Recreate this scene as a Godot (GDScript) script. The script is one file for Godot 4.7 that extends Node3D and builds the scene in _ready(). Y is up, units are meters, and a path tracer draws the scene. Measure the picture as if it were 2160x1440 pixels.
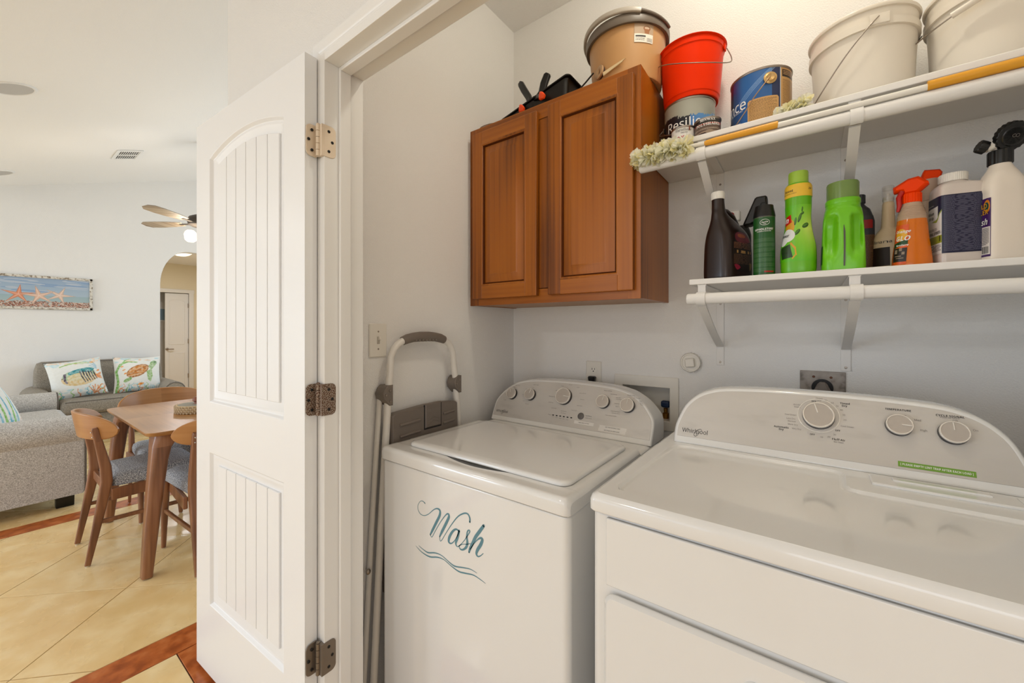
extends Node3D
var M := {}
func _ready() -> void:
	# camera: eye 1.288 m up, turned 36.8 degrees to the left of the closet's back wall, lens shifted down a little
	var cam := Camera3D.new()
	cam.name = "camera"
	cam.projection = Camera3D.PROJECTION_FRUSTUM
	cam.near = 0.05
	cam.far = 60.0
	cam.size = 0.05 * 1440.0 / 840.797
	cam.frustum_offset = Vector2(0, -0.05 * 27.264 / 840.797)
	cam.position = Vector3(0, 1.2877, 0)
	cam.rotation_degrees.y = 36.7654
	add_child(cam)
	var env := Environment.new()
	var sky := Sky.new()
	var sm := ProceduralSkyMaterial.new()
	sm.sky_top_color = Color(0.55, 0.68, 0.9)
	sm.sky_horizon_color = Color(0.86, 0.91, 0.98)
	sm.ground_horizon_color = Color(0.62, 0.62, 0.58)
	sm.ground_bottom_color = Color(0.45, 0.45, 0.4)
	sky.sky_material = sm
	env.background_mode = Environment.BG_SKY
	env.sky = sky
	env.background_energy_multiplier = LIGHT["sky"][0]
	env.tonemap_mode = Environment.TONE_MAPPER_LINEAR
	env.tonemap_exposure = 1.0
	env.sdfgi_enabled = true
	env.ssao_enabled = true
	env.ssil_enabled = true
	var we := WorldEnvironment.new()
	we.name = "surroundings"
	we.environment = env
	add_child(we)
	# daylight through the three tall windows behind the camera
	for i in 3:
		var w: Array = WINDOWS[i]
		var l := AreaLight3D.new()
		l.name = numbered("window_daylight")
		l.area_size = Vector2(w[1] - w[0], 2.0)
		l.position = V((w[0] + w[1]) / 2, 1.15, -4.42)
		l.rotation.y = 0.0
		l.area_range = 30.0
		shine(l, "w%d" % i)
	# daylight through the living room's end window and an unseen window added as fill on the right
	var l3 := AreaLight3D.new()
	l3.name = "end_window_daylight"
	l3.area_size = Vector2(4.0, 1.9)
	l3.position = V(-4.6, 1.75, 4.17)
	l3.rotation.y = PI
	l3.area_range = 30.0
	shine(l3, "w3")
	var l4 := AreaLight3D.new()
	l4.name = "added_right_daylight"
	l4.area_size = Vector2(2.4, 2.0)
	l4.position = V(2.97, 1.2, -2.0)
	l4.rotation.y = PI / 2
	l4.area_range = 30.0
	shine(l4, "w4")
	materials()
	shell()
	closet_door()
	closet_fittings()
	washer()
	dryer()
	cabinet()
	shelves()
	on_cabinet()
	upper_items()
	lower_items()
	ladder()
	living()

const WINDOWS := [[-7.0, -4.4], [-3.6, -1.0], [-0.2, 2.4]]
const LIGHT := {"sky": [0.5, Color(1, 1, 1)], "w0": [10.5, Color(0.86, 0.93, 1)], "w1": [2.0, Color(0.93, 0.96, 1)], "w2": [3.9, Color(0.97, 0.97, 0.98)], "w3": [6.4, Color(0.86, 0.94, 1)], "w4": [1.5, Color(1, 0.96, 0.92)], "closet": [0.31, Color(1, 0.98, 0.915)], "down": [1.1, Color(0.96, 0.98, 1)], "fan": [0.1, Color(1, 0.96, 0.9)], "hall": [1.8, Color(0.98, 0.98, 1)]}  # w4 and down are added fill sources
func shine(l: Light3D, key: String) -> void:
	l.light_energy = LIGHT[key][0]
	l.light_color = LIGHT[key][1]
	l.shadow_enabled = true
	add_child(l)

func materials() -> void:
	var peel := noise_tex(512, 0.045, 3, PackedColorArray(), PackedFloat32Array(), 3)
	M.wall = relief(tri_map(mat(Color(0.92, 0.91, 0.895), 0.75), Vector3.ONE * 7.0), peel, 0.085)
	M.ceiling = relief(tri_map(mat(Color(0.965, 0.96, 0.955), 0.85), Vector3.ONE * 4.0), peel, 0.1)
	M.hall = mat(Color(0.93, 0.885, 0.78), 0.75)
	M.trim = mat(Color(0.94, 0.935, 0.925), 0.32)
	M.door = mat(Color(0.94, 0.94, 0.94), 0.34)
	M.enamel = mat(Color(0.9, 0.893, 0.88), 0.12)
	M.enamel.clearcoat_enabled = true
	M.enamel.clearcoat = 0.6
	M.enamel.clearcoat_roughness = 0.05
	M.black = mat(Color(0.03, 0.03, 0.03), 0.35)
	M.dark = mat(Color(0.05, 0.045, 0.04), 0.6)
	M.plastic = mat(Color(0.9, 0.88, 0.84), 0.4)
	M.chrome = mat(Color(0.8, 0.79, 0.77), 0.18, 1.0)
	M.steel = mat(Color(0.62, 0.58, 0.54), 0.35, 1.0)
	M.ink = mat(Color(0.16, 0.15, 0.15), 0.6)
	M.ink_pale = mat(Color(0.46, 0.43, 0.41), 0.6)
	M.white_ink = mat(Color(0.93, 0.92, 0.9), 0.6)
	# floor
	var tans := [[0.91, 0.77, 0.53, 0.96, 0.85, 0.64], [0.92, 0.785, 0.55, 0.965, 0.865, 0.665], [0.905, 0.76, 0.51, 0.955, 0.835, 0.62]]
	M.tan = []
	var rough := noise_tex(512, 0.01, 8, PackedColorArray([Color(0.2, 0.2, 0.2), Color(0.4, 0.4, 0.4)]), PackedFloat32Array([0.3, 0.8]), 4)
	for i in 3:
		var t: Array = tans[i]
		var m := mat(Color.WHITE, 1.0)
		m.albedo_texture = noise_tex(512, 0.012, 11 + i, PackedColorArray([Color(t[0], t[1], t[2]), Color(t[3] - 0.03, t[4] - 0.05, t[5] - 0.07), Color(t[3], t[4], t[5])]), PackedFloat32Array([0.18, 0.5, 0.8]), 5)
		m.roughness_texture = rough
		tri_map(m, Vector3.ONE * 0.7)
		M.tan.append(m)
	M.brown = mat(Color.WHITE, 0.3)
	M.brown.albedo_texture = noise_tex(512, 0.02, 21, PackedColorArray([Color(0.58, 0.28, 0.11), Color(0.72, 0.38, 0.17), Color(0.79, 0.47, 0.26)]), PackedFloat32Array([0.15, 0.55, 0.9]), 5)
	tri_map(M.brown, Vector3.ONE * 1.1)
	M.cut = mat(Color(0.27, 0.2, 0.14), 0.8)
	# woods
	var cw := wood(384, 512, [Color(0.40, 0.205, 0.035), Color(0.62, 0.345, 0.06), Color(0.69, 0.40, 0.085)], 5, 14.0, 0.4, 4)
	M.cab_v = wood_mat(cw, 0.34, Vector3(2.4, 0.85, 2.4))
	var cw2 := cw.duplicate()
	cw2.rotate_90(CLOCKWISE)
	M.cab_h = wood_mat(cw2, 0.34, Vector3(0.85, 2.2, 0.85))
	var dw := wood(256, 512, [Color(0.42, 0.27, 0.18), Color(0.56, 0.375, 0.25), Color(0.65, 0.465, 0.325)], 9, 8.0, 0.5)
	M.leg_wood = wood_mat(dw, 0.32, Vector3(3.0, 1.5, 3.0))
	var tw := wood(256, 512, [Color(0.6, 0.41, 0.22), Color(0.7, 0.5, 0.29), Color(0.76, 0.57, 0.36)], 14, 8.0, 0.5)
	tw.rotate_90(CLOCKWISE)
	M.top_wood = wood_mat(tw, 0.28, Vector3(1.0, 2.0, 2.0))
	# cloth
	var weave := noise_tex(512, 0.3, 31, PackedColorArray([Color(0.6, 0.585, 0.565), Color(0.76, 0.745, 0.725), Color(0.88, 0.87, 0.855)]), PackedFloat32Array([0.2, 0.5, 0.8]), 3, FastNoiseLite.TYPE_VALUE)
	M.sofa = mat(Color.WHITE, 0.95)
	M.sofa.albedo_texture = weave
	tri_map(M.sofa, Vector3.ONE * 2.2)
	M.loveseat = M.sofa.duplicate()
	M.loveseat.albedo_color = Color(0.76, 0.73, 0.68)  # sofa weave darkened, dimmer light at the far wall put into the colour
	M.seat = mat(Color.WHITE, 0.95)
	M.seat.albedo_texture = noise_tex(256, 0.2, 37, PackedColorArray([Color(0.36, 0.37, 0.4), Color(0.62, 0.63, 0.65), Color(0.88, 0.88, 0.88)]), PackedFloat32Array([0.2, 0.5, 0.85]), 3)
	tri_map(M.seat, Vector3(2.6, 2.6, 2.6), false)

func tile(called: String, parent: Node3D, P: PackedVector2Array, top: float, m: Material) -> void:
	var t := Transform3D(Basis(Vector3.RIGHT, Vector3(0, 0, -1), Vector3.UP), Vector3.ZERO)
	part(parent, called, G.new().prism(G.inset(P, 0.0016), top - 0.012, top, 0.0012, t), m)
func rect(x0: float, x1: float, n0: float, n1: float) -> PackedVector2Array:
	return PackedVector2Array([Vector2(x0, n0), Vector2(x1, n0), Vector2(x1, n1), Vector2(x0, n1)])

func shell() -> void:
	# floor: a slab of stained concrete, saw-cut into diagonal panels between brown bands
	var fl := structure("floor", bx(-12.6, 3.2, -0.15, -0.004, -4.7, 4.4, 0.001), M.cut, "tan stained concrete floor with saw-cut diagonal panels and reddish brown bands", "floor")
	var fields := [rect(-3.965, -2.156, -4.5, 4.2), rect(-7.7, -4.125, -4.5, 4.2), rect(-2.01, 3.0, -4.5, 0.47)]
	var rg := RandomNumberGenerator.new()
	rg.seed = 4
	for F in fields.size():
		for i in range(-12, 14):
			for k in range(-12, 14):
				var s0 := -2.28 - 0.786 * i   # x + n
				var s1 := s0 - 0.786
				var d0 := -2.418 - 0.745 * k   # x - n
				var d1 := d0 - 0.745
				var P := PackedVector2Array([Vector2((s0 + d0) / 2, (s0 - d0) / 2), Vector2((s0 + d1) / 2, (s0 - d1) / 2), Vector2((s1 + d1) / 2, (s1 - d1) / 2), Vector2((s1 + d0) / 2, (s1 - d0) / 2)])
				for c in Geometry2D.intersect_polygons(P, fields[F]):
					if F == 2 or (c[0].y < -1.6):
						continue
					tile("floor_tile", fl, c, 0.0, M.tan[rg.randi() % 3])
	tile("floor_tile", fl, fields[2], 0.0, M.tan[1])
	for F in [0, 1]:
		tile("floor_tile", fl, rect([-3.965, -7.7][F], [-2.156, -4.125][F], -4.5, -1.6), -0.0005, M.tan[0])
	tile("floor_band", fl, rect(-2.156, -2.01, -4.5, 4.2), 0.0, M.brown)
	tile("floor_band", fl, rect(-4.125, -3.965, -4.5, 4.2), 0.0, M.brown)
	tile("floor_band", fl, rect(-2.01, 3.0, 0.47, 0.575), 0.0, M.brown)
	tile("floor_band", fl, rect(-2.01, -1.86, 0.575, 4.2), 0.0, M.brown)
	tile("floor_tile", fl, rect(-1.2, 0.47, 0.58, 1.62), 0.0, M.tan[2])
	tile("floor_tile", fl, rect(-12.5, -7.7, 1.3, 3.2), 0.0, M.tan[2])
	# closet
	structure("wall_front", bx(-1.855, -1.112, -0.05, 3.4, 0.594, 0.702, 0.0002).add_more(bx(-1.1125, 0.462, 2.062, 3.4, 0.594, 0.702, 0.0002)).add_more(bx(0.46, 3.2, -0.05, 3.4, 0.594, 0.702, 0.0002)), M.wall, "light textured plaster wall round the laundry closet opening", "wall")
	structure("wall_closet_left", bx(-1.33, -1.203, -0.05, 2.8, 0.70, 1.75), M.wall, "left side wall of the laundry closet behind the folded ladder", "wall")
	structure("wall_closet_back", bx(-1.33, 0.6, -0.05, 0.92, 1.624, 1.75, 0.0002).add_more(bx(-1.33, 0.6, 1.058, 2.8, 1.624, 1.75, 0.0002)).add_more(bx(-1.33, -0.634, 0.919, 1.059, 1.624, 1.75, 0.0002)).add_more(bx(-0.436, 0.6, 0.919, 1.059, 1.624, 1.75, 0.0002)), M.wall, "back wall of the laundry closet behind washer, dryer and shelves", "wall")
	structure("wall_closet_right", bx(0.48, 0.6, -0.05, 2.8, 0.70, 1.75), M.wall, "right side wall of the laundry closet beside the dryer", "wall")
	structure("ceiling_closet", bx(-1.33, 0.6, 2.787, 2.9, 0.69, 1.75), M.ceiling, "flat white ceiling of the laundry closet", "ceiling")
	# jamb, stop and casing of the opening
	var jb := thing("trim_1", "white painted door frame of the laundry closet with jamb, stop and moulded casing", "door frame", V(-1.1, 0, 0.64))
	jb.set_meta("kind", "structure")
	part(jb, "jamb", bx(-1.112, -1.09, 0, 2.062, 0.580, 0.7015, 0.0012), M.trim, true)
	part(jb, "jamb", bx(0.43, 0.462, 0, 2.062, 0.580, 0.7015, 0.0012), M.trim, true)
	part(jb, "head_jamb", bx(-1.09, 0.43, 2.04, 2.062, 0.580, 0.7015, 0.0012), M.trim, true)
	part(jb, "stop", bx(-1.09, -1.079, 0, 2.04, 0.622, 0.655, 0.002), M.trim, true)
	part(jb, "stop", bx(-1.079, 0.43, 2.029, 2.04, 0.622, 0.655, 0.002), M.trim, true)
	# casing profile, (distance from the opening, proud of the wall), swept round the opening
	var pf := [[0.0, 0.0], [0.0, 0.007], [0.003, 0.0095], [0.018, 0.011], [0.022, 0.0125], [0.026, 0.0115], [0.031, 0.0145], [0.050, 0.0165], [0.055, 0.0155], [0.057, 0.012], [0.057, 0.0]]
	for side in [[V(-1.096, 0, 0), V(-1.096, 2.046, 0)], [V(-1.096, 2.046, 0), V(0.436, 2.046, 0)], [V(0.436, 2.046, 0), V(0.436, 0, 0)]]:
		var R := []
		for e in 2:
			var ring := PackedVector3Array()
			for p in pf:
				var q: Vector3 = side[e]
				var out := Vector3(-p[0] if q.x < 0 else p[0], 0, 0)
				if q.y > 1.0:
					out.y = p[0]
				ring.append(q + out + Vector3(0, 0, -0.594 + p[1]))
			R.append(ring)
		part(jb, "casing", G.new().loft(R, true, 0, true, 0.8), M.trim, true)
	# the living room
	structure("wall_return", bx(-1.855, -1.73, -0.05, 4.6, 0.702, 4.35), M.wall, "side wall of the living room running back from the closet corner", "wall")
	structure("wall_right", bx(3.0, 3.2, -0.05, 0.2, -4.7, 0.70).add_more(bx(3.0, 3.2, 2.2, 3.4, -4.7, 0.70)).add_more(bx(3.0, 3.2, 0.19, 2.21, -4.7, -3.2)).add_more(bx(3.0, 3.2, 0.19, 2.21, -0.8, 0.70)), M.wall, "light wall with one added fill window to the right of the viewer", "wall")
	structure("wall_end", bx(-7.7, -1.73, -0.05, 0.8, 4.2, 4.35).add_more(bx(-7.7, -1.73, 2.7, 4.6, 4.2, 4.35)).add_more(bx(-7.7, -6.6, 0.79, 2.71, 4.2, 4.35)).add_more(bx(-2.6, -1.73, 0.79, 2.71, 4.2, 4.35)), M.wall, "end wall of the living room with one wide window under the high ceiling", "wall")
	var nw := bx(-7.75, 3.2, 2.15, 3.0, -4.6, -4.45).add_more(bx(-7.75, 3.2, -0.05, 0.15, -4.6, -4.45))
	var xs := [-7.75, -7.0, -4.4, -3.6, -1.0, -0.2, 2.4, 3.2]
	for i in range(0, 8, 2):
		nw.add_more(bx(xs[i], xs[i + 1], 0.149, 2.151, -4.6, -4.45))
	structure("wall_near", nw, M.wall, "light wall with three tall windows behind the viewer", "wall")
	for i in 3:
		var w: Array = WINDOWS[i]
		var g := G.new()
		for x in [w[0] + 0.03, (w[0] + w[1]) / 2, w[1] - 0.03]:
			g.add_more(bx(x - 0.03, x + 0.03, 0.15, 2.15, -4.56, -4.48))
		for h in [0.18, 2.12]:
			g.add_more(bx(w[0], w[1], h - 0.03, h + 0.03, -4.555, -4.485))
		structure("window_%d" % (i + 1), g, M.trim, ["white framed tall window nearest the sofas", "white framed tall window in the middle of the three", "white framed tall window farthest from the sofas"][i], "window")
	var gw := G.new()
	for x in [-6.57, -4.6, -2.63]:
		gw.add_more(bx(x - 0.03, x + 0.03, 0.8, 2.7, 4.24, 4.32))
	for h in [0.83, 2.67]:
		gw.add_more(bx(-6.6, -2.6, h - 0.03, h + 0.03, 4.245, 4.315))
	structure("window_4", gw, M.trim, "wide white framed window in the living room's end wall", "window")
	gw = G.new()  # unseen window, added so the sofa side gets light from the right
	for n in [-3.17, -2.0, -0.83]:
		gw.add_more(bx(3.06, 3.14, 0.2, 2.2, n - 0.03, n + 0.03))
	for h in [0.23, 2.17]:
		gw.add_more(bx(3.065, 3.135, h - 0.03, h + 0.03, -3.2, -0.8))
	structure("window_5", gw, M.trim, "tall white framed window added for fill light in the right wall", "window")
	# ceiling: flat over the near side, then rising 4 in 12
	var cp := PackedVector2Array([Vector2(-4.7, 2.5), Vector2(-1.2053, 2.5), Vector2(4.4, 2.8975 + 0.32991 * 4.4), Vector2(4.4, 4.6), Vector2(-1.2, 2.7), Vector2(-4.7, 2.65)])
	var side_on := Basis(Vector3(0, 0, -1), Vector3.UP, Vector3.RIGHT)
	structure("ceiling", G.new().prism(cp, 0.0, 11.0, 0.0, Transform3D(side_on, Vector3(-7.75, 0, 0))), M.ceiling, "white ceiling of the living room rising towards the back", "ceiling")
	var P := PackedVector2Array([Vector2(-4.6, -0.05), Vector2(1.578, -0.05)])
	for i in 11:
		var a := PI - PI / 2 * i / 10.0
		P.append(Vector2(1.91 + 0.332 * cos(a), 1.93 + 0.514 * sin(a)))
	for i in 11:
		var a := PI / 2 - PI / 2 * i / 10.0
		P.append(Vector2(2.42 + 0.332 * cos(a), 1.93 + 0.514 * sin(a)))
	P.append_array([Vector2(2.752, -0.05), Vector2(4.35, -0.05), Vector2(4.35, 4.5), Vector2(-1.2, 2.62), Vector2(-4.6, 2.55)])
	structure("wall_left", G.new().prism(P, 0.0, 0.15, 0.004, Transform3D(side_on, Vector3(-7.7, 0, 0))), M.wall, "far living room wall with an arched opening to the hall", "wall")
	structure("baseboard_left", bx(-7.55, -7.535, 0, 0.09, -4.4, 1.57).add_more(bx(-7.55, -7.535, 0, 0.09, 2.76, 4.2)), M.trim, "low white baseboard along the far living room wall", "baseboard")
	structure("baseboard_front", bx(-1.84, -1.155, 0, 0.09, 0.580, 0.594), M.trim, "low white baseboard behind the open closet door", "baseboard")
	# unseen downlights, added as fill over the near side of the room
	var glow := mat(Color(1, 0.98, 0.94), 0.4)
	glow.emission_enabled = true
	glow.emission = Color(1.0, 0.95, 0.86)
	glow.emission_energy_multiplier = 2.0
	for i in 3:
		var at := V([-4.7, -3.0, -1.2][i], 2.5, -1.7)
		var dn := thing("added_downlight", "added unseen fill downlight " + ["nearest the sofas", "over the dining side", "nearest the laundry closet"][i], "ceiling light", at, 0.0, "added fill downlights")
		part(dn, "trim_ring", G.new().lathe([[0.07, 0.0], [0.07, -0.006], [0.095, -0.006], [0.1, 0.0], [0.07, 0.002]], 32), M.trim)
		part(dn, "lens", G.new().lathe([[0.0, -0.004], [0.07, -0.004], [0.07, 0.0], [0.0, 0.0]], 32), glow)
		var l := AreaLight3D.new()
		l.name = numbered("added_downlight_lamp")
		l.area_size = Vector2(0.12, 0.12)
		l.position = at + Vector3(0, -0.012, 0)
		l.rotation.x = -PI / 2
		l.area_range = 14.0
		shine(l, "down")
	# hall behind the arch
	structure("wall_hall_near", bx(-12.4, -7.69, -0.05, 2.75, 1.1, 1.3), M.hall, "cream side wall of the hall beyond the arch", "wall")
	structure("wall_hall_far", bx(-12.4, -7.69, -0.05, 2.75, 3.2, 3.35), M.hall, "cream far side wall of the hall beyond the arch", "wall")
	structure("wall_hall_end", bx(-11.4, -11.2, -0.05, 2.75, 1.2, 3.3), M.wall, "pale end wall seen through the hall doorway", "wall")
	structure("wall_hall_door", bx(-10.83, -10.7, 2.05, 2.75, 1.3, 3.2).add_more(bx(-10.83, -10.7, -0.05, 2.051, 2.74, 3.2)).add_more(bx(-10.83, -10.7, -0.05, 2.051, 1.3, 1.93)), M.hall, "cream hall wall above and beside the hall doorway", "wall")
	structure("ceiling_hall", bx(-12.5, -7.69, 2.65, 2.8, 1.1, 3.35), M.ceiling, "white ceiling of the hall beyond the arch", "ceiling")
	var ht := thing("trim_2", "white casing round the hall doorway beyond the arch", "door frame", V(-10.7, 0, 2.33))
	ht.set_meta("kind", "structure")
	part(ht, "casing", bx(-10.7, -10.68, 0, 2.045, 2.715, 2.79, 0.004), M.trim, true)
	part(ht, "casing", bx(-10.7, -10.68, 0, 2.045, 1.86, 1.935, 0.004), M.trim, true)
	part(ht, "casing", bx(-10.7, -10.677, 2.04, 2.115, 1.85, 2.80, 0.004), M.trim, true)
	part(ht, "jamb", bx(-10.83, -10.69, 0, 2.045, 2.71, 2.742, 0.002), M.trim, true)
	part(ht, "jamb", bx(-10.83, -10.69, 0, 2.045, 1.928, 1.95, 0.002), M.trim, true)
	# closed narrow hall door leaf with two panels
	var hd := thing("door_2", "narrow white two-panel hall door with lever handle beyond the arch", "door", V(-10.72, 0, 2.7))
	hd.set_meta("kind", "structure")
	var dp := PackedVector2Array(rect(2.318, 2.705, 0.012, 2.03))
	part(hd, "leaf", G.new().prism(dp, 0.0, 0.028, 0.002, Transform3D(side_on, Vector3(-10.755, 0, 0))), M.door, true)
	for pr in [[0.1, 0.78], [0.95, 1.86]]:
		var oo := PackedVector2Array()
		var ii := PackedVector2Array()
		if pr[0] > 0.5:
			oo = PackedVector2Array([Vector2(2.38, pr[0]), Vector2(2.645, pr[0]), Vector2(2.645, pr[1]), Vector2(2.58, pr[1] + 0.04), Vector2(2.51, pr[1] + 0.055), Vector2(2.44, pr[1] + 0.04), Vector2(2.38, pr[1])])
		else:
			oo = rect(2.38, 2.645, pr[0], pr[1])
		var R := []
		for q in [[0.0, 0.0], [0.006, 0.007], [0.02, 0.002], [0.03, 0.002]]:
			var ring := PackedVector3Array()
			for p in G.inset(oo, q[0]):
				ring.append(V(-10.727 + q[1], p.y, p.x))
			R.append(ring)
		part(hd, "panel", G.new().loft(R), M.door, true)
	part(hd, "handle", G.new().tube([V(-10.727, 0.86, 2.352), V(-10.68, 0.86, 2.352), V(-10.672, 0.86, 2.36), V(-10.672, 0.857, 2.45)], 0.011, 8).ball(V(-10.725, 0.86, 2.352), Vector3(0.008, 0.03, 0.03), 12), M.steel, true)
	for h in [0.28, 1.02, 1.78]:
		part(hd, "hinge", G.new().tube([V(-10.715, h - 0.045, 2.708), V(-10.715, h + 0.045, 2.708)], 0.014, 8), M.steel, true)
# ---------------------------------------------------------------- geometry
class G:
	var pv := PackedVector3Array()
	var pn := PackedVector3Array()
	var pu := PackedVector2Array()
	func tri(a: Vector3, b: Vector3, c: Vector3, na: Vector3, nb: Vector3, nc: Vector3, ua := Vector2.ZERO, ub := Vector2.ZERO, uc := Vector2.ZERO) -> void:
		var f := (b - a).cross(c - a)
		if f.length_squared() < 1e-20:
			return
		if f.dot(na + nb + nc) > 0.0:
			pv.append_array([a, c, b]); pn.append_array([na, nc, nb]); pu.append_array([ua, uc, ub])
		else:
			pv.append_array([a, b, c]); pn.append_array([na, nb, nc]); pu.append_array([ua, ub, uc])
	func add(o: G, t := Transform3D()) -> void:
		for i in range(0, o.pv.size(), 3):
			tri(t * o.pv[i], t * o.pv[i + 1], t * o.pv[i + 2], (t.basis * o.pn[i]).normalized(), (t.basis * o.pn[i + 1]).normalized(), (t.basis * o.pn[i + 2]).normalized(), o.pu[i], o.pu[i + 1], o.pu[i + 2])
	func add_more(o: G) -> G:
		add(o)
		return self
	func mesh() -> ArrayMesh:
		var arr := []
		arr.resize(Mesh.ARRAY_MAX)
		arr[Mesh.ARRAY_VERTEX] = pv
		arr[Mesh.ARRAY_NORMAL] = pn
		arr[Mesh.ARRAY_TEX_UV] = pu
		var m := ArrayMesh.new()
		m.add_surface_from_arrays(Mesh.PRIMITIVE_TRIANGLES, arr)
		return m
	# skin over rings of points; creases where faces meet at more than about 50 degrees
	func loft(R: Array, caps := true, flip := 0, closed := true, crease := 0.62, uvr := Rect2(0, 0, 1, 1)) -> G:
		var m := R.size()
		var k: int = R[0].size()
		var q := k if closed else k - 1
		var F := []
		var U := []
		var s := 0.0
		for i in m - 1:
			var a: PackedVector3Array = R[i]
			var b: PackedVector3Array = R[i + 1]
			var c := Vector3.ZERO
			for j in k:
				c += a[j] + b[j]
			c /= 2.0 * k
			var row := PackedVector3Array()
			row.resize(q)
			for j in q:
				var j2 := (j + 1) % k
				row[j] = (b[j2] - a[j]).cross(b[j] - a[j2])
				s += row[j].dot((a[j] + b[j2]) * 0.5 - c)
			F.append(row)
		var sg := float(flip) if flip != 0 else (1.0 if s >= 0.0 else -1.0)
		for i in m - 1:
			var un := PackedVector3Array()
			un.resize(q)
			for j in q:
				F[i][j] = F[i][j] * sg
				un[j] = F[i][j].normalized()
			U.append(un)
		var wrap: bool = R[0][0].distance_squared_to(R[m - 1][0]) < 1e-12 and R[0][k / 2].distance_squared_to(R[m - 1][k / 2]) < 1e-12 and m > 3
		for i in m - 1:
			var a: PackedVector3Array = R[i]
			var b: PackedVector3Array = R[i + 1]
			var i0 := i - 1
			var i1 := i + 1
			if wrap:
				i0 = (i0 + m - 1) % (m - 1)
				i1 = i1 % (m - 1)
			for j in q:
				var j2 := (j + 1) % k
				var jm := j - 1
				var jp := j + 1
				if closed:
					jm = (j + q - 1) % q
					jp = (j + 1) % q
				var f: Vector3 = U[i][j]
				if f == Vector3.ZERO:
					continue
				var n := [f, f, f, f]
				for c in 4:
					var ii: int = i0 if c < 2 else i1
					var jj: int = jm if c == 0 or c == 3 else jp
					var acc: Vector3 = F[i][j]
					if ii >= 0 and ii < m - 1:
						if U[ii][j].dot(f) > crease:
							acc += F[ii][j]
						if jj >= 0 and jj < q and U[ii][jj].dot(f) > crease:
							acc += F[ii][jj]
					if jj >= 0 and jj < q and U[i][jj].dot(f) > crease:
						acc += F[i][jj]
					n[c] = acc.normalized()
				var u0 := uvr.position.x + uvr.size.x * float(j) / q
				var u1 := uvr.position.x + uvr.size.x * float(j + 1) / q
				var v0 := uvr.position.y + uvr.size.y * float(i) / (m - 1)
				var v1 := uvr.position.y + uvr.size.y * float(i + 1) / (m - 1)
				tri(a[j], a[j2], b[j2], n[0], n[1], n[2], Vector2(u0, v0), Vector2(u1, v0), Vector2(u1, v1))
				tri(a[j], b[j2], b[j], n[0], n[2], n[3], Vector2(u0, v0), Vector2(u1, v1), Vector2(u0, v1))
		if caps and closed:
			cap(R[0], mid(R[0]) - mid(R[1]))
			cap(R[m - 1], mid(R[m - 1]) - mid(R[m - 2]))
		return self
	func mid(r: PackedVector3Array) -> Vector3:
		var c := Vector3.ZERO
		for p in r:
			c += p
		return c / r.size()
	func cap(r: PackedVector3Array, hint: Vector3) -> void:
		var nn := Vector3.ZERO
		var k := r.size()
		var c := mid(r)
		for j in k:
			nn += (r[j] - c).cross(r[(j + 1) % k] - c)
		if nn.length() < 1e-10:
			return
		nn = nn.normalized()
		var ax := (r[0] - c).normalized() if (r[0] - c).length() > 1e-7 else Vector3.RIGHT
		ax = (ax - nn * ax.dot(nn)).normalized()
		var ay := nn.cross(ax)
		var flat := PackedVector2Array()
		for p in r:
			flat.append(Vector2((p - c).dot(ax), (p - c).dot(ay)))
		if nn.dot(hint) < 0.0:
			nn = -nn
		var t := Geometry2D.triangulate_polygon(flat)
		if t.size() == 0:
			for j in k:
				tri(c, r[j], r[(j + 1) % k], nn, nn, nn)
			return
		for i in range(0, t.size(), 3):
			tri(r[t[i]], r[t[i + 1]], r[t[i + 2]], nn, nn, nn, flat[t[i]], flat[t[i + 1]], flat[t[i + 2]])
	func box(c: Vector3, s: Vector3, b := 0.002, t := Transform3D()) -> G:
		b = minf(b, minf(s.x, minf(s.y, s.z)) * 0.45)
		var R := []
		var h := s.y / 2.0
		for pr in [[-h, b], [-h + b * 0.3, b * 0.3], [-h + b, 0.0], [h - b, 0.0], [h - b * 0.3, b * 0.3], [h, b]]:
			var ring := PackedVector3Array()
			for p in rrect(s.x / 2.0 - pr[1], s.z / 2.0 - pr[1], maxf(b - pr[1] * 0.6, 0.0003), 2):
				ring.append(t * (c + Vector3(p.x, pr[0], p.y)))
			R.append(ring)
		return loft(R)
	static func rrect(a: float, d: float, r: float, seg := 3) -> PackedVector2Array:
		r = minf(r, minf(a, d) * 0.999)
		var o := PackedVector2Array()
		for q in 4:
			var cx := (a - r) * (1.0 if q == 0 or q == 3 else -1.0)
			var cy := (d - r) * (1.0 if q < 2 else -1.0)
			for i in seg + 1:
				var an := PI / 2.0 * (q + float(i) / seg)
				o.append(Vector2(cx + r * cos(an), cy + r * sin(an)))
		return o
	# a round body: profile of (radius, height) about the y axis
	func lathe(prof: Array, seg := 28, t := Transform3D(), crease := 0.62) -> G:
		var R := []
		for p in prof:
			var ring := PackedVector3Array()
			for j in seg:
				var a := TAU * j / seg
				ring.append(t * Vector3(sin(a) * maxf(p[0], 1e-6), p[1], cos(a) * maxf(p[0], 1e-6)))
			R.append(ring)
		return loft(R, true, 0, true, crease)
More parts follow.
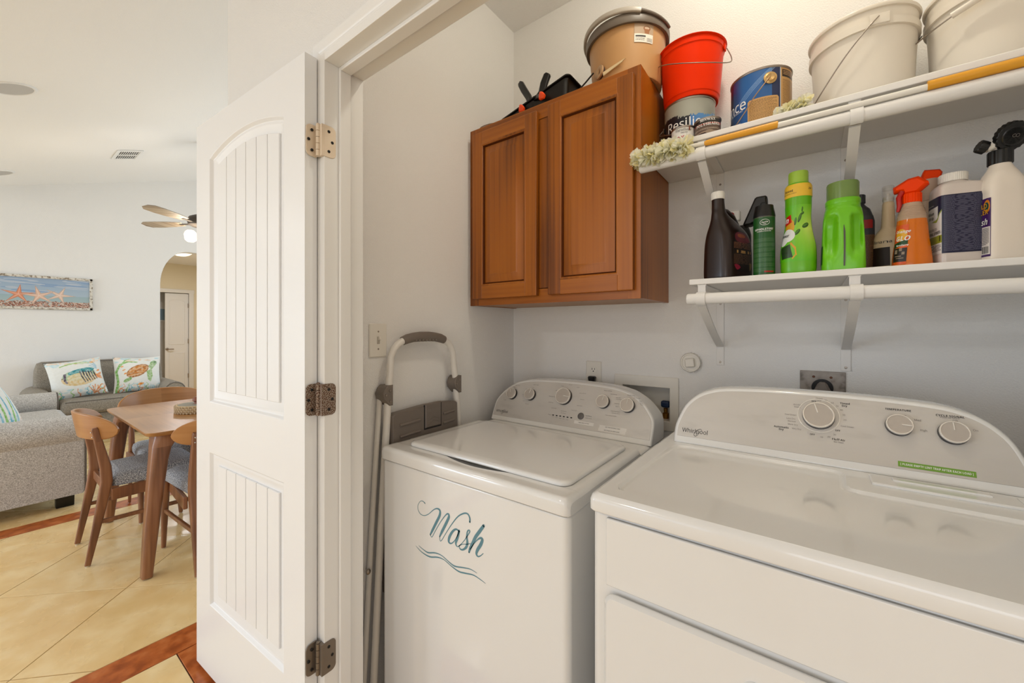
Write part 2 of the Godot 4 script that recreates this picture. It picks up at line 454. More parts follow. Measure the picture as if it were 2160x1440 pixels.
	# a bar along points; rad: a number or one per point; sect: optional cross-section polygon (x across, y up)
	func tube(P: Array, rad, seg := 10, sect := PackedVector2Array(), up := Vector3.UP, caps := true) -> G:
		var R := []
		var n := P.size()
		var ring_closed: bool = n > 3 and (P[0] as Vector3).distance_to(P[n - 1]) < 1e-6
		var side := Vector3.ZERO
		for i in n:
			var d: Vector3
			if ring_closed:
				d = P[(i + 1) % (n - 1)] - P[(i + n - 2) % (n - 1)]
			else:
				d = P[mini(i + 1, n - 1)] - P[maxi(i - 1, 0)]
			d = d.normalized()
			var sd := up.cross(d)
			if sd.length() < 0.15:
				sd = side if side != Vector3.ZERO else d.cross(Vector3(0.3, 0.1, 0.9))
			sd = (sd - d * sd.dot(d)).normalized()
			if side != Vector3.ZERO and sd.dot(side) < 0.0:
				sd = -sd
			side = sd
			var u2 := d.cross(sd)
			var r: float = rad[i] if rad is Array else rad
			var ring := PackedVector3Array()
			if sect.size():
				for p in sect:
					ring.append(P[i] + sd * p.x * r + u2 * p.y * r)
			else:
				for j in seg:
					var a := TAU * j / seg
					ring.append(P[i] + (sd * cos(a) + u2 * sin(a)) * r)
			R.append(ring)
		return loft(R, caps and not ring_closed)
	# a polygon drawn out from z0 to z1 with bevelled rims
	func prism(poly: PackedVector2Array, z0: float, z1: float, b := 0.0, t := Transform3D()) -> G:
		var inn := inset(poly, b)
		var R := []
		for pr in ([[inn, z0], [poly, z0 + b], [poly, z1 - b], [inn, z1]] if b > 0.0 else [[poly, z0], [poly, z1]]):
			var ring := PackedVector3Array()
			for p in pr[0]:
				ring.append(t * Vector3(p.x, p.y, pr[1]))
			R.append(ring)
		return loft(R)
	static func inset(poly: PackedVector2Array, b: float) -> PackedVector2Array:
		var o := PackedVector2Array()
		var k := poly.size()
		var area := 0.0
		for i in k:
			area += poly[i].cross(poly[(i + 1) % k])
		var s := 1.0 if area > 0.0 else -1.0
		for i in k:
			var d0 := (poly[i] - poly[(i + k - 1) % k]).normalized()
			var d1 := (poly[(i + 1) % k] - poly[i]).normalized()
			var n0 := Vector2(-d0.y, d0.x) * s
			var n1 := Vector2(-d1.y, d1.x) * s
			var m := (n0 + n1)
			m = m / maxf(m.length_squared() * 0.5, 0.35)
			o.append(poly[i] + m * b)
		return o
	func quad(a: Vector3, b: Vector3, c: Vector3, d: Vector3, hint: Vector3, uv := Rect2(0, 0, 1, 1)) -> G:
		var n := (b - a).cross(c - a).normalized()
		if n.dot(hint) < 0.0:
			n = -n
		var e := uv.end
		var p := uv.position
		tri(a, b, c, n, n, n, Vector2(p.x, e.y), Vector2(e.x, e.y), Vector2(e.x, p.y))
		tri(a, c, d, n, n, n, Vector2(p.x, e.y), Vector2(e.x, p.y), Vector2(p.x, p.y))
		return self
	func ball(c: Vector3, r: Vector3, seg := 16, t := Transform3D()) -> G:
		var pr := []
		for i in seg / 2 + 1:
			var a := PI * i / (seg / 2)
			pr.append([sin(a), -cos(a)])
		return lathe(pr, seg, t * Transform3D(Basis().scaled(r), c))

# ---------------------------------------------------------------- nodes
var used := {}
func numbered(called: String) -> String:
	var n: int = used.get(called, 0)
	used[called] = n + 1
	return called if n == 0 else "%s_%03d" % [called, n]
func V(x: float, h: float, n: float) -> Vector3:
	return Vector3(x, h, -n)
func tag(o: Node, label: String, category: String, group := "", kind := "") -> void:
	if label: o.set_meta("label", label)
	if category: o.set_meta("category", category)
	if group: o.set_meta("group", group)
	if kind: o.set_meta("kind", kind)
func thing(called: String, label: String, category: String, at := Vector3.ZERO, turn := 0.0, group := "") -> Node3D:
	var o := Node3D.new()
	o.name = numbered(called)
	o.position = at
	o.rotation.y = turn
	add_child(o)
	tag(o, label, category, group)
	return o
func world_of(o: Node3D) -> Transform3D:
	var t := o.transform
	var p = o.get_parent()
	while p != null and p != self and p is Node3D:
		t = p.transform * t
		p = p.get_parent()
	return t
# one mesh part; world = its points are in room coordinates rather than the parent's own
func part(parent: Node3D, called: String, g: G, m: Material, world := false, label := "") -> MeshInstance3D:
	var o := MeshInstance3D.new()
	o.mesh = g.mesh()
	o.material_override = m
	if parent == self:
		o.name = numbered(called)
	else:
		var i := 0
		var nm := called
		while parent.has_node(NodePath(nm)):
			i += 1
			nm = "%s_%03d" % [called, i]
		o.name = nm
		if world:
			o.transform = world_of(parent).affine_inverse()
	parent.add_child(o, true)
	if label: o.set_meta("label", label)
	return o
func structure(called: String, g: G, m: Material, label: String, category: String) -> MeshInstance3D:
	var o := part(self, called, g, m)
	tag(o, label, category, "", "structure")
	return o
func bx(x0: float, x1: float, h0: float, h1: float, n0: float, n1: float, b := 0.002) -> G:
	return G.new().box(V((x0 + x1) / 2, (h0 + h1) / 2, (n0 + n1) / 2), Vector3(x1 - x0, h1 - h0, n1 - n0), b)
func X3(at: Vector3, yaw := 0.0, pitch := 0.0, roll := 0.0) -> Transform3D:
	return Transform3D(Basis.from_euler(Vector3(pitch, yaw, roll)), at)

# ---------------------------------------------------------------- lettering
var fonts := {}
func font_of(bold: bool, serif := false) -> SystemFont:
	var key := "%s%s" % [bold, serif]
	if not fonts.has(key):
		var f := SystemFont.new()
		f.font_names = PackedStringArray(["Droid Serif" if serif else "Droid Sans"])
		f.font_weight = 700 if bold else 400
		fonts[key] = f
	return fonts[key]
# letters of cap height h laid on the xy plane, facing +z; align 0 left, 1 centre, 2 right
func letters(s: String, h: float, bold := false, align := 1, serif := false, slant := 0.0, squeeze := 1.0) -> G:
	var t := TextMesh.new()
	t.text = s
	t.font = font_of(bold, serif)
	t.font_size = 32
	t.pixel_size = h / (32.0 * 0.72)
	t.depth = 0.0005
	t.curve_step = 3.0
	t.horizontal_alignment = [HORIZONTAL_ALIGNMENT_LEFT, HORIZONTAL_ALIGNMENT_CENTER, HORIZONTAL_ALIGNMENT_RIGHT][align]
	var a := t.get_mesh_arrays()
	var v: PackedVector3Array = a[Mesh.ARRAY_VERTEX]
	var nn: PackedVector3Array = a[Mesh.ARRAY_NORMAL]
	var ix: PackedInt32Array = a[Mesh.ARRAY_INDEX]
	var g := G.new()
	for i in range(0, ix.size(), 3):
		if nn[ix[i]].z < 0.5:
			continue
		var q := []
		for c in 3:
			var p := v[ix[i + c]]
			q.append(Vector3((p.x + p.y * slant) * squeeze, p.y, 0))
		g.tri(q[0], q[1], q[2], Vector3.BACK, Vector3.BACK, Vector3.BACK)
	return g
func map_g(g: G, f: Callable) -> G:   # bend flat lettering onto a surface: f(x, y) gives [point, normal]
	var o := G.new()
	for i in range(0, g.pv.size(), 3):
		var a: Array = f.call(g.pv[i].x, g.pv[i].y)
		var b: Array = f.call(g.pv[i + 1].x, g.pv[i + 1].y)
		var c: Array = f.call(g.pv[i + 2].x, g.pv[i + 2].y)
		o.tri(a[0], b[0], c[0], a[1], b[1], c[1])
	return o
func on_can(g: G, r: float, th: float, y: float, lift := 0.0004) -> G:   # round a can of radius r, at angle th from the front
	return map_g(g, func(px, py):
		var a: float = th + px / r
		var nrm := Vector3(sin(a), 0, cos(a))
		return [nrm * (r + lift) + Vector3(0, y + py, 0), nrm])
# a brush stroke of changing width on the xy plane
func stroke(P: Array, w: Array, smooth := 4) -> G:
	var pts := []
	var ws := []
	var n := P.size()
	for i in n - 1:
		for k in smooth:
			var f := float(k) / smooth
			pts.append(P[i].cubic_interpolate(P[i + 1], P[maxi(i - 1, 0)], P[mini(i + 2, n - 1)], f))
			ws.append(lerpf(w[i % w.size()], w[(i + 1) % w.size()], f))
	pts.append(P[n - 1])
	ws.append(w[(n - 1) % w.size()])
	var g := G.new()
	for i in pts.size():
		if i + 1 < pts.size():
			var d0: Vector2 = (pts[mini(i + 1, pts.size() - 1)] - pts[maxi(i - 1, 0)]).normalized().orthogonal() * ws[i] * 0.5
			var d1: Vector2 = (pts[mini(i + 2, pts.size() - 1)] - pts[i]).normalized().orthogonal() * ws[i + 1] * 0.5
			var q := [pts[i] + d0, pts[i + 1] + d1, pts[i + 1] - d1, pts[i] - d0]
			var v := []
			for p in q:
				v.append(Vector3(p.x, p.y, 0))
			g.tri(v[0], v[1], v[2], Vector3.BACK, Vector3.BACK, Vector3.BACK)
			g.tri(v[0], v[2], v[3], Vector3.BACK, Vector3.BACK, Vector3.BACK)
	for e in [0, pts.size() - 1]:
		var c := Vector3(pts[e].x, pts[e].y, 0)
		for k in 8:
			var a0 := TAU * k / 8
			var a1 := TAU * (k + 1) / 8
			g.tri(c, c + Vector3(cos(a0), sin(a0), 0) * ws[e] * 0.5, c + Vector3(cos(a1), sin(a1), 0) * ws[e] * 0.5, Vector3.BACK, Vector3.BACK, Vector3.BACK)
	return g

# ---------------------------------------------------------------- pictures and materials
func poly(im: Image, P: Array, c: Color) -> void:
	var lo := 1e9
	var hi := -1e9
	for p in P:
		lo = minf(lo, p.y)
		hi = maxf(hi, p.y)
	for y in range(maxi(0, int(lo)), mini(im.get_height(), int(hi) + 1)):
		var xs := []
		for i in P.size():
			var a: Vector2 = P[i]
			var b: Vector2 = P[(i + 1) % P.size()]
			if (a.y <= y + 0.5) != (b.y <= y + 0.5):
				xs.append(a.x + (y + 0.5 - a.y) * (b.x - a.x) / (b.y - a.y))
		xs.sort()
		for i in range(0, xs.size() - 1, 2):
			im.fill_rect(Rect2i(int(xs[i]), y, maxi(1, int(xs[i + 1]) - int(xs[i])), 1), c)
func ell(im: Image, x: float, y: float, rx: float, ry: float, c: Color, turn := 0.0) -> void:
	var P := []
	for i in 28:
		P.append(Vector2(x, y) + Vector2(cos(TAU * i / 28) * rx, sin(TAU * i / 28) * ry).rotated(turn))
	poly(im, P, c)
func line(im: Image, P: Array, w0: float, w1: float, c: Color) -> void:
	for i in P.size() - 1:
		var n: int = maxi(2, int(P[i].distance_to(P[i + 1])))
		for k in n:
			var p: Vector2 = P[i].lerp(P[i + 1], float(k) / n)
			var w := maxf(1.0, lerpf(w0, w1, (i + float(k) / n) / (P.size() - 1)))
			im.fill_rect(Rect2i(int(p.x - w / 2), int(p.y - w / 2), int(w), int(w)), c)
func print_lines(im: Image, r: Rect2i, rows: int, c: Color, sd: int) -> void:   # small print: rows of word-long marks
	var rg := RandomNumberGenerator.new()
	rg.seed = sd
	var hh := float(r.size.y) / rows
	for i in rows:
		var x := r.position.x
		var stop := r.end.x - (rg.randi() % maxi(1, r.size.x / 3) if rg.randf() < 0.25 else 0)
		while x < stop:
			var w := mini(rg.randi_range(3, 12), stop - x)
			im.fill_rect(Rect2i(x, int(r.position.y + i * hh), w, maxi(1, int(hh * 0.55))), c)
			x += w + 2
func pic(w: int, h: int, c: Color) -> Image:
	var im := Image.create(w, h, false, Image.FORMAT_RGB8)
	im.fill(c)
	return im
func mat(c: Color, rough := 0.5, metal := 0.0, spec := 0.5) -> StandardMaterial3D:
	var m := StandardMaterial3D.new()
	m.albedo_color = c
	m.roughness = rough
	m.metallic = metal
	m.metallic_specular = spec
	return m
func noise_tex(sz: int, freq: float, sd: int, ramp := PackedColorArray(), offs := PackedFloat32Array(), oct := 3, kind := FastNoiseLite.TYPE_SIMPLEX_SMOOTH) -> NoiseTexture2D:
	var t := NoiseTexture2D.new()
	t.width = sz
	t.height = sz
	t.seamless = true
	t.generate_mipmaps = false
	var n := FastNoiseLite.new()
	n.seed = sd
	n.frequency = freq
	n.noise_type = kind
	n.fractal_octaves = oct
	t.noise = n
	if ramp.size():
		var gr := Gradient.new()
		gr.colors = ramp
		gr.offsets = offs
		t.color_ramp = gr
	return t
func tri_map(m: StandardMaterial3D, s: Vector3, world := true) -> StandardMaterial3D:
	m.uv1_triplanar = true
	m.uv1_world_triplanar = world
	m.uv1_scale = s
	m.uv1_triplanar_sharpness = 6.0
	return m
func relief(m: StandardMaterial3D, t: Texture2D, cm: float) -> StandardMaterial3D:
	m.heightmap_enabled = true
	m.heightmap_texture = t
	m.heightmap_scale = cm
	return m
func tex_mat(im: Image, rough := 0.5) -> StandardMaterial3D:
	var m := mat(Color.WHITE, rough)
	m.albedo_texture = ImageTexture.create_from_image(im)
	m.texture_repeat = false
	return m
# wood: streaks along v, with drifting bands and a few knots
func wood(w: int, h: int, cs: Array, sd: int, stretch: float, band: float, knots := 0) -> Image:
	var a := FastNoiseLite.new()
	a.seed = sd
	a.frequency = 0.02
	a.fractal_octaves = 3
	var b := FastNoiseLite.new()
	b.seed = sd + 7
	b.frequency = 0.012
	b.fractal_octaves = 2
	var im := Image.create(w, h, false, Image.FORMAT_RGB8)
	var rg := RandomNumberGenerator.new()
	rg.seed = sd
	var K := []
	for i in knots:
		K.append(Vector3(rg.randf() * w, rg.randf() * h, rg.randf_range(7, 15)))
	for y in h:
		for x in w:
			var yy := float(y)
			var xx := float(x)
			var dark := 0.0
			for k in K:
				var dx: float = xx - k.x
				var dy: float = (yy - k.y) * 0.6
				var d2 := dx * dx + dy * dy
				if d2 < 3000.0:
					var e := exp(-d2 / (k.z * k.z * 3.0))
					xx += signf(dx) * e * k.z
					dark += exp(-d2 / (k.z * k.z * 0.25)) * 0.8
			var s := a.get_noise_2d(xx * 3.2, yy / stretch)
			var l := b.get_noise_2d(xx * band, yy / stretch * 2.0)
			var f := clampf(0.5 + s * 0.3 + l * 0.55 - dark, 0.0, 1.0)
			var c: Color = cs[0].lerp(cs[1], f * 2.0) if f < 0.5 else cs[1].lerp(cs[2], f * 2.0 - 1.0)
			im.set_pixel(x, y, c)
	return im
func wood_mat(im: Image, rough: float, s: Vector3, world := false) -> StandardMaterial3D:
	var m := mat(Color.WHITE, rough)
	m.albedo_texture = ImageTexture.create_from_image(im)
	return tri_map(m, s, world)
func rounded_leaf(w: float, h: float, r: float) -> PackedVector2Array:   # hinge leaf: square at x = 0, round corners at x = w
	var P := PackedVector2Array([Vector2(0, -h / 2), Vector2(w - r, -h / 2)])
	for i in range(1, 5):
		P.append(Vector2(w - r, -h / 2 + r) + Vector2(sin(PI / 2 * i / 5.0), -cos(PI / 2 * i / 5.0)) * r)
	P.append(Vector2(w, -h / 2 + r))
	P.append(Vector2(w, h / 2 - r))
	for i in range(1, 5):
		P.append(Vector2(w - r, h / 2 - r) + Vector2(cos(PI / 2 * i / 5.0), sin(PI / 2 * i / 5.0)) * r)
	P.append(Vector2(w - r, h / 2))
	P.append(Vector2(0, h / 2))
	return P

func closet_door() -> void:
	var d := thing("door_1", "white two-panel plank door of the laundry closet standing wide open", "door", V(-1.877, 0, 0.499), 0.0555)
	d.set_meta("kind", "structure")
	var W := 0.757
	var H0 := 0.02
	var H1 := 2.055
	var arc := []   # arched head of the upper opening, from the free edge to the hinge edge
	for i in 17:
		var f := i / 16.0
		arc.append(Vector2(lerpf(0.118, 0.645, f), 1.909 + 0.043 * (1.0 - pow(2.0 * f - 1.0, 2.0))))
	var face := G.new()
	var L := PackedVector2Array([Vector2(0, H0), Vector2(0.3815, H0), Vector2(0.3815, 0.277), Vector2(0.118, 0.277), Vector2(0.118, 0.837), Vector2(0.3815, 0.837), Vector2(0.3815, 1.019), Vector2(0.118, 1.019)])
	for i in 9:
		L.append(arc[i])
	L.append_array([Vector2(0.3815, H1), Vector2(0, H1)])
	var Rr := PackedVector2Array([Vector2(W, H0), Vector2(0.3815, H0), Vector2(0.3815, 0.277), Vector2(0.645, 0.277), Vector2(0.645, 0.837), Vector2(0.3815, 0.837), Vector2(0.3815, 1.019), Vector2(0.645, 1.019)])
	for i in 9:
		Rr.append(arc[16 - i])
	Rr.append_array([Vector2(0.3815, H1), Vector2(W, H1)])
	for P in [L, Rr]:
		for z in [0.0, -0.035]:
			var r3 := PackedVector3Array()
			for p in P:
				r3.append(Vector3(p.x, p.y, z))
			face.cap(r3, Vector3(0, 0, 1 if z == 0.0 else -1))
	var ring0 := PackedVector3Array()
	var ring1 := PackedVector3Array()
	for p in [Vector2(0, H0), Vector2(W, H0), Vector2(W, H1), Vector2(0, H1)]:
		ring0.append(Vector3(p.x, p.y, 0))
		ring1.append(Vector3(p.x, p.y, -0.035))
	face.loft([ring0, ring1], false)
	face.box(Vector3(W / 2, (H0 + H1) / 2, -0.0213), Vector3(W - 0.02, H1 - H0 - 0.02, 0.012), 0.0005)
	part(d, "frame", face, M.door)
	for which in 2:
		var op := PackedVector2Array()
		if which == 0:
			op.append_array([Vector2(0.118, 1.019), Vector2(0.645, 1.019)])
			for i in 17:
				op.append(arc[16 - i])
		else:
			op = PackedVector2Array([Vector2(0.118, 0.277), Vector2(0.645, 0.277), Vector2(0.645, 0.837), Vector2(0.118, 0.837)])
		var R := []
		for q in [[0.0, 0.0], [0.003, -0.0012], [0.007, -0.009], [0.011, -0.0105], [0.015, -0.009], [0.020, -0.0098], [0.034, -0.0148], [0.047, -0.0152]]:
			var ring := PackedVector3Array()
			for p in G.inset(op, q[0]):
				ring.append(Vector3(p.x, p.y, q[1]))
			R.append(ring)
		var mo := G.new().loft(R, false, 1)
		var sgn := 0.0
		for v in mo.pn:
			sgn += v.z
		if sgn < 0:
			mo = G.new().loft(R, false, -1)
		part(d, "panel_moulding", mo, M.door)
		var inn := G.inset(op, 0.045)
		for k in 6:
			var x0 := 0.1635 + 0.0727 * k
			var cell := PackedVector2Array([Vector2(x0 + 0.0017, 0), Vector2(x0 + 0.071, 0), Vector2(x0 + 0.071, 3), Vector2(x0 + 0.0017, 3)])
			for c in Geometry2D.intersect_polygons(cell, inn):
				part(d, "plank", G.new().prism(c, -0.0155, -0.0092, 0.0012), M.door)
	# three hinges, one leaf on the door's edge, the other on the jamb
	var rust := mat(Color.WHITE, 0.6, 0.3)
	rust.albedo_texture = noise_tex(256, 0.12, 44, PackedColorArray([Color(0.25, 0.12, 0.06), Color(0.42, 0.27, 0.18), Color(0.66, 0.62, 0.57)]), PackedFloat32Array([0.3, 0.45, 0.6]), 3)
	tri_map(rust, Vector3.ONE * 9.0)
	var looks := [mat(Color(0.88, 0.81, 0.72), 0.4, 0.15), rust, mat(Color(0.5, 0.46, 0.42), 0.42, 0.6)]
	var hs := [1.815, 1.088, 0.362]
	for i in 3:
		var h: float = hs[i]
		var g := G.new()
		# on the door edge: the leaf's local x runs from the barrel towards the viewer
		g.prism(rounded_leaf(0.03, 0.089, 0.014), 0.0, 0.0022, 0.0006, Transform3D(Basis(Vector3(0.0, 0, 1.0), Vector3.UP, Vector3(-1, 0, 0)), V(-1.1172, h, 0.5725)))
		g.prism(rounded_leaf(0.034, 0.089, 0.014), 0.0, 0.0022, 0.0006, Transform3D(Basis(Vector3(0, 0, -1), Vector3.UP, Vector3(1, 0, 0)), V(-1.0899, h, 0.579)))
		for k in 5:
			g.tube([V(-1.105, h - 0.0445 + 0.0178 * k + 0.0006, 0.5705), V(-1.105, h - 0.0445 + 0.0178 * (k + 1) - 0.0006, 0.5705)], 0.0066, 12)
		g.ball(V(-1.105, h + 0.046, 0.5705), Vector3(0.0055, 0.003, 0.0055), 10)
		g.add_more(bx(-1.1165, -1.104, h - 0.044, h + 0.044, 0.5705, 0.5725, 0.0004)).add_more(bx(-1.104, -1.0878, h - 0.044, h + 0.044, 0.5715, 0.5795, 0.0004))
		var hg := part(d, "hinge", g, looks[i], true, ["upper hinge, cream coloured", "middle hinge, spotted with rust", "lower hinge, dull grey"][i])
		for s in [[-1, -0.028, 0.558], [-1, 0.0, 0.549], [-1, 0.028, 0.558], [1, -0.028, 0.592], [1, 0.0, 0.602], [1, 0.028, 0.592]]:
			var at: Vector3 = V(-1.1145 if s[0] < 0 else -1.0872, h + s[1], s[2])
			part(hg, "screw", G.new().lathe([[0.0, -0.001], [0.0042, -0.001], [0.0042, 0.0004], [0.003, 0.001], [0.0014, 0.0012], [0.0012, 0.0004], [0.0, 0.0003]], 10, Transform3D(Basis(Vector3(0, 0, 1), Vector3(1, 0, 0), Vector3(0, 1, 0)), at)), M.dark, true)

func closet_fittings() -> void:
	# light switch on the left wall, facing +x
	var on_left := Basis(Vector3(0, 0, -1), Vector3.UP, Vector3(1, 0, 0))
	var t := Transform3D(on_left, V(-1.203, 1.247, 0.829))
	var sw := thing("light_switch", "white toggle light switch on the closet's left wall above the ladder", "light switch", t.origin)
	part(sw, "plate", G.new().prism(G.rrect(0.035, 0.0585, 0.003), 0.0, 0.006, 0.003, t), M.plastic, true)
	part(sw, "frame", G.new().prism(G.rrect(0.0055, 0.0125, 0.0008), 0.005, 0.0072, 0.0005, t), mat(Color(0.72, 0.69, 0.64), 0.5), true)
	part(sw, "toggle", G.new().box(Vector3(0, 0.002, 0.012), Vector3(0.007, 0.012, 0.014), 0.0015, t * X3(Vector3.ZERO, 0, -0.35)), M.plastic, true)
	for y in [-0.0302, 0.0302]:
		part(sw, "screw", G.new().lathe([[0.0, 0.0], [0.0033, 0.0], [0.003, 0.0012], [0.0, 0.0016]], 10, t * Transform3D(Basis(Vector3.RIGHT, Vector3(0, 0, 1), Vector3(0, -1, 0)), Vector3(0, y, 0.0055))), M.steel, true)
	# wall outlet with a black plug
	var to := Transform3D(Basis(), V(-0.762, 1.086, 1.624))
	var ol := thing("wall_outlet", "white double wall outlet on the back wall behind the washer", "outlet", to.origin)
	part(ol, "plate", G.new().prism(G.rrect(0.036, 0.0585, 0.003), 0.0, 0.006, 0.003, to), M.plastic, true)
	for y in [-0.021, 0.021]:
		var soc := part(ol, "socket", G.new().prism(G.rrect(0.0172, 0.0142, 0.0125, 5), 0.004, 0.0075, 0.0008, Transform3D(Basis(), to.origin + Vector3(0, y, 0))), M.plastic, true)
		var slots := G.new()
		for x in [-0.0063, 0.0063]:
			slots.box(to.origin + Vector3(x, y + 0.0035, 0.0074), Vector3(0.0022, 0.0085, 0.0012), 0.0003)
		slots.lathe([[0.0, 0.0], [0.0026, 0.0], [0.0026, 0.0008], [0.0, 0.0008]], 10, Transform3D(Basis(Vector3.RIGHT, Vector3(0, 0, 1), Vector3(0, -1, 0)), to.origin + Vector3(0, y - 0.0065, 0.0073)))
		part(soc, "slots", slots, M.black, true)
	var pl := thing("power_plug", "black power plug in the lower socket of the white outlet", "plug", to.origin + Vector3(0, -0.023, 0.008))
	part(pl, "plug_body", G.new().prism(PackedVector2Array([Vector2(-0.016, 0.012), Vector2(-0.011, -0.012), Vector2(0.011, -0.012), Vector2(0.016, 0.012), Vector2(0.012, 0.017), Vector2(-0.012, 0.017)]), 0.0, 0.026, 0.004), M.black)
	part(pl, "cord", G.new().tube([Vector3(0, -0.01, 0.013), Vector3(0, -0.05, 0.014), Vector3(0.005, -0.12, 0.012), Vector3(0.015, -0.3, 0.02)], 0.004, 8), M.black)
	# recessed washer hook-up box with valves
	var wb := thing("washer_outlet_box", "white recessed plumbing box in the back wall between washer and dryer", "plumbing box", V(-0.536, 0.99, 1.624))
	var fr := G.new()
	fr.add_more(bx(-0.666, -0.406, 1.053, 1.096, 1.617, 1.6245, 0.003)).add_more(bx(-0.666, -0.406, 0.885, 0.922, 1.617, 1.6245, 0.003)).add_more(bx(-0.666, -0.63, 0.90, 1.07, 1.6172, 1.6245, 0.003)).add_more(bx(-0.44, -0.406, 0.90, 1.07, 1.6172, 1.6245, 0.003))
	part(wb, "frame", fr, M.plastic, true)
	var li := G.new()
	li.add_more(bx(-0.634, -0.436, 0.92, 1.058, 1.70, 1.705)).add_more(bx(-0.634, -0.63, 0.92, 1.058, 1.62, 1.702, 0.0008)).add_more(bx(-0.44, -0.436, 0.92, 1.058, 1.62, 1.702, 0.0008)).add_more(bx(-0.634, -0.436, 1.054, 1.058, 1.62, 1.702, 0.0008)).add_more(bx(-0.634, -0.436, 0.92, 0.924, 1.62, 1.702, 0.0008))
	part(wb, "liner", li, M.plastic, true)
	for i in 2:
		var c := V(-0.468 - 0.13 * i, 0.0, 1.668)
		part(wb, "valve", G.new().lathe([[0.0, 0.924], [0.012, 0.924], [0.012, 0.945], [0.008, 0.948], [0.008, 0.965], [0.0, 0.967]], 14, Transform3D(Basis(), c)), mat(Color(0.6, 0.43, 0.2), 0.3, 1.0), true)
		part(wb, "valve_handle", G.new().box(c + Vector3(0, 0.982, 0), Vector3(0.034, 0.026, 0.026), 0.006), mat(Color(0.06, 0.16, 0.3) if i == 0 else Color(0.45, 0.06, 0.05), 0.4), true)
	# round drain clean-out plug
	var tc := Transform3D(Basis(Vector3.RIGHT, Vector3(0, 0, 1), Vector3(0, -1, 0)), V(-0.362, 1.159, 1.624))
	var co := thing("drain_cleanout", "round white drain cleanout cap on the wall left of the dryer plate", "drain cap", tc.origin)
	part(co, "collar", G.new().lathe([[0.0, 0.0], [0.036, 0.0], [0.036, 0.014], [0.034, 0.017], [0.030, 0.017], [0.029, 0.014], [0.0, 0.014]], 36, tc), M.plastic, true)
	var teeth := G.new()
	for i in 20:
		var a := TAU * i / 20
		teeth.box(Vector3(sin(a) * 0.0365, 0.007, cos(a) * 0.0365), Vector3(0.003, 0.012, 0.003), 0.0008, tc)
	part(co, "grip_ribs", teeth, M.plastic, true)
	part(co, "square_boss", G.new().box(Vector3(0, 0.021, 0), Vector3(0.032, 0.016, 0.032), 0.003, tc * X3(Vector3.ZERO, 0.12)), M.plastic, true)
	# steel dryer receptacle with its plug
	var dr := thing("dryer_receptacle", "dull metal dryer power plate on the wall above the dryer controls", "outlet", V(0.032, 1.09, 1.624))
	var plate_m := mat(Color.WHITE, 0.5, 0.35)
	plate_m.albedo_texture = noise_tex(256, 0.03, 51, PackedColorArray([Color(0.45, 0.42, 0.39), Color(0.6, 0.57, 0.54), Color(0.66, 0.63, 0.6)]), PackedFloat32Array([0.1, 0.4, 0.9]), 4)
	tri_map(plate_m, Vector3.ONE * 3.0)
	part(dr, "plate", bx(-0.026, 0.09, 1.035, 1.151, 1.619, 1.6245, 0.002), plate_m, true)
	var face_at := Transform3D(Basis(Vector3.RIGHT, Vector3(0, 0, 1), Vector3(0, -1, 0)), V(0.032, 1.098, 1.6195))
	part(dr, "socket_ring", G.new().lathe([[0.0, 0.0], [0.028, 0.0], [0.028, 0.004], [0.0, 0.004]], 28, face_at), M.black, true)
	for x in [-0.022, 0.022]:
		part(dr, "screw", G.new().lathe([[0.0, 0.0], [0.004, 0.0], [0.003, 0.0015], [0.0, 0.0015]], 10, Transform3D(face_at.basis, V(0.032 + x, 1.132, 1.619))), mat(Color(0.4, 0.27, 0.2), 0.5, 0.5), true)
	var dp := thing("dryer_plug", "grey dryer plug pushed into the metal power plate", "plug", V(0.032, 1.095, 1.612))
	var wedge := PackedVector2Array([Vector2(-0.026, -0.012), Vector2(-0.013, 0.018), Vector2(-0.006, 0.025), Vector2(0.006, 0.025), Vector2(0.013, 0.018), Vector2(0.026, -0.012), Vector2(0.018, -0.03), Vector2(-0.018, -0.03)])
	part(dp, "plug_body", G.new().prism(wedge, 0.0, 0.03, 0.006, X3(V(0.032, 1.093, 1.615))), mat(Color(0.5, 0.465, 0.435), 0.5), true)
	part(dp, "cord", G.new().tube([V(0.032, 1.07, 1.60), V(0.032, 1.03, 1.597), V(0.03, 0.9, 1.6), V(0.03, 0.5, 1.6)], 0.009, 10), mat(Color(0.3, 0.28, 0.27), 0.5), true)
	# flush ceiling lamp that lights the closet
	var lamp := thing("ceiling_lamp", "round flush ceiling lamp inside the laundry closet", "ceiling lamp", V(-0.12, 2.787, 1.08))
	part(lamp, "base", G.new().lathe([[0.0, 0.0], [0.15, 0.0], [0.15, -0.02], [0.142, -0.026], [0.0, -0.026]], 40), M.trim)
	var glow := mat(Color(1, 0.94, 0.82), 0.4)
	glow.emission_enabled = true
	glow.emission = Color(1.0, 0.82, 0.58)
	glow.emission_energy_multiplier = 2.0
	part(lamp, "glass_dome", G.new().lathe([[0.0, -0.085], [0.05, -0.08], [0.1, -0.063], [0.13, -0.04], [0.138, -0.026], [0.0, -0.026]], 40), glow)
	var o := OmniLight3D.new()
	o.name = "ceiling_lamp_light"
	o.position = V(-0.12, 2.735, 1.08)
	o.light_size = 0.045
	o.omni_range = 12.0
	o.omni_attenuation = 2.0
	shine(o, "closet")

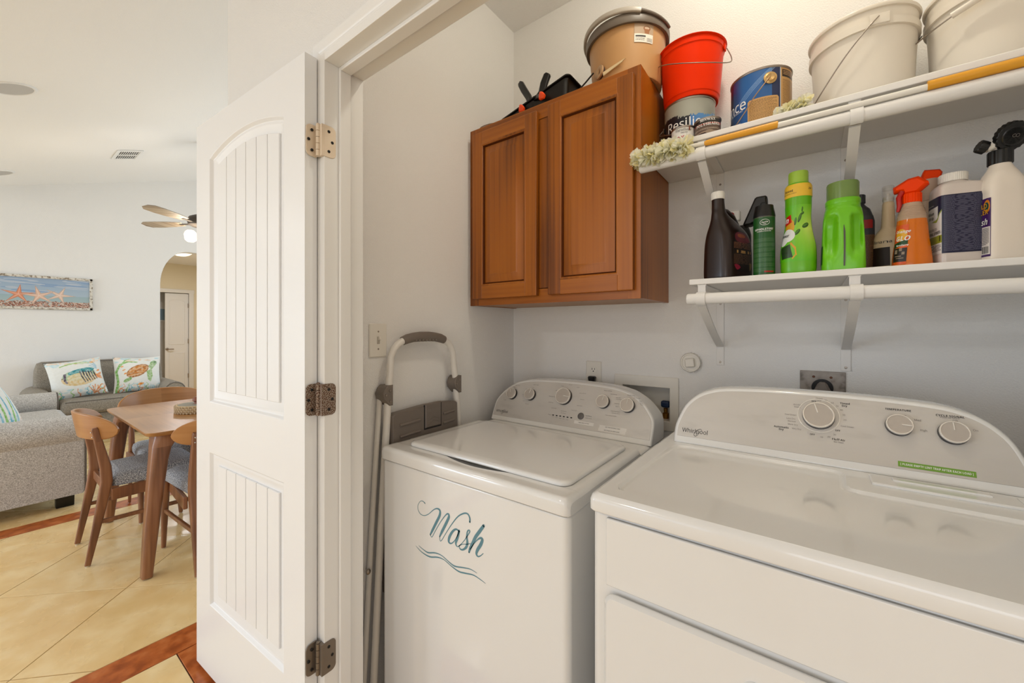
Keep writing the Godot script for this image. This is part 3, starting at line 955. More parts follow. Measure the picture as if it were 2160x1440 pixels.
func smooth_line(P: Array, sub := 4, closed := false) -> PackedVector2Array:
	var o := PackedVector2Array()
	var n := P.size()
	for i in (n if closed else n - 1):
		for k in sub:
			if closed:
				o.append(P[i].cubic_interpolate(P[(i + 1) % n], P[(i + n - 1) % n], P[(i + 2) % n], float(k) / sub))
			else:
				o.append(P[i].cubic_interpolate(P[i + 1], P[maxi(i - 1, 0)], P[mini(i + 2, n - 1)], float(k) / sub))
	if not closed:
		o.append(P[n - 1])
	return o
const UPRIGHT := Basis(Vector3(1, 0, 0), Vector3(0, 0, 1), Vector3(0, -1, 0))   # turns a lathe's axis to face +z
# control console: outline in (x, h), face leaning back 0.47 per metre of height
func console(o: Node3D, outline: Array, n0: float, h0: float, back: float, strip: float) -> Transform3D:
	var a := 1.0 / sqrt(1.0 + 0.47 * 0.47)
	var T := Transform3D(Basis(Vector3.RIGHT, Vector3(0, a, -0.47 * a), Vector3(0, 0.47 * a, a)), V(0, h0, n0))
	var top := smooth_line(outline, 5)
	var R := []
	for q in [[0.0, -1.0], [0.0, 0.006], [0.0035, 0.0012], [0.007, 0.0]]:
		var ring := PackedVector3Array()
		for p in G.inset(top, q[0]):
			var hh := maxf(p.y, h0)
			ring.append(V(p.x, hh, back if q[1] < 0.0 else n0 + 0.47 * (hh - h0) + q[1]))
		R.append(ring)
	part(o, "console", G.new().loft(R), M.enamel, true)
	# brushed control panel let into the face
	var pp := PackedVector2Array()
	for p in G.inset(top, 0.0095):
		if p.y > h0 + strip:
			pp.append(Vector2(p.x, (p.y - h0) / a))
	pp.insert(0, Vector2(pp[0].x - 0.0005, strip / a))
	pp.append(Vector2(pp[-1].x + 0.0005, strip / a))
	part(o, "control_panel", G.new().prism(pp, -0.003, 0.0008, 0.0004, T), M.panel, true)
	return T
func knob(o: Node3D, T: Transform3D, x: float, h: float, h0: float, r: float, turn: float) -> void:
	var c := T * Transform3D(UPRIGHT, Vector3(x, (h - h0) * 1.105, 0.0))
	var k := part(o, "knob", G.new().lathe([[0.0, 0.0165], [r * 0.86, 0.0165], [r * 0.9, 0.0172]], 40, c), M.knob_face, true)
	part(k, "chrome_ring", G.new().lathe([[r * 0.885, 0.0165], [r * 0.91, 0.0188], [r * 0.97, 0.0188], [r, 0.0165], [r, 0.012], [r * 0.97, 0.010], [r * 0.88, 0.0115]], 40, c), M.knob_ring, true)
	part(k, "skirt", G.new().lathe([[0.0, 0.0005], [r * 1.03, 0.0005], [r * 1.0, 0.011], [0.0, 0.011]], 40, c), mat(Color(0.12, 0.11, 0.105), 0.35), true)
	part(k, "pointer", G.new().box(Vector3(0, r * 0.52, 0.0175), Vector3(r * 0.09, r * 0.74, 0.0028), 0.0005, T * Transform3D(Basis(Vector3.BACK, turn), Vector3(x, (h - h0) * 1.105, 0))), M.pointer, true)
func logo(o: Node3D, T: Transform3D, x: float, y: float, h: float) -> void:
	var at := T * Transform3D(Basis(), Vector3(x, y, 0.0012))
	var g := letters("Whirlpool", h, false, 0)
	var gold := stroke([Vector2(6.2, 0.0), Vector2(5.6, 0.75), Vector2(4.2, 0.2), Vector2(3.7, -0.65), Vector2(4.3, -0.9), Vector2(5.1, -0.3), Vector2(5.3, 0.35)], [0.05, 0.1, 0.12, 0.12, 0.1, 0.08, 0.04])
	g.add(gold, Transform3D(Basis().scaled(Vector3(h * 0.78, h * 1.15, 1)), Vector3(0, -h * 0.12, 0.0001)))
	var w := G.new()
	w.add(g, at)
	part(o, "logo", w, M.ink, true)
func legends(o: Node3D, T: Transform3D, list: Array, sizes: Array, mats: Array) -> void:
	var by := {}
	for e in list:
		var k: int = e[3]
		if not by.has(k):
			by[k] = G.new()
		by[k].add(letters(e[0], sizes[k], k >= 2), T * Transform3D(Basis(), Vector3(e[1] * 0.001, e[2] * 0.001, 0.0012)))
	for k in by:
		part(o, "dial_lettering", by[k], mats[k], true)

func cabinet_shell(c: Vector3, a: float, d: float, h0: float, h1: float) -> G:   # tall steel body with rounded upright corners
	var R := []
	for q in [[h0, 0.003], [h0 + 0.003, 0.0], [h1 - 0.003, 0.0], [h1, 0.003]]:
		var ring := PackedVector3Array()
		for p in G.rrect(a - q[1], d - q[1], 0.018 - q[1], 5):
			ring.append(c + Vector3(p.x, q[0], p.y))
		R.append(ring)
	return G.new().loft(R)
func washer() -> void:
	M.panel = mat(Color.WHITE, 0.34, 0.25)
	M.panel.albedo_texture = noise_tex(512, 0.012, 61, PackedColorArray([Color(0.755, 0.735, 0.71), Color(0.79, 0.77, 0.745), Color(0.805, 0.785, 0.76)]), PackedFloat32Array([0.05, 0.3, 0.9]), 5)
	tri_map(M.panel, Vector3(0.8, 2.4, 2.4))
	M.knob_face = mat(Color(0.74, 0.71, 0.68), 0.32, 0.4)
	M.knob_ring = mat(Color(0.95, 0.93, 0.9), 0.22, 0.5)
	M.pointer = mat(Color(0.9, 0.88, 0.85), 0.25, 0.3)
	var o := thing("washing_machine", "white top-loading washing machine with blue Wash lettering on its front", "washing machine", V(-0.785, 0, 1.1))
	var x0 := -1.134
	var x1 := -0.435
	part(o, "body", cabinet_shell(V((x0 + x1) / 2, 0.0, 1.13), (x1 - x0 - 0.004) / 2, 0.332, 0.02, 0.856), M.enamel, true)
	for x in [x0 + 0.05, x1 - 0.05]:
		for n in [0.85, 1.41]:
			part(o, "foot", G.new().lathe([[0.0, 0.0], [0.022, 0.0], [0.022, 0.014], [0.012, 0.016], [0.012, 0.024], [0.0, 0.024]], 16, Transform3D(Basis(), V(x, 0, n))), M.black, true)
	# top cover: cross-sections along x, with the finger scoop under the front of the lid
	var R := []
	var steps := 64
	var last := steps + 4
	for i in last + 1:
		var f := clampf((i - 2.0) / steps, 0.0, 1.0)
		var e: float = [0.014, 0.004, 0.0][mini(mini(i, last - i), 2)]
		var x := lerpf(x0 + 0.014, x1 - 0.014, f)
		if i < 2: x = x0 + [0.0, 0.004][i]
		if i > last - 2: x = x1 - [0.0, 0.004][last - i]
		var sc := 0.0
		var sx := (x + 0.765) / 0.125
		if absf(sx) < 1.0:
			sc = pow(1.0 - sx * sx, 1.2)
		var d := 0.021 * sc
		var nf := 0.8525 - 0.021 * sc
		var ring := PackedVector3Array()
		for p in [[0.794 + e, 0.8605], [0.791 + e, 0.864], [0.790 + e, 0.888 - e], [0.7925 + e, 0.8965 - e], [0.798 + e, 0.9015 - e], [0.806 + e, 0.9025 - e], [nf - 0.004, 0.9025 - e], [nf, 0.9018 - e - d * 0.12], [nf + 0.008 * sc + 0.0005, 0.9015 - e - d], [0.905, 0.9012 - e - d], [0.907, 0.902 - e], [1.262, 0.902 - e], [1.275, 0.888 - e * 0.5], [1.44, 0.886 - e * 0.5], [1.445, 0.8605]]:
			ring.append(V(x, p[1], p[0]))
		R.append(ring)
	part(o, "top_cover", G.new().loft(R), M.enamel, true)
	# lid
	var lid := G.new()
	R = []
	for q in [[0.9012, 0.006], [0.9035, 0.001], [0.908, 0.0], [0.913, 0.003], [0.9155, 0.011], [0.9165, 0.028]]:
		var ring := PackedVector3Array()
		for p in G.rrect(0.299 - q[1], 0.202 - q[1], 0.03 - q[1] * 0.6, 5):
			ring.append(V(-0.767 + p.x, q[0], 1.049 - p.y))
		R.append(ring)
	lid.loft(R)
	part(o, "lid", lid, M.enamel, true)
	var T := console(o, [Vector2(-1.1395, 0.884), Vector2(-1.1405, 0.92), Vector2(-1.138, 0.963), Vector2(-1.122, 0.991), Vector2(-1.094, 1.02), Vector2(-1.06, 1.042), Vector2(-1.025, 1.056), Vector2(-0.95, 1.068), Vector2(-0.785, 1.073), Vector2(-0.62, 1.068), Vector2(-0.545, 1.056), Vector2(-0.51, 1.042), Vector2(-0.476, 1.02), Vector2(-0.448, 0.991), Vector2(-0.432, 0.963), Vector2(-0.4295, 0.92), Vector2(-0.4305, 0.884)], 1.365, 0.887, 1.505, 0.018)
	for k in [[-1.055, 0.998, 0.0245, 0.42], [-0.959, 1.003, 0.0245, -0.2], [-0.798, 1.011, 0.0335, -1.62], [-0.628, 1.008, 0.0248, -0.22], [-0.532, 1.005, 0.0255, -0.05]]:
		knob(o, T, k[0], k[1], 0.887, k[2], k[3])
	legends(o, T, WASHER_TEXT, [0.0031, 0.0036, 0.004], [M.ink_pale, M.ink_pale, M.ink])
	logo(o, T, -1.119, 0.0405, 0.0105)
	for i in 6:
		part(o, "progress_light", G.new().box(Vector3(-0.83 + 0.0164 * i, 0.0568, 0.0012), Vector3(0.0075, 0.0042, 0.0018), 0.0008, T), M.black, true)
	part(o, "start_button", G.new().lathe([[0.0, 0.003], [0.0105, 0.003], [0.0125, 0.0022], [0.0135, 0.0005], [0.0, 0.0]], 24, T * Transform3D(UPRIGHT, Vector3(-0.709, 0.0685, 0.001))), mat(Color(0.4, 0.38, 0.365), 0.4), true)
	var tape := mat(Color(0.9, 0.88, 0.85), 0.55)
	for s in [[-0.691, 0.0432, 0.082, 0.0125, "PRESS TWICE TO START"], [-0.575, 0.0415, 0.104, 0.0115, "USE 1 POD FOR SMALL LOADS"], [-0.577, 0.030, 0.104, 0.0115, "USE 2 PODS FOR LARGE LOADS"]]:
		var st := part(o, "sticker", G.new().box(Vector3(s[0], s[1], 0.0012), Vector3(s[2], s[3], 0.0007), 0.0002, T), tape, true)
		var lt := letters(s[4], 0.0036, true, 1, false, 0.0, 0.82)
		var w := G.new()
		w.add(lt, T * Transform3D(Basis(), Vector3(s[0], s[1], 0.0018)))
		part(st, "sticker_lettering", w, M.ink_pale, true)
	# hand-lettered decal on the front
	var g := G.new()
	for s in WASH:
		var P := []
		for p in s[0]:
			P.append(Vector2(p[0], p[1]) * 0.001)
		g.add(stroke(P, s[1].map(func(w): return w * 0.001)), Transform3D(Basis(), V(0, 0, 0.7975)))
	part(o, "wash_decal", g, mat(Color(0.36, 0.53, 0.58), 0.5), true, "blue script lettering reading Wash over two wavy lines")

const WASH := [[[[-920, 766], [-929, 770], [-941, 767], [-951, 754], [-952, 740], [-941, 729], [-923, 729], [-904, 739], [-883, 757], [-867, 765], [-856, 762], [-857, 748], [-872, 722], [-888, 695], [-897, 680]], [3, 2, 1.6, 1.6, 1.8, 2, 2, 2, 2.5, 4, 7, 8.5, 8.5, 8, 4]],
	[[[-897, 680], [-890, 675], [-877, 695], [-855, 728], [-834, 754], [-823, 762], [-819, 755], [-831, 732], [-847, 705], [-857, 687]], [2, 2, 2, 2.2, 3, 5, 8, 9, 8.5, 4]],
	[[[-857, 687], [-855, 675], [-847, 681], [-831, 705], [-807, 738], [-784, 765], [-762, 780], [-747, 783], [-739, 774], [-739, 763]], [2.5, 2, 2, 2.2, 2.8, 3.5, 4, 4.5, 5.5, 5.5]],
	[[[-780, 726], [-791, 728], [-805, 717], [-817, 698], [-820, 684], [-810, 682], [-796, 695], [-784, 714], [-779, 727]], [4, 5, 7, 8.5, 7, 3.5, 2.5, 3, 3]], [[[-779, 727], [-785, 706], [-792, 689], [-786, 681], [-775, 689]], [7.5, 8, 7, 2.5, 1.8]],
	[[[-780, 684], [-764, 701], [-749, 721], [-739, 737], [-742, 740], [-748, 734], [-750, 719], [-748, 705], [-752, 691], [-764, 680], [-774, 678], [-779, 685], [-766, 694], [-751, 699], [-737, 705]], [2, 2, 2.5, 3.5, 4, 4, 6, 8.5, 7.5, 5, 4, 3, 1.8, 1.8, 1.8]],
	[[[-689, 768], [-701, 752], [-718, 729], [-729, 708], [-738, 691], [-742, 680]], [8, 9.5, 9.5, 9, 8, 5]], [[[-738, 689], [-725, 708], [-711, 724], [-700, 732], [-694, 729], [-700, 714], [-711, 697], [-715, 685], [-709, 680], [-700, 685], [-691, 694]], [2.5, 2.5, 3.5, 6, 8.5, 9.5, 9, 7, 4, 2.5, 1.8]],
	[[[-948, 631], [-929, 626], [-906, 624], [-877, 633], [-850, 635], [-823, 628], [-797, 623], [-766, 630], [-737, 636], [-713, 634]], [1, 2.2, 4, 3.6, 2.2, 2.6, 4, 3.2, 2.4, 1]], [[[-962, 626], [-935, 616], [-900, 614], [-866, 624], [-839, 626], [-812, 619], [-781, 614], [-756, 618], [-727, 624], [-704, 622], [-683, 618]], [1, 2.4, 4.2, 3.6, 2.2, 2.6, 4.2, 4, 3, 2.2, 1]]]

func dryer() -> void:
	var o := thing("clothes_dryer", "white front-loading clothes dryer with green lint trap label beside the washer", "clothes dryer", V(0.0165, 0, 1.03))
	var x0 := -0.355
	var x1 := 0.388
	var f := 0.735
	part(o, "body", cabinet_shell(V(0.0165, 0.0, 1.0385), 0.3695, 0.2965, 0.02, 0.921), M.enamel, true)
	for x in [x0 + 0.05, x1 - 0.05]:
		for n in [0.79, 1.28]:
			part(o, "foot", G.new().lathe([[0.0, 0.0], [0.022, 0.0], [0.022, 0.014], [0.012, 0.016], [0.012, 0.024], [0.0, 0.024]], 16, Transform3D(Basis(), V(x, 0, n))), M.black, true)
	# top: rolled edge, shallow dished middle, notch before the lint screen
	var top := G.new()
	var R := []
	for q in [[0.9255, 0.003, 0.0], [0.929, 0.0, 0.0], [0.947, 0.0, 0.0], [0.9565, 0.003, 0.0], [0.961, 0.011, 0.0]]:
		var ring := PackedVector3Array()
		for p in G.rrect(0.3715 - q[1], 0.306 - q[1], 0.014, 4):
			ring.append(V(0.0165 + p.x, q[0], 1.035 - p.y))
		R.append(ring)
	var inner := smooth_line([Vector2(-0.318, 0.80), Vector2(-0.296, 0.775), Vector2(0.329, 0.775), Vector2(0.351, 0.80), Vector2(0.351, 1.04)], 1)
	var dish := PackedVector2Array()
	for p in [Vector2(-0.322, 0.80), Vector2(-0.312, 0.780), Vector2(-0.29, 0.772), Vector2(0.323, 0.772), Vector2(0.345, 0.780), Vector2(0.355, 0.80), Vector2(0.355, 1.052), Vector2(0.345, 1.066), Vector2(0.085, 1.066), Vector2(0.068, 1.07), Vector2(0.062, 1.085), Vector2(0.064, 1.165), Vector2(0.058, 1.18), Vector2(0.042, 1.186), Vector2(-0.265, 1.186), Vector2(-0.295, 1.178), Vector2(-0.312, 1.15)]:
		dish.append(p)
	top.loft(R, false)
	# rim between edge and dish, then down into the dish
	var outer := PackedVector2Array()
	for p in G.rrect(0.3605, 0.295, 0.014, 4):
		outer.append(Vector2(0.0165 + p.x, 1.035 + p.y))
	var half_a := PackedVector2Array([Vector2(0.0, 0.5), Vector2(0.0, 2.0), Vector2(-2, 2), Vector2(-2, 0.5)])
	for sgn in [1.0, -1.0]:
		var cut := PackedVector2Array()
		for p in half_a:
			cut.append(Vector2(p.x * sgn, p.y))
		for pc in Geometry2D.intersect_polygons(outer, cut):
			for rest in Geometry2D.clip_polygons(pc, dish):
				var r3 := PackedVector3Array()
				for p in rest:
					r3.append(V(p.x, 0.961, p.y))
				top.cap(r3, Vector3.UP)
	R = []
	for q in [[0.0, 0.961], [0.0015, 0.9600], [0.004, 0.9565], [0.007, 0.9545], [0.012, 0.954]]:
		var ring := PackedVector3Array()
		for p in G.inset(dish, q[0]):
			ring.append(V(p.x, q[1], p.y))
		R.append(ring)
	var dl := G.new().loft(R, false, 1)
	if dl.pn[0].y < 0:
		dl = G.new().loft(R, false, -1)
	top.add(dl)
	top.cap(R[4], Vector3.UP)
	part(o, "top_cover", top, M.enamel, true)
	# lint screen lid and its grip
	var ls := part(o, "lint_screen_lid", G.new().box(V(0.21, 0.9625, 1.15), Vector3(0.212, 0.008, 0.062), 0.003), M.enamel, true)
	part(ls, "grip", G.new().box(V(0.21, 0.967, 1.163), Vector3(0.14, 0.005, 0.02), 0.002), M.enamel, true)
	# front panel and door, seams as real gaps
	var front := G.new()
	front.add_more(bx(x0 + 0.035, x1 - 0.035, 0.786, 0.918, f - 0.0005, f + 0.01, 0.003))
	part(o, "front_panel", front, M.enamel, true)
	var dp := G.rrect(0.3365, 0.325, 0.022, 5)
	part(o, "door", G.new().prism(dp, 0.0, 0.016, 0.006, X3(V(0.0165, 0.452, f + 0.004))), M.enamel, true)
	part(o, "door_handle", G.new().loft(pocket(V(0.0165, 0.716, f - 0.0117), 0.102, 0.022), true), M.enamel, true)
	var T := console(o, [Vector2(-0.318, 0.958), Vector2(-0.3185, 0.985), Vector2(-0.316, 1.010), Vector2(-0.302, 1.05), Vector2(-0.286, 1.074), Vector2(-0.262, 1.095), Vector2(-0.232, 1.109), Vector2(-0.19, 1.118), Vector2(-0.1, 1.1235), Vector2(0.0165, 1.125), Vector2(0.133, 1.1235), Vector2(0.223, 1.118), Vector2(0.265, 1.109), Vector2(0.295, 1.095), Vector2(0.319, 1.074), Vector2(0.335, 1.05), Vector2(0.349, 1.010), Vector2(0.3515, 0.985), Vector2(0.351, 0.958)], 1.207, 0.961, 1.33, 0.0175)
	for k in [[0.017, 1.068, 0.0318, 0.28], [0.162, 1.0655, 0.0228, -1.62], [0.2465, 1.0615, 0.0232, 0.06]]:
		knob(o, T, k[0], k[1], 0.961, k[2], k[3])
	part(o, "dial_ring", G.new().lathe([[0.0405, 0.0003], [0.0405, 0.0012], [0.0415, 0.0014], [0.0425, 0.0012], [0.0425, 0.0003]], 48, T * Transform3D(UPRIGHT, Vector3(0.017, 0.1205, 0.0004))), M.pointer, true)
	legends(o, T, DRYER_TEXT, [0.0036, 0.0041, 0.0039, 0.0046], [M.ink_pale, M.ink_pale, M.ink, M.ink])
	logo(o, T, -0.2965, 0.037, 0.0112)
	var lb := part(o, "sticker", G.new().box(Vector3(0.2145, 0.0305, 0.0012), Vector3(0.116, 0.0118, 0.0007), 0.0002, T), mat(Color(0.45, 0.62, 0.2), 0.5), true, "green label about the lint trap")
	var w := G.new()
	w.add(letters("[ PLEASE EMPTY LINT TRAP AFTER EACH LOAD ]", 0.0044, true, 1, false, 0.0, 0.8), T * Transform3D(Basis(), Vector3(0.2145, 0.0305, 0.0018)))
	part(lb, "sticker_lettering", w, M.white_ink, true)
# a raised lip round a shallow grip: rings of a rounded rectangle facing +z
func pocket(c: Vector3, a: float, b: float) -> Array:
	var R := []
	for q in [[0.0, 0.0], [0.001, 0.004], [0.004, 0.0055], [0.008, 0.005], [0.011, 0.0025]]:
		var ring := PackedVector3Array()
		for p in G.rrect(a - q[0], b - q[0], 0.018 - q[0], 5):
			ring.append(c + Vector3(p.x, p.y, q[1]))
		R.append(ring)
	return R
const WASHER_TEXT := [["SOIL LEVEL", -1039, 163, 1], ["WASH TEMP", -945, 174, 1], ["Heavy", -1053, 155, 0], ["Med", -1080, 145, 0], ["Light", -1092, 119, 0], ["X-Light", -1088, 92, 0], ["Hot", -955, 161, 0], ["Warm", -986, 151, 0], ["Cool", -999, 125, 0], ["Cold", -988, 98, 0], ["Tap Cold", -967, 87, 0], ["Normal", -781, 189, 0], ["Heavy", -816, 181, 0], ["Whites", -837, 159, 0], ["Whites with Oxi", -854, 132, 0], ["Bulky Items", -853, 107, 0], ["Drain & Spin", -833, 85, 0], ["Clean Washer", -787, 78, 0], ["with affresh", -787, 70, 0], ["Rinse & Spin", -742, 87, 0], ["Quick Wash", -723, 108, 0], ["Delicates", -717, 134, 0], ["Colors with Oxi", -721, 159, 0], ["Colors", -745, 181, 0], ["RINSE OPTION", -618, 179, 1], ["Auto Sensing", -593, 168, 0], ["Auto with", -573, 157, 0], ["Extra Rinse", -570, 151, 0], ["Deep Water", -573, 134, 0], ["Wash", -573, 123, 0], ["Deep Water Wash", -576, 104, 0], ["with Extra Rinse", -573, 97, 0], ["Fabric Softener Added", -590, 86, 0], ["WATER LEVEL", -526, 170, 1], ["Auto Sensing", -504, 163, 0], ["Deep", -488, 153, 0], ["Water", -485, 146, 0], ["Wash", -483, 140, 0], ["Progress", -846, 57, 0], ["Start/Pause", -677, 73, 1], ["Hold to Cancel", -676, 64, 0], ["Sense", -829, 50, 0], ["Wash", -812, 49, 0], ["Rinse", -795, 48, 0], ["Spin", -780, 48, 0], ["Done", -764, 47, 0]]
const DRYER_TEXT := [["OFF", 8, 156, 2], ["Heavy", 19, 165, 0], ["Dry", 19, 160, 0], ["70", 32, 161, 0], ["60", 45, 156, 0], ["50", 54, 149, 0], ["40", 62, 140, 0], ["30", 66, 128, 0], ["20", 68, 116, 0], ["Timed", 69, 157, 3], ["Dry", 68, 151, 3], ["Cool Down", 72, 100, 0], ["OFF", 54, 88, 2], ["30", 48, 77, 0], ["20", 37, 70, 0], ["10", 23, 67, 0], ["OFF", 5, 71, 2], ["Fluff Air", 55, 66, 3], ["No Heat", 55, 60, 0], ["Wrinkle", -26, 143, 0], ["Shield", -26, 137, 0], ["Cool Down", -40, 115, 0], ["Less Dry", -39, 105, 0], ["Normal", -37, 98, 0], ["More Dry", -35, 90, 0], ["Very Dry", -27, 80, 0], ["Automatic", -59, 80, 3], ["Dry", -59, 74, 3], ["TEMPERATURE", 163, 153, 3], ["Low", 171, 141, 1], ["Med", 194, 133, 1], ["High", 202, 111, 1], ["CYCLE SIGNAL", 245, 149, 3], ["Push to Start", 244, 145, 0], ["Off", 252, 139, 1], ["On", 280, 123, 1]]
func cabinet() -> void:
	var o := thing("wall_cabinet", "brown stained wooden wall cabinet with two raised-panel doors above the washer", "cabinet", V(-0.823, 1.387, 1.463))
	var x0 := -1.2025
	M.glaze = mat(Color(0.3, 0.14, 0.035), 0.75, 0.0, 0.2)  # dark glaze colour, also standing in for the moulding's weak groove shading
	var x1 := -0.4445
	var n0 := 1.302
	part(o, "side_panel", bx(x1 - 0.018, x1, 1.3885, 2.1565, n0 + 0.019, 1.6235, 0.001), M.cab_v, true)
	part(o, "side_panel", bx(x0, x0 + 0.018, 1.3885, 2.1565, n0 + 0.019, 1.6235, 0.001), M.cab_v, true)
	part(o, "top_panel", bx(x0 + 0.017, x1 - 0.017, 2.135, 2.152, n0 + 0.019, 1.6235, 0.001), M.cab_h, true)
	part(o, "back_panel", bx(x0 + 0.017, x1 - 0.017, 1.40, 2.15, 1.612, 1.6235, 0.001), M.cab_v, true)
	part(o, "bottom_panel", bx(x0 + 0.017, x1 - 0.017, 1.3905, 1.405, n0 + 0.018, 1.6235, 0.001), mat(Color(0.68, 0.52, 0.38), 0.5), true, "pale unfinished underside")
	for x in [-1.0, -0.68]:
		part(o, "screw", G.new().lathe([[0.0, 0.0], [0.005, 0.0], [0.004, -0.0022], [0.0, -0.0022]], 12, Transform3D(Basis(), V(x, 1.391, 1.345))), M.dark, true)
	var ff := [[x0, x0 + 0.05, 1.387, 2.157, true], [-0.85, -0.78, 1.44, 2.10, true], [x1 - 0.045, x1, 1.387, 2.157, true], [x0 + 0.049, x1 - 0.044, 1.387, 1.445, false], [x0 + 0.049, x1 - 0.044, 2.095, 2.157, false]]
	for q in ff:
		part(o, "face_frame", bx(q[0], q[1], q[2], q[3], n0, n0 + 0.02, 0.0012), M.cab_v if q[4] else M.cab_h, true)
	for dr in [[-1.1725, -0.841, 1.4145, 2.126], [-0.7905, -0.4635, 1.4145, 2.129]]:
		var d := part(o, "door", G.new().add_more(bx(dr[0], dr[0] + 0.055, dr[2], dr[3], 1.281, 1.301, 0.0035)).add_more(bx(dr[1] - 0.055, dr[1], dr[2], dr[3], 1.281, 1.301, 0.0035)), M.cab_v, true)
		for h in [[dr[2], dr[2] + 0.058], [dr[3] - 0.058, dr[3]]]:
			part(d, "rail", bx(dr[0] + 0.0535, dr[1] - 0.0535, h[0], h[1], 1.2812, 1.301, 0.002), M.cab_h, true)
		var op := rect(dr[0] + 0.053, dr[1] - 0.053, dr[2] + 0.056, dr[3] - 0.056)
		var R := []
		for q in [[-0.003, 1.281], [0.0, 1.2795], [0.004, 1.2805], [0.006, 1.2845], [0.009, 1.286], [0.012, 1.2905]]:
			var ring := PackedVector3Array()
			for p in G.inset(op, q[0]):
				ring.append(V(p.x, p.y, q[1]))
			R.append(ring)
		part(d, "moulding", facing(R.slice(0, 4)), M.cab_v, true)
		part(d, "glazed_groove", facing(R.slice(3)), M.glaze, true, "dark glaze line round the panel that also carries the groove shading")
		R = []
		for q in [[0.010, 1.2915], [0.016, 1.2905], [0.040, 1.2860], [0.0425, 1.2832], [0.047, 1.2825]]:
			var ring := PackedVector3Array()
			for p in G.inset(op, q[0]):
				ring.append(V(p.x, p.y, q[1]))
			R.append(ring)
		var fp := facing(R)
		fp.cap(R[-1], Vector3.BACK)
		part(d, "raised_panel", fp, M.cab_v, true)
func facing(R: Array) -> G:   # an open skin whose outside faces the room (+z)
	var g := G.new().loft(R, false, 1)
	var s := 0.0
	for v in g.pn:
		s += v.z
	return g if s > 0 else G.new().loft(R, false, -1)

func shelves() -> void:
	var white := mat(Color(0.9, 0.885, 0.865), 0.42)
	for i in 2:
		var top: float = [1.873, 1.4376][i]
		var x0: float = [-0.443, -0.2965][i]
		var o := thing("wall_shelf", ["upper white closet shelf with buckets and paint cans and a round rod", "lower white closet shelf with cleaning bottles and a round rod"][i], "shelf", V(0.05, top - 0.28, 1.62), 0.0, "white shelves over the dryer")
		part(o, "board", bx(x0, 0.479, top - 0.0165, top, 1.3035, 1.6238, 0.002), white, true)
		var rh: float = top - [0.0625, 0.0605][i]
		var rx: float = [-0.445, -0.3][i]
		part(o, "rod", G.new().tube([V(rx, rh, 1.296), V(rx + 0.003, rh, 1.296), V(0.476, rh, 1.296), V(0.479, rh, 1.296)], [0.0145, 0.0165, 0.0165, 0.0145], 24), white, true)
		for x in [-0.262, 0.09]:
			var b := G.new()
			b.add_more(bx(x - 0.0125, x + 0.0125, top - 0.283, top - 0.018, 1.6205, 1.6242, 0.0012))
			b.add_more(bx(x - 0.0125, x + 0.0125, top - 0.0205, top - 0.0165, 1.31, 1.622, 0.001))
			b.add_more(bx(x - 0.011, x + 0.011, top - 0.062, top - 0.0175, 1.309, 1.3135, 0.001))
			var P := []
			for k in 13:
				var f := k / 12.0
				P.append(V(x, lerpf(top - 0.212, top - 0.078, f) - 0.007 * sin(PI * f), lerpf(1.617, 1.312, f)))
			b.tube(P, 1.0, 8, PackedVector2Array([Vector2(-0.0115, -0.004), Vector2(0.0115, -0.004), Vector2(0.0115, 0.003), Vector2(0.009, 0.005), Vector2(-0.009, 0.005), Vector2(-0.0115, 0.003)]))
			var bk := part(o, "bracket", b, white, true)
			var cl := []   # hook that wraps the rod
			for k in 15:
				var a := deg_to_rad(-80.0 + 300.0 * k / 14.0)
				cl.append(V(x + 0.002, rh + 0.0185 * sin(a), 1.296 - 0.0185 * cos(a)))
			part(bk, "rod_clip", G.new().tube(cl, 1.0, 8, PackedVector2Array([Vector2(-0.0016, -0.0125), Vector2(0.0016, -0.0125), Vector2(0.0016, 0.0125), Vector2(-0.0016, 0.0125)]), Vector3.RIGHT), white, true)
			for h in [top - 0.272, top - 0.06]:
				part(bk, "screw", G.new().lathe([[0.0, 0.0], [0.0042, 0.0], [0.0034, 0.0014], [0.0, 0.0018]], 10, Transform3D(UPRIGHT, V(x, h, 1.6207))), M.steel, true)

func wire(P: Array, r: float) -> G:
	var Q := []
	var n := P.size()
	for i in n - 1:
		for k in 5:
			Q.append(P[i].cubic_interpolate(P[i + 1], P[maxi(i - 1, 0)], P[mini(i + 2, n - 1)], k / 5.0))
	Q.append(P[n - 1])
	return G.new().tube(Q, r, 8)
# open bucket: wall with thickness, radius r0 at the base, r1 at the rim
func pail(r0: float, r1: float, h: float, rim: Array) -> Array:
	var p := [[0.0, 0.004], [r0 * 0.86, 0.004], [r0 * 0.9, 0.0], [r0 * 0.98, 0.0], [r0, 0.004]]
	p.append([lerpf(r0, r1, 0.5), h * 0.5])
	p.append_array(rim)
	p.append_array([[r1 - 0.004, h], [r1 - 0.005, h - 0.01], [lerpf(r0, r1, 0.5) - 0.004, h * 0.5], [r0 - 0.003, 0.007], [0.0, 0.007]])
	return p

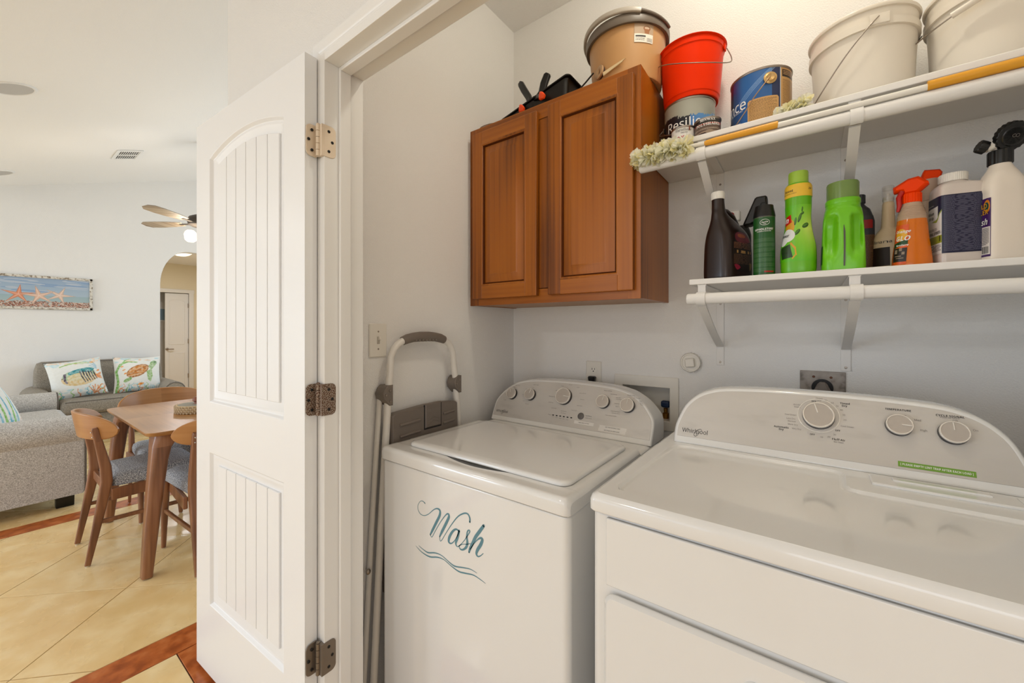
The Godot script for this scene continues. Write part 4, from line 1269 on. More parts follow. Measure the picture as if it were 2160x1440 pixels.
func on_cabinet() -> void:
	var top := 2.157
	# beige bucket with grey rim and folded handle
	var b := thing("bucket", "beige plastic bucket with grey rim and handle on top of the brown cabinet", "bucket", V(-0.548, top, 1.45))
	part(b, "body", G.new().lathe(pail(0.122, 0.139, 0.196, [[0.139, 0.196]]), 48), mat(Color(0.76, 0.58, 0.38), 0.38))
	var grey := mat(Color(0.42, 0.38, 0.34), 0.4)
	part(b, "rim", G.new().lathe([[0.1385, 0.168], [0.1475, 0.166], [0.150, 0.172], [0.150, 0.19], [0.1475, 0.198], [0.137, 0.199], [0.135, 0.194], [0.1385, 0.192]], 48), grey)
	var P := []
	for i in 25:
		var a := deg_to_rad(-92.0 + 130.0 * i / 24.0)
		P.append(Vector3(sin(a) * 0.153, 0.199 + 0.012 * sin(PI * i / 24.0), cos(a) * 0.153))
	part(b, "handle", G.new().tube(P, 1.0, 8, G.rrect(0.006, 0.009, 0.004, 2)), mat(Color(0.7, 0.67, 0.63), 0.35))
	P = []
	for i in 25:
		var a := deg_to_rad(38.0 + 52.0 * i / 24.0)
		P.append(Vector3(sin(a) * 0.153, 0.199 - 0.012 * sin(PI / 2 * i / 24.0), cos(a) * 0.153))
	part(b, "handle", G.new().tube(P, 0.005, 8), grey)
	var li := pic(128, 160, Color(0.92, 0.9, 0.86))
	li.fill_rect(Rect2i(0, 0, 128, 86), Color(0.72, 0.62, 0.52))
	ell(li, 82, 40, 24, 22, Color(0.55, 0.33, 0.18))
	ell(li, 82, 36, 17, 13, Color(0.8, 0.7, 0.6))
	poly(li, [Vector2(62, 44), Vector2(102, 44), Vector2(96, 84), Vector2(68, 84)], Color(0.62, 0.4, 0.24))
	li.fill_rect(Rect2i(8, 100, 66, 14), Color(0.2, 0.18, 0.17))
	print_lines(li, Rect2i(8, 122, 60, 26), 3, Color(0.35, 0.32, 0.3), 4)
	for i in 10:
		li.fill_rect(Rect2i(84 + i * 4, 118, 1 + i % 2, 34), Color(0.25, 0.23, 0.2))
	part(b, "label", G.new().loft(arc_band(0.1371, 0.1322, 0.80, 0.255, 0.166, 0.106), false, 0, false), tex_mat(li, 0.5))
	# paint tray
	var t := thing("paint_tray", "black plastic paint tray lying sloped on top of the brown cabinet", "paint tray", V(-0.9, top, 1.45))
	var R := []
	for q in [[-0.012, -1, 0.0], [-0.004, 0, 0.0], [0.0, 1, -0.0], [0.010, 1, 0.0], [0.011, 1, 0.004], [-0.006, 1, 0.005], [-0.009, 1, 0.0], [-0.014, 0, 0.004], [-0.03, -1, 0.004]]:
		var ring := PackedVector3Array()
		for p in G.rrect(0.158 + q[0], 0.103 + q[0], 0.02, 4):
			var f := clampf((p.x + 0.16) / 0.32, 0.0, 1.0)
			var lip := 0.018 + 0.078 * f
			var low := 0.001 + 0.0 * f
			var y: float = low if q[1] < 0 else (lip - 0.012 if q[1] == 0 else lip)
			ring.append(Vector3(p.x, y + q[2], p.y))
		R.append(ring)
	part(t, "tray", G.new().loft(R), mat(Color(0.06, 0.05, 0.04), 0.3))
	# spring clamp lying on the tray
	var c := thing("spring_clamp", "black spring clamp with two orange jaw tips lying on the black paint tray", "clamp", V(-0.935, top + 0.075, 1.40))
	var blk := mat(Color(0.045, 0.04, 0.035), 0.32)
	var sec := G.rrect(0.009, 0.0145, 0.006, 2)
	part(c, "handle", G.new().tube([V(-1.008, 2.352, 1.405), V(-1.0, 2.342, 1.404), V(-0.982, 2.31, 1.401), V(-0.955, 2.268, 1.396), V(-0.942, 2.238, 1.392), V(-0.935, 2.214, 1.38)], [0.6, 0.95, 1.0, 0.95, 1.0, 0.9], 8, sec), blk, true)
	part(c, "handle", G.new().tube([V(-0.864, 2.338, 1.405), V(-0.868, 2.332, 1.405), V(-0.882, 2.3, 1.402), V(-0.89, 2.265, 1.398), V(-0.908, 2.238, 1.392), V(-0.935, 2.214, 1.38)], [0.75, 1.05, 1.1, 1.0, 1.0, 0.9], 8, sec), blk, true)
	part(c, "spring", G.new().tube([V(-0.965, 2.232, 1.395), V(-0.95, 2.243, 1.395), V(-0.93, 2.247, 1.395), V(-0.915, 2.24, 1.395)], 0.004, 8), M.steel, true)
	for e in [[-0.945, 2.2, -0.942, 2.182], [-0.90, 2.222, -0.845, 2.2]]:
		part(c, "jaw", G.new().tube([V(-0.935, 2.214, 1.385), V(e[0], e[1], 1.355), V(e[2], e[3] + 0.004, 1.322)], [0.8, 0.75, 0.5], 8, sec), blk, true)
		part(c, "jaw_tip", G.new().tube([V(e[2] - 0.004, e[3] + 0.013, 1.326), V(e[2], e[3] + 0.004, 1.32), V(e[2] + 0.006, e[3] - 0.006, 1.316), V(e[2] + 0.02, e[3] - 0.012, 1.315)], [0.4, 0.85, 1.0, 0.5], 8, sec), mat(Color(0.95, 0.3, 0.05), 0.45), true)
	# roll of tape standing by the bucket, a stirring stick leaning over it
	var r := thing("paint_roller", "small brown paint roller with end disc lying before the beige bucket", "paint roller", V(-0.615, top, 1.37))
	var rd := V(-0.58, 2.2, 1.39) - V(-0.617, 2.206, 1.335)
	var rt := Transform3D(Basis(Vector3.UP.cross(rd.normalized()).normalized(), rd.normalized(), Vector3.UP.cross(rd.normalized()).normalized().cross(rd.normalized())), V(-0.606, 2.206, 1.33))
	part(r, "roller_end", G.new().lathe([[0.0, 0.004], [0.007, 0.004], [0.009, 0.0], [0.019, -0.003], [0.0235, 0.0], [0.0235, 0.006], [0.0, 0.006]], 24, rt), mat(Color(0.74, 0.6, 0.45), 0.35, 0.4), true)
	part(r, "roller_sleeve", G.new().lathe([[0.0, 0.004], [0.0215, 0.004], [0.022, 0.008], [0.022, 0.06], [0.0, 0.06]], 24, rt), mat(Color(0.25, 0.13, 0.08), 0.7), true)
	part(r, "wire_frame", G.new().tube([V(-0.628, 2.214, 1.335), V(-0.66, 2.192, 1.336), V(-0.70, 2.168, 1.338), V(-0.715, 2.161, 1.345)], 0.0028, 8), M.dark, true)
	var s := thing("stirring_stick", "pale wooden paint stirring stick lying before the beige bucket", "stick", V(-0.56, top, 1.34))
	part(s, "stick", G.new().prism(PackedVector2Array([Vector2(0, -0.009), Vector2(0.07, 0.004), Vector2(0.085, 0.011), Vector2(0.07, 0.012), Vector2(0, 0.006)]), 0.0, 0.004, 0.001, X3(V(-0.585, 2.186, 1.322), 0.0, 0.0, 0.14)), mat(Color(0.85, 0.76, 0.6), 0.6), true)
	var w := thing("wire_handle", "thin bent grey wire lying on the left end of the cabinet top", "wire", V(-1.13, top, 1.33))
	part(w, "wire", wire([V(-1.176, 2.16, 1.335), V(-1.172, 2.17, 1.33), V(-1.155, 2.176, 1.327), V(-1.11, 2.175, 1.328), V(-1.06, 2.166, 1.335)], 0.0022), mat(Color(0.6, 0.55, 0.5), 0.3, 0.6), true)

# rings for a label bent round a tapered can: radius at the top and bottom, middle angle, half width in radians, top, bottom
func arc_band(rt: float, rb: float, th: float, half: float, y1: float, y0: float, cols := 14) -> Array:
	var R := []
	for i in 2:
		var ring := PackedVector3Array()
		for j in cols + 1:
			var a := th - half + 2.0 * half * j / cols
			var r := (rt if i == 0 else rb) + 0.0006
			ring.append(Vector3(sin(a) * r, y1 if i == 0 else y0, cos(a) * r))
		R.append(ring)
	return R
# gallon or quart can: printed wall, rims, lid; returns the thing
func can(label: String, at: Vector3, turn: float, r: float, h: float, wall: Material, ears := true, group := "") -> Node3D:
	var o := thing("paint_can", label, "paint can", at, turn, group)
	part(o, "wall", G.new().lathe([[r - 0.0012, 0.004], [r - 0.0012, h - 0.006]], 48), wall)
	var rim := G.new().lathe([[0.0, 0.002], [r - 0.003, 0.0], [r, 0.0], [r + 0.0008, 0.003], [r - 0.001, 0.005]], 48)
	rim.lathe([[r - 0.001, h - 0.007], [r + 0.0008, h - 0.005], [r + 0.0008, h - 0.001], [r - 0.002, h], [r - 0.006, h - 0.002], [r - 0.009, h - 0.006], [r - 0.012, h - 0.002], [r - 0.016, h - 0.004], [0.0, h - 0.004]], 48)
	part(o, "rim", rim, M.steel)
	return o

func upper_items() -> void:
	var y := 1.873
	# gallon can under the red bucket
	var A := pic(512, 256, Color(0.05, 0.07, 0.12))
	A.fill_rect(Rect2i(0, 0, 512, 256), Color(0.05, 0.07, 0.12))
	for x in 256:
		A.fill_rect(Rect2i(256 + x, 0, 1, 256), Color(0.2, 0.42, 0.66).lerp(Color(0.5, 0.68, 0.85), sin(x / 256.0 * PI)))
	var rg := RandomNumberGenerator.new()
	rg.seed = 3
	A.fill_rect(Rect2i(0, 0, 512, 54), Color(0.62, 0.62, 0.57))
	for x in range(0, 512, 4):   # grey paint that ran down from the lid
		A.fill_rect(Rect2i(x, 52, 4, rg.randi_range(3, 12) + (20 if x > 215 and x < 330 else 4)), Color(0.62, 0.62, 0.57))
	for i in 26:
		A.fill_rect(Rect2i(rg.randi_range(330, 460), rg.randi_range(52, 88), rg.randi_range(4, 16), 2), Color(0.1, 0.12, 0.22))
	var m1 := tex_mat(A, 0.32)
	m1.texture_repeat = true
	m1.uv1_scale = Vector3(1, -1, 1)
	m1.uv1_offset = Vector3(0.5, 1, 0)
	var o := can("dark blue paint can splashed with grey paint under the red bucket", V(-0.34, y, 1.5), 0.25, 0.0825, 0.19, m1)
	part(o, "lettering", on_can(letters("Resilience", 0.030, false, 1), 0.0825, 0.12, 0.104), M.white_ink)
	part(o, "lettering", on_can(letters("EXTERIOR ACRYLIC LATEX", 0.0065, false, 1), 0.0825, 0.05, 0.085), M.white_ink)
	part(o, "ear", G.new().ball(Vector3(-0.0835, 0.12, 0.01), Vector3(0.004, 0.01, 0.01), 12), M.steel)
	part(o, "bail", wire([Vector3(-0.088, 0.12, 0.01), Vector3(-0.097, 0.105, 0.02), Vector3(-0.093, 0.088, 0.045), Vector3(-0.07, 0.075, 0.075), Vector3(0.0, 0.06, 0.1), Vector3(0.07, 0.075, 0.075), Vector3(0.093, 0.088, 0.045), Vector3(0.088, 0.12, 0.01)], 0.0014), M.steel)
	# stain and polyurethane can, half-pint
	var Bm := pic(512, 256, Color(0.88, 0.86, 0.83))
	poly(Bm, [Vector2(120, 150), Vector2(250, 128), Vector2(390, 150), Vector2(390, 178), Vector2(250, 158), Vector2(120, 178)], Color(0.72, 0.12, 0.07))
	poly(Bm, [Vector2(140, 256), Vector2(140, 206), Vector2(250, 180), Vector2(370, 206), Vector2(370, 256)], Color(0.42, 0.16, 0.1))
	poly(Bm, [Vector2(120, 180), Vector2(250, 162), Vector2(390, 180), Vector2(390, 192), Vector2(250, 174), Vector2(120, 192)], Color(0.66, 0.68, 0.74))
	var m2 := tex_mat(Bm, 0.35)
	m2.uv1_scale = Vector3(1, -1, 1)
	m2.texture_repeat = true
	m2.uv1_offset = Vector3(0.5, 1, 0)
	o = can("small white and red stain can before the splashed blue paint can", V(-0.331, y, 1.377), 0.26, 0.0365, 0.062, m2, false, "small stain cans")
	part(o, "lettering", on_can(letters("Varathane", 0.0075, false, 1, true, 0.35), 0.0365, 0.0, 0.0475), M.ink)
	part(o, "lettering", on_can(letters("ONE STEP", 0.0032, true, 1), 0.0365, 0.05, 0.038), M.ink)
	part(o, "lettering", on_can(letters("STAIN+POLY", 0.0056, true, 1, true), 0.0365, 0.0, 0.0272), M.white_ink)
	part(o, "drip", G.new().loft(arc_band(0.0365, 0.0365, 0.5, 0.05, 0.058, 0.044, 3), false, 0, false), mat(Color(0.5, 0.2, 0.07), 0.3))
	# brown stain can
	var Cm := pic(512, 256, Color(0.38, 0.30, 0.25))
	Cm.fill_rect(Rect2i(0, 0, 512, 50), Color(0.13, 0.1, 0.09))
	poly(Cm, [Vector2(120, 50), Vector2(250, 62), Vector2(390, 50), Vector2(390, 60), Vector2(250, 74), Vector2(120, 60)], Color(0.7, 0.18, 0.08))
	Cm.fill_rect(Rect2i(130, 186, 250, 70), Color(0.2, 0.12, 0.1))
	poly(Cm, [Vector2(110, 186), Vector2(250, 166), Vector2(400, 186), Vector2(400, 196), Vector2(250, 178), Vector2(110, 196)], Color(0.62, 0.54, 0.46))
	ell(Cm, 268, 178, 26, 26, Color(0.56, 0.48, 0.4))
	print_lines(Cm, Rect2i(150, 126, 210, 22), 2, Color(0.66, 0.6, 0.54), 5)
	var m3 := tex_mat(Cm, 0.35)
	m3.uv1_scale = Vector3(1, -1, 1)
	m3.texture_repeat = true
	m3.uv1_offset = Vector3(0.5, 1, 0)
	o = can("small brown wood stain can beside the white and red stain can", V(-0.259, y, 1.378), 0.19, 0.0385, 0.067, m3, false, "small stain cans")
	part(o, "lettering", on_can(letters("MINWAX", 0.0068, true, 1, true), 0.0385, 0.0, 0.0575), M.white_ink)
	part(o, "lettering", on_can(letters("POLYSHADES", 0.0078, true, 1, true, 0.0, 1.0), 0.0385, 0.05, 0.0435), M.white_ink)
	# second gallon can, turned to its printed side
	var D := pic(1024, 512, Color(0.07, 0.13, 0.3))
	for x in 300:
		D.fill_rect(Rect2i(330 + x, 0, 1, 512), Color(0.04, 0.07, 0.2).lerp(Color(0.14, 0.36, 0.6), clampf(x / 140.0, 0.0, 1.0)))
	for x in 90:
		D.fill_rect(Rect2i(300 + x, 0, 1, 150 + x), Color(0.3, 0.04, 0.07).lerp(Color(0.05, 0.08, 0.22), x / 90.0))
	D.fill_rect(Rect2i(300, 120, 26, 200), Color(0.45, 0.06, 0.09))
	D.fill_rect(Rect2i(680, 0, 344, 512), Color(0.76, 0.59, 0.36))
	D.fill_rect(Rect2i(676, 0, 5, 512), Color(0.7, 0.75, 0.8))
	D.fill_rect(Rect2i(690, 18, 110, 60), Color(0.15, 0.1, 0.07))
	print_lines(D, Rect2i(698, 26, 90, 40), 3, Color(0.76, 0.6, 0.4), 6)
	print_lines(D, Rect2i(694, 100, 180, 390), 40, Color(0.5, 0.37, 0.22), 7)
	poly(D, [Vector2(502, 250), Vector2(512, 236), Vector2(660, 236), Vector2(668, 250), Vector2(668, 512), Vector2(502, 512)], Color(0.78, 0.6, 0.37))
	print_lines(D, Rect2i(512, 250, 146, 250), 27, Color(0.5, 0.37, 0.22), 8)
	for k in 4:
		line(D, [Vector2(650 - k * 8, 0), Vector2(470 - k * 14, 240)], 2, 2, Color(0.6, 0.72, 0.85))
	var m4 := tex_mat(D, 0.3)
	m4.uv1_scale = Vector3(1, -1, 1)
	m4.texture_repeat = true
	m4.uv1_offset = Vector3(0.5635, 1, 0)
	o = can("blue and tan gallon paint can standing alone beside the white buckets", V(-0.124, y, 1.47), 0.12, 0.0825, 0.19, m4)
	part(o, "lettering", on_can(letters("Resilience", 0.030, false, 2), 0.0825, -0.5, 0.098), M.white_ink)
	part(o, "lettering", on_can(letters("MOISTURE RESISTANT", 0.0055, false, 2), 0.0825, -0.62, 0.08), M.white_ink)
	part(o, "lettering", on_can(letters("ACRYLIC LATEX", 0.0085, false, 2), 0.0825, -0.72, 0.042), M.white_ink)
	part(o, "lettering", on_can(letters("LIFETIME WARRANTY", 0.0055, false, 2), 0.0825, -0.8, 0.029), M.white_ink)
	part(o, "lettering", on_can(letters("102 FL OZ", 0.0072, true, 2), 0.0825, -0.55, 0.024), M.white_ink)
	var ear_t := Transform3D(Basis(Vector3(0, 1, 0), 0.26) * UPRIGHT, Vector3(sin(0.26) * 0.082, 0.152, cos(0.26) * 0.082))
	part(o, "ear", G.new().lathe([[0.0, 0.0], [0.0175, 0.0], [0.0175, 0.002], [0.012, 0.003], [0.010, 0.006], [0.0, 0.003]], 24, ear_t), mat(Color(0.75, 0.62, 0.42), 0.3, 1.0))
	part(o, "bail", wire([Vector3(0.021, 0.152, 0.087), Vector3(0.01, 0.138, 0.09), Vector3(-0.02, 0.1, 0.091), Vector3(-0.045, 0.065, 0.079), Vector3(-0.078, 0.035, 0.045), Vector3(-0.09, 0.045, 0.0), Vector3(-0.08, 0.1, -0.05)], 0.0016), mat(Color(0.7, 0.58, 0.45), 0.3, 1.0))
	# red bucket standing on the splashed can
	var rb := thing("bucket", "red plastic bucket with wire bail standing on the splashed blue paint can", "bucket", V(-0.334, y + 0.1905, 1.5))
	var red := mat(Color(0.93, 0.2, 0.02), 0.3, 0.0, 0.2)
	red.backlight_enabled = true
	red.backlight = Color(0.3, 0.04, 0.0)
	part(rb, "body", G.new().lathe(pail(0.086, 0.103, 0.188, [[0.0875, 0.014], [0.0895, 0.017], [0.1015, 0.164], [0.1045, 0.166], [0.1048, 0.183], [0.109, 0.1835], [0.1115, 0.186], [0.110, 0.188]]), 48), red)
	for s in [-1, 1]:
		part(rb, "ear", G.new().box(Vector3(0.1055 * s, 0.168, 0.0), Vector3(0.006, 0.022, 0.02), 0.003), red)
	part(rb, "bail", wire([Vector3(-0.109, 0.168, 0.0), Vector3(-0.108, 0.163, 0.02), Vector3(-0.094, 0.143, 0.068), Vector3(-0.05, 0.112, 0.112), Vector3(0.02, 0.083, 0.125), Vector3(0.08, 0.072, 0.104), Vector3(0.125, 0.086, 0.045), Vector3(0.128, 0.115, 0.02), Vector3(0.111, 0.163, 0.0)], 0.0017), M.steel)
	# white buckets
	var milk := mat(Color(0.9, 0.865, 0.81), 0.36)
	milk.backlight_enabled = true
	milk.backlight = Color(0.35, 0.33, 0.29)
	var spots := [[0.114, 1.46, 0.0, "white plastic bucket with hanging wire bail right of the blue and tan can"], [0.352, 1.46, 0.0, "white plastic bucket with a white handgrip at the right end of the shelf"]]
	for i in 2:
		var s: Array = spots[i]
		var w := thing("bucket", s[3], "bucket", V(s[0], y, s[1]), 0.0, "white buckets on the upper shelf")
		part(w, "body", G.new().lathe(pail(0.103, 0.1115, 0.228, [[0.1105, 0.172], [0.1165, 0.173], [0.1165, 0.1905], [0.1110, 0.1915], [0.1125, 0.218], [0.117, 0.219], [0.1185, 0.224], [0.117, 0.228]]), 56), milk)
		if i == 0:
			for e in [0.22, 0.22 + PI]:
				part(w, "ear", G.new().box(Vector3(0, 0.188, 0.1165), Vector3(0.04, 0.026, 0.006), 0.002, Transform3D(Basis(Vector3.UP, e), Vector3.ZERO)), milk)
			part(w, "bail", wire([Vector3(0.024, 0.192, 0.121), Vector3(0.0, 0.166, 0.124), Vector3(-0.04, 0.118, 0.119), Vector3(-0.085, 0.06, 0.09), Vector3(-0.113, 0.025, 0.05), Vector3(-0.12, 0.012, 0.0), Vector3(-0.113, 0.03, -0.05)], 0.0016), M.steel)
		else:
			part(w, "bail", wire([Vector3(-0.117, 0.18, -0.02), Vector3(-0.135, 0.14, 0.03), Vector3(-0.128, 0.13, 0.068), Vector3(-0.095, 0.138, 0.1), Vector3(-0.07, 0.146, 0.113), Vector3(-0.01, 0.165, 0.13), Vector3(0.03, 0.185, 0.128), Vector3(0.09, 0.205, 0.09), Vector3(0.117, 0.2, 0.04)], 0.0018), M.steel)
			part(w, "grip", G.new().tube([Vector3(-0.088, 0.141, 0.106), Vector3(-0.05, 0.152, 0.122), Vector3(0.0, 0.168, 0.131)], 0.0072, 14), milk)
	# dusters
	var yellow := mat(Color(0.88, 0.62, 0.14), 0.4)
	var d := thing("duster", "white and yellow duster with long handle lying along the upper shelf's front", "duster", V(-0.26, y - 0.04, 1.285))
	fluff(d, V(-0.445, 1.832, 1.276), V(-0.295, 1.838, 1.277), 0.036, 460, 5)
	part(d, "neck", G.new().tube([V(-0.31, 1.837, 1.286), V(-0.25, 1.8365, 1.287)], 0.006, 10), M.plastic, true)
	part(d, "socket", G.new().tube([V(-0.252, 1.8355, 1.287), V(-0.246, 1.8355, 1.287), V(-0.22, 1.8355, 1.287), V(-0.19, 1.8365, 1.287), V(-0.07, 1.8365, 1.287), V(-0.068, 1.8365, 1.287)], [0.003, 0.0075, 0.0095, 0.0085, 0.0095, 0.008], 14), yellow, true, "yellow plastic socket")
	part(d, "handle", G.new().tube([V(-0.07, 1.8345, 1.287), V(0.215, 1.8345, 1.287)], 0.0072, 14), M.plastic, true)
	part(d, "grip", G.new().tube([V(0.213, 1.8370, 1.287), V(0.214, 1.8370, 1.287), V(0.474, 1.8370, 1.287), V(0.476, 1.8370, 1.287)], [0.009, 0.0105, 0.0115, 0.009], 14), yellow, true, "yellow grip")
	var d2 := thing("duster", "pale duster head lying between the blue and tan can and the white bucket", "duster", V(-0.03, y, 1.37))
	fluff(d2, V(-0.065, 1.893, 1.362), V(-0.005, 1.898, 1.345), 0.024, 260, 9)
	part(d2, "handle", G.new().tube([V(-0.02, 1.8815, 1.339), V(0.40, 1.8815, 1.337)], 0.0065, 10), M.plastic, true)

# soft ragged flakes round a line from a to b
func fluff(o: Node3D, a: Vector3, b: Vector3, r: float, n: int, sd: int) -> void:
	var rg := RandomNumberGenerator.new()
	rg.seed = sd
	var gs := [G.new(), G.new()]
	for i in n:
		var f := rg.randf()
		var c := a.lerp(b, f)
		var an := rg.randf() * TAU
		var dir := Vector3(rg.randf_range(-0.5, 0.5) + (-0.8 if f < 0.12 else 0.0), sin(an), cos(an)).normalized()
		var len := r * rg.randf_range(0.7, 1.12)
		var side := dir.cross(Vector3(rg.randf() - 0.5, rg.randf() - 0.5, rg.randf() - 0.5)).normalized()
		var w := rg.randf_range(0.005, 0.013)
		var curl := side.cross(dir) * r * rg.randf_range(-0.5, 0.5)
		var g: G = gs[1 if rg.randf() < 0.42 else 0]
		var p0 := c + dir * r * 0.15
		var p1 := c + dir * len * 0.65 + curl * 0.35
		var p2 := c + dir * len + curl
		var nn := side.cross(dir)
		for q in [[p0 - side * w * 0.5, p0 + side * w * 0.5, p1 + side * w, p1 - side * w], [p1 - side * w, p1 + side * w, p2 + side * w * 0.55, p2 - side * w * 0.4]]:
			g.tri(q[0], q[1], q[2], nn, nn, nn)
			g.tri(q[0], q[2], q[3], nn, nn, nn)
	for k in 2:
		var m := mat([Color(0.97, 0.96, 0.93), Color(0.97, 0.92, 0.68)][k], 0.9)
		m.cull_mode = BaseMaterial3D.CULL_DISABLED
		m.backlight_enabled = true
		m.backlight = Color(0.95, 0.95, 0.85)
		part(o, "fluff", gs[k], m, true).set_meta("kind", "stuff")
# a moulded bottle: keys of [height, half width, half depth, squareness, shift x, shift z]
class Body:
	var T := []
	func _init(keys: Array, sub := 5) -> void:
		var n := keys.size()
		for i in n - 1:
			for k in sub:
				var f := float(k) / sub
				var row := []
				for c in 6:
					var p0: float = keys[maxi(i - 1, 0)][c]
					var p1: float = keys[i][c]
					var p2: float = keys[i + 1][c]
					var p3: float = keys[mini(i + 2, n - 1)][c]
					row.append(lerpf(p1, p2, f) if c == 0 else clampf(cubic_interpolate(p1, p2, p0, p3, f), minf(p1, p2) - absf(p1 - p2) * 0.2, maxf(p1, p2) + absf(p1 - p2) * 0.2))
				T.append(row)
		T.append(keys[n - 1])
	func row_at(h: float) -> Array:
		for i in T.size() - 1:
			if h <= T[i + 1][0]:
				var f: float = clampf((h - T[i][0]) / maxf(T[i + 1][0] - T[i][0], 1e-6), 0.0, 1.0)
				var o := []
				for c in 6:
					o.append(lerpf(T[i][c], T[i + 1][c], f))
				return o
		return T[-1]
	func point(r: Array, th: float, lift := 0.0) -> Vector3:
		var s := sin(th)
		var c := cos(th)
		var e: float = 2.0 / r[3]
		return Vector3(r[4] + signf(s) * pow(absf(s), e) * (r[1] + lift), r[0], r[5] + signf(c) * pow(absf(c), e) * (r[2] + lift))
	func skin(seg := 40, shape = null) -> G:
		var R := []
		for r in T:
			var ring := PackedVector3Array()
			for j in seg:
				var p := point(r, TAU * j / seg)
				ring.append(shape.call(p) if shape != null else p)
			R.append(ring)
		return G.new().loft(R, true, 0, true, 0.5)
	func patch(th0: float, th1: float, y1: float, y0: float, lift := 0.0006, rows := 8, cols := 12) -> G:
		var R := []
		for i in rows + 1:
			var r := row_at(lerpf(y1, y0, float(i) / rows))
			var ring := PackedVector3Array()
			for j in cols + 1:
				ring.append(point(r, lerpf(th0, th1, float(j) / cols), lift))
			R.append(ring)
		var g := G.new().loft(R, false, 1, false, 0.3)
		var s := 0.0
		for i in range(0, g.pv.size(), 3):
			s += g.pn[i].dot(g.pv[i] - Vector3(R[0][0].x * 0.0, g.pv[i].y, 0))
		return g if s > 0 else G.new().loft(R, false, -1, false, 0.3)
	# lettering centred at angle th and height y; rx turns a length across into an angle
	func write(g: G, th: float, y: float, rx: float, lift := 0.001) -> G:
		var o := G.new()
		for i in range(0, g.pv.size(), 3):
			var q := []
			var nn := []
			for c in 3:
				var p: Vector3 = g.pv[i + c]
				var a: float = th + p.x / rx
				var r := row_at(y + p.y)
				q.append(point(r, a, lift))
				nn.append(Vector3(sin(a) / r[1], 0, cos(a) / r[2]).normalized())
			o.tri(q[0], q[1], q[2], nn[0], nn[1], nn[2])
		return o
func ribbed(r: float, h0: float, h1: float, ribs: int, deep := 0.0008) -> G:   # screw cap with grip ribs
	var R := []
	for q in [[0.0, r - 0.0012], [0.001, r], [h1 - h0 - 0.002, r], [h1 - h0, r - 0.002]]:
		var ring := PackedVector3Array()
		for j in ribs * 4:
			var a := TAU * j / (ribs * 4)
			var rr: float = q[1] + (deep if j % 4 < 2 else 0.0)
			ring.append(Vector3(sin(a) * rr, h0 + q[0], cos(a) * rr))
		R.append(ring)
	return G.new().loft(R)

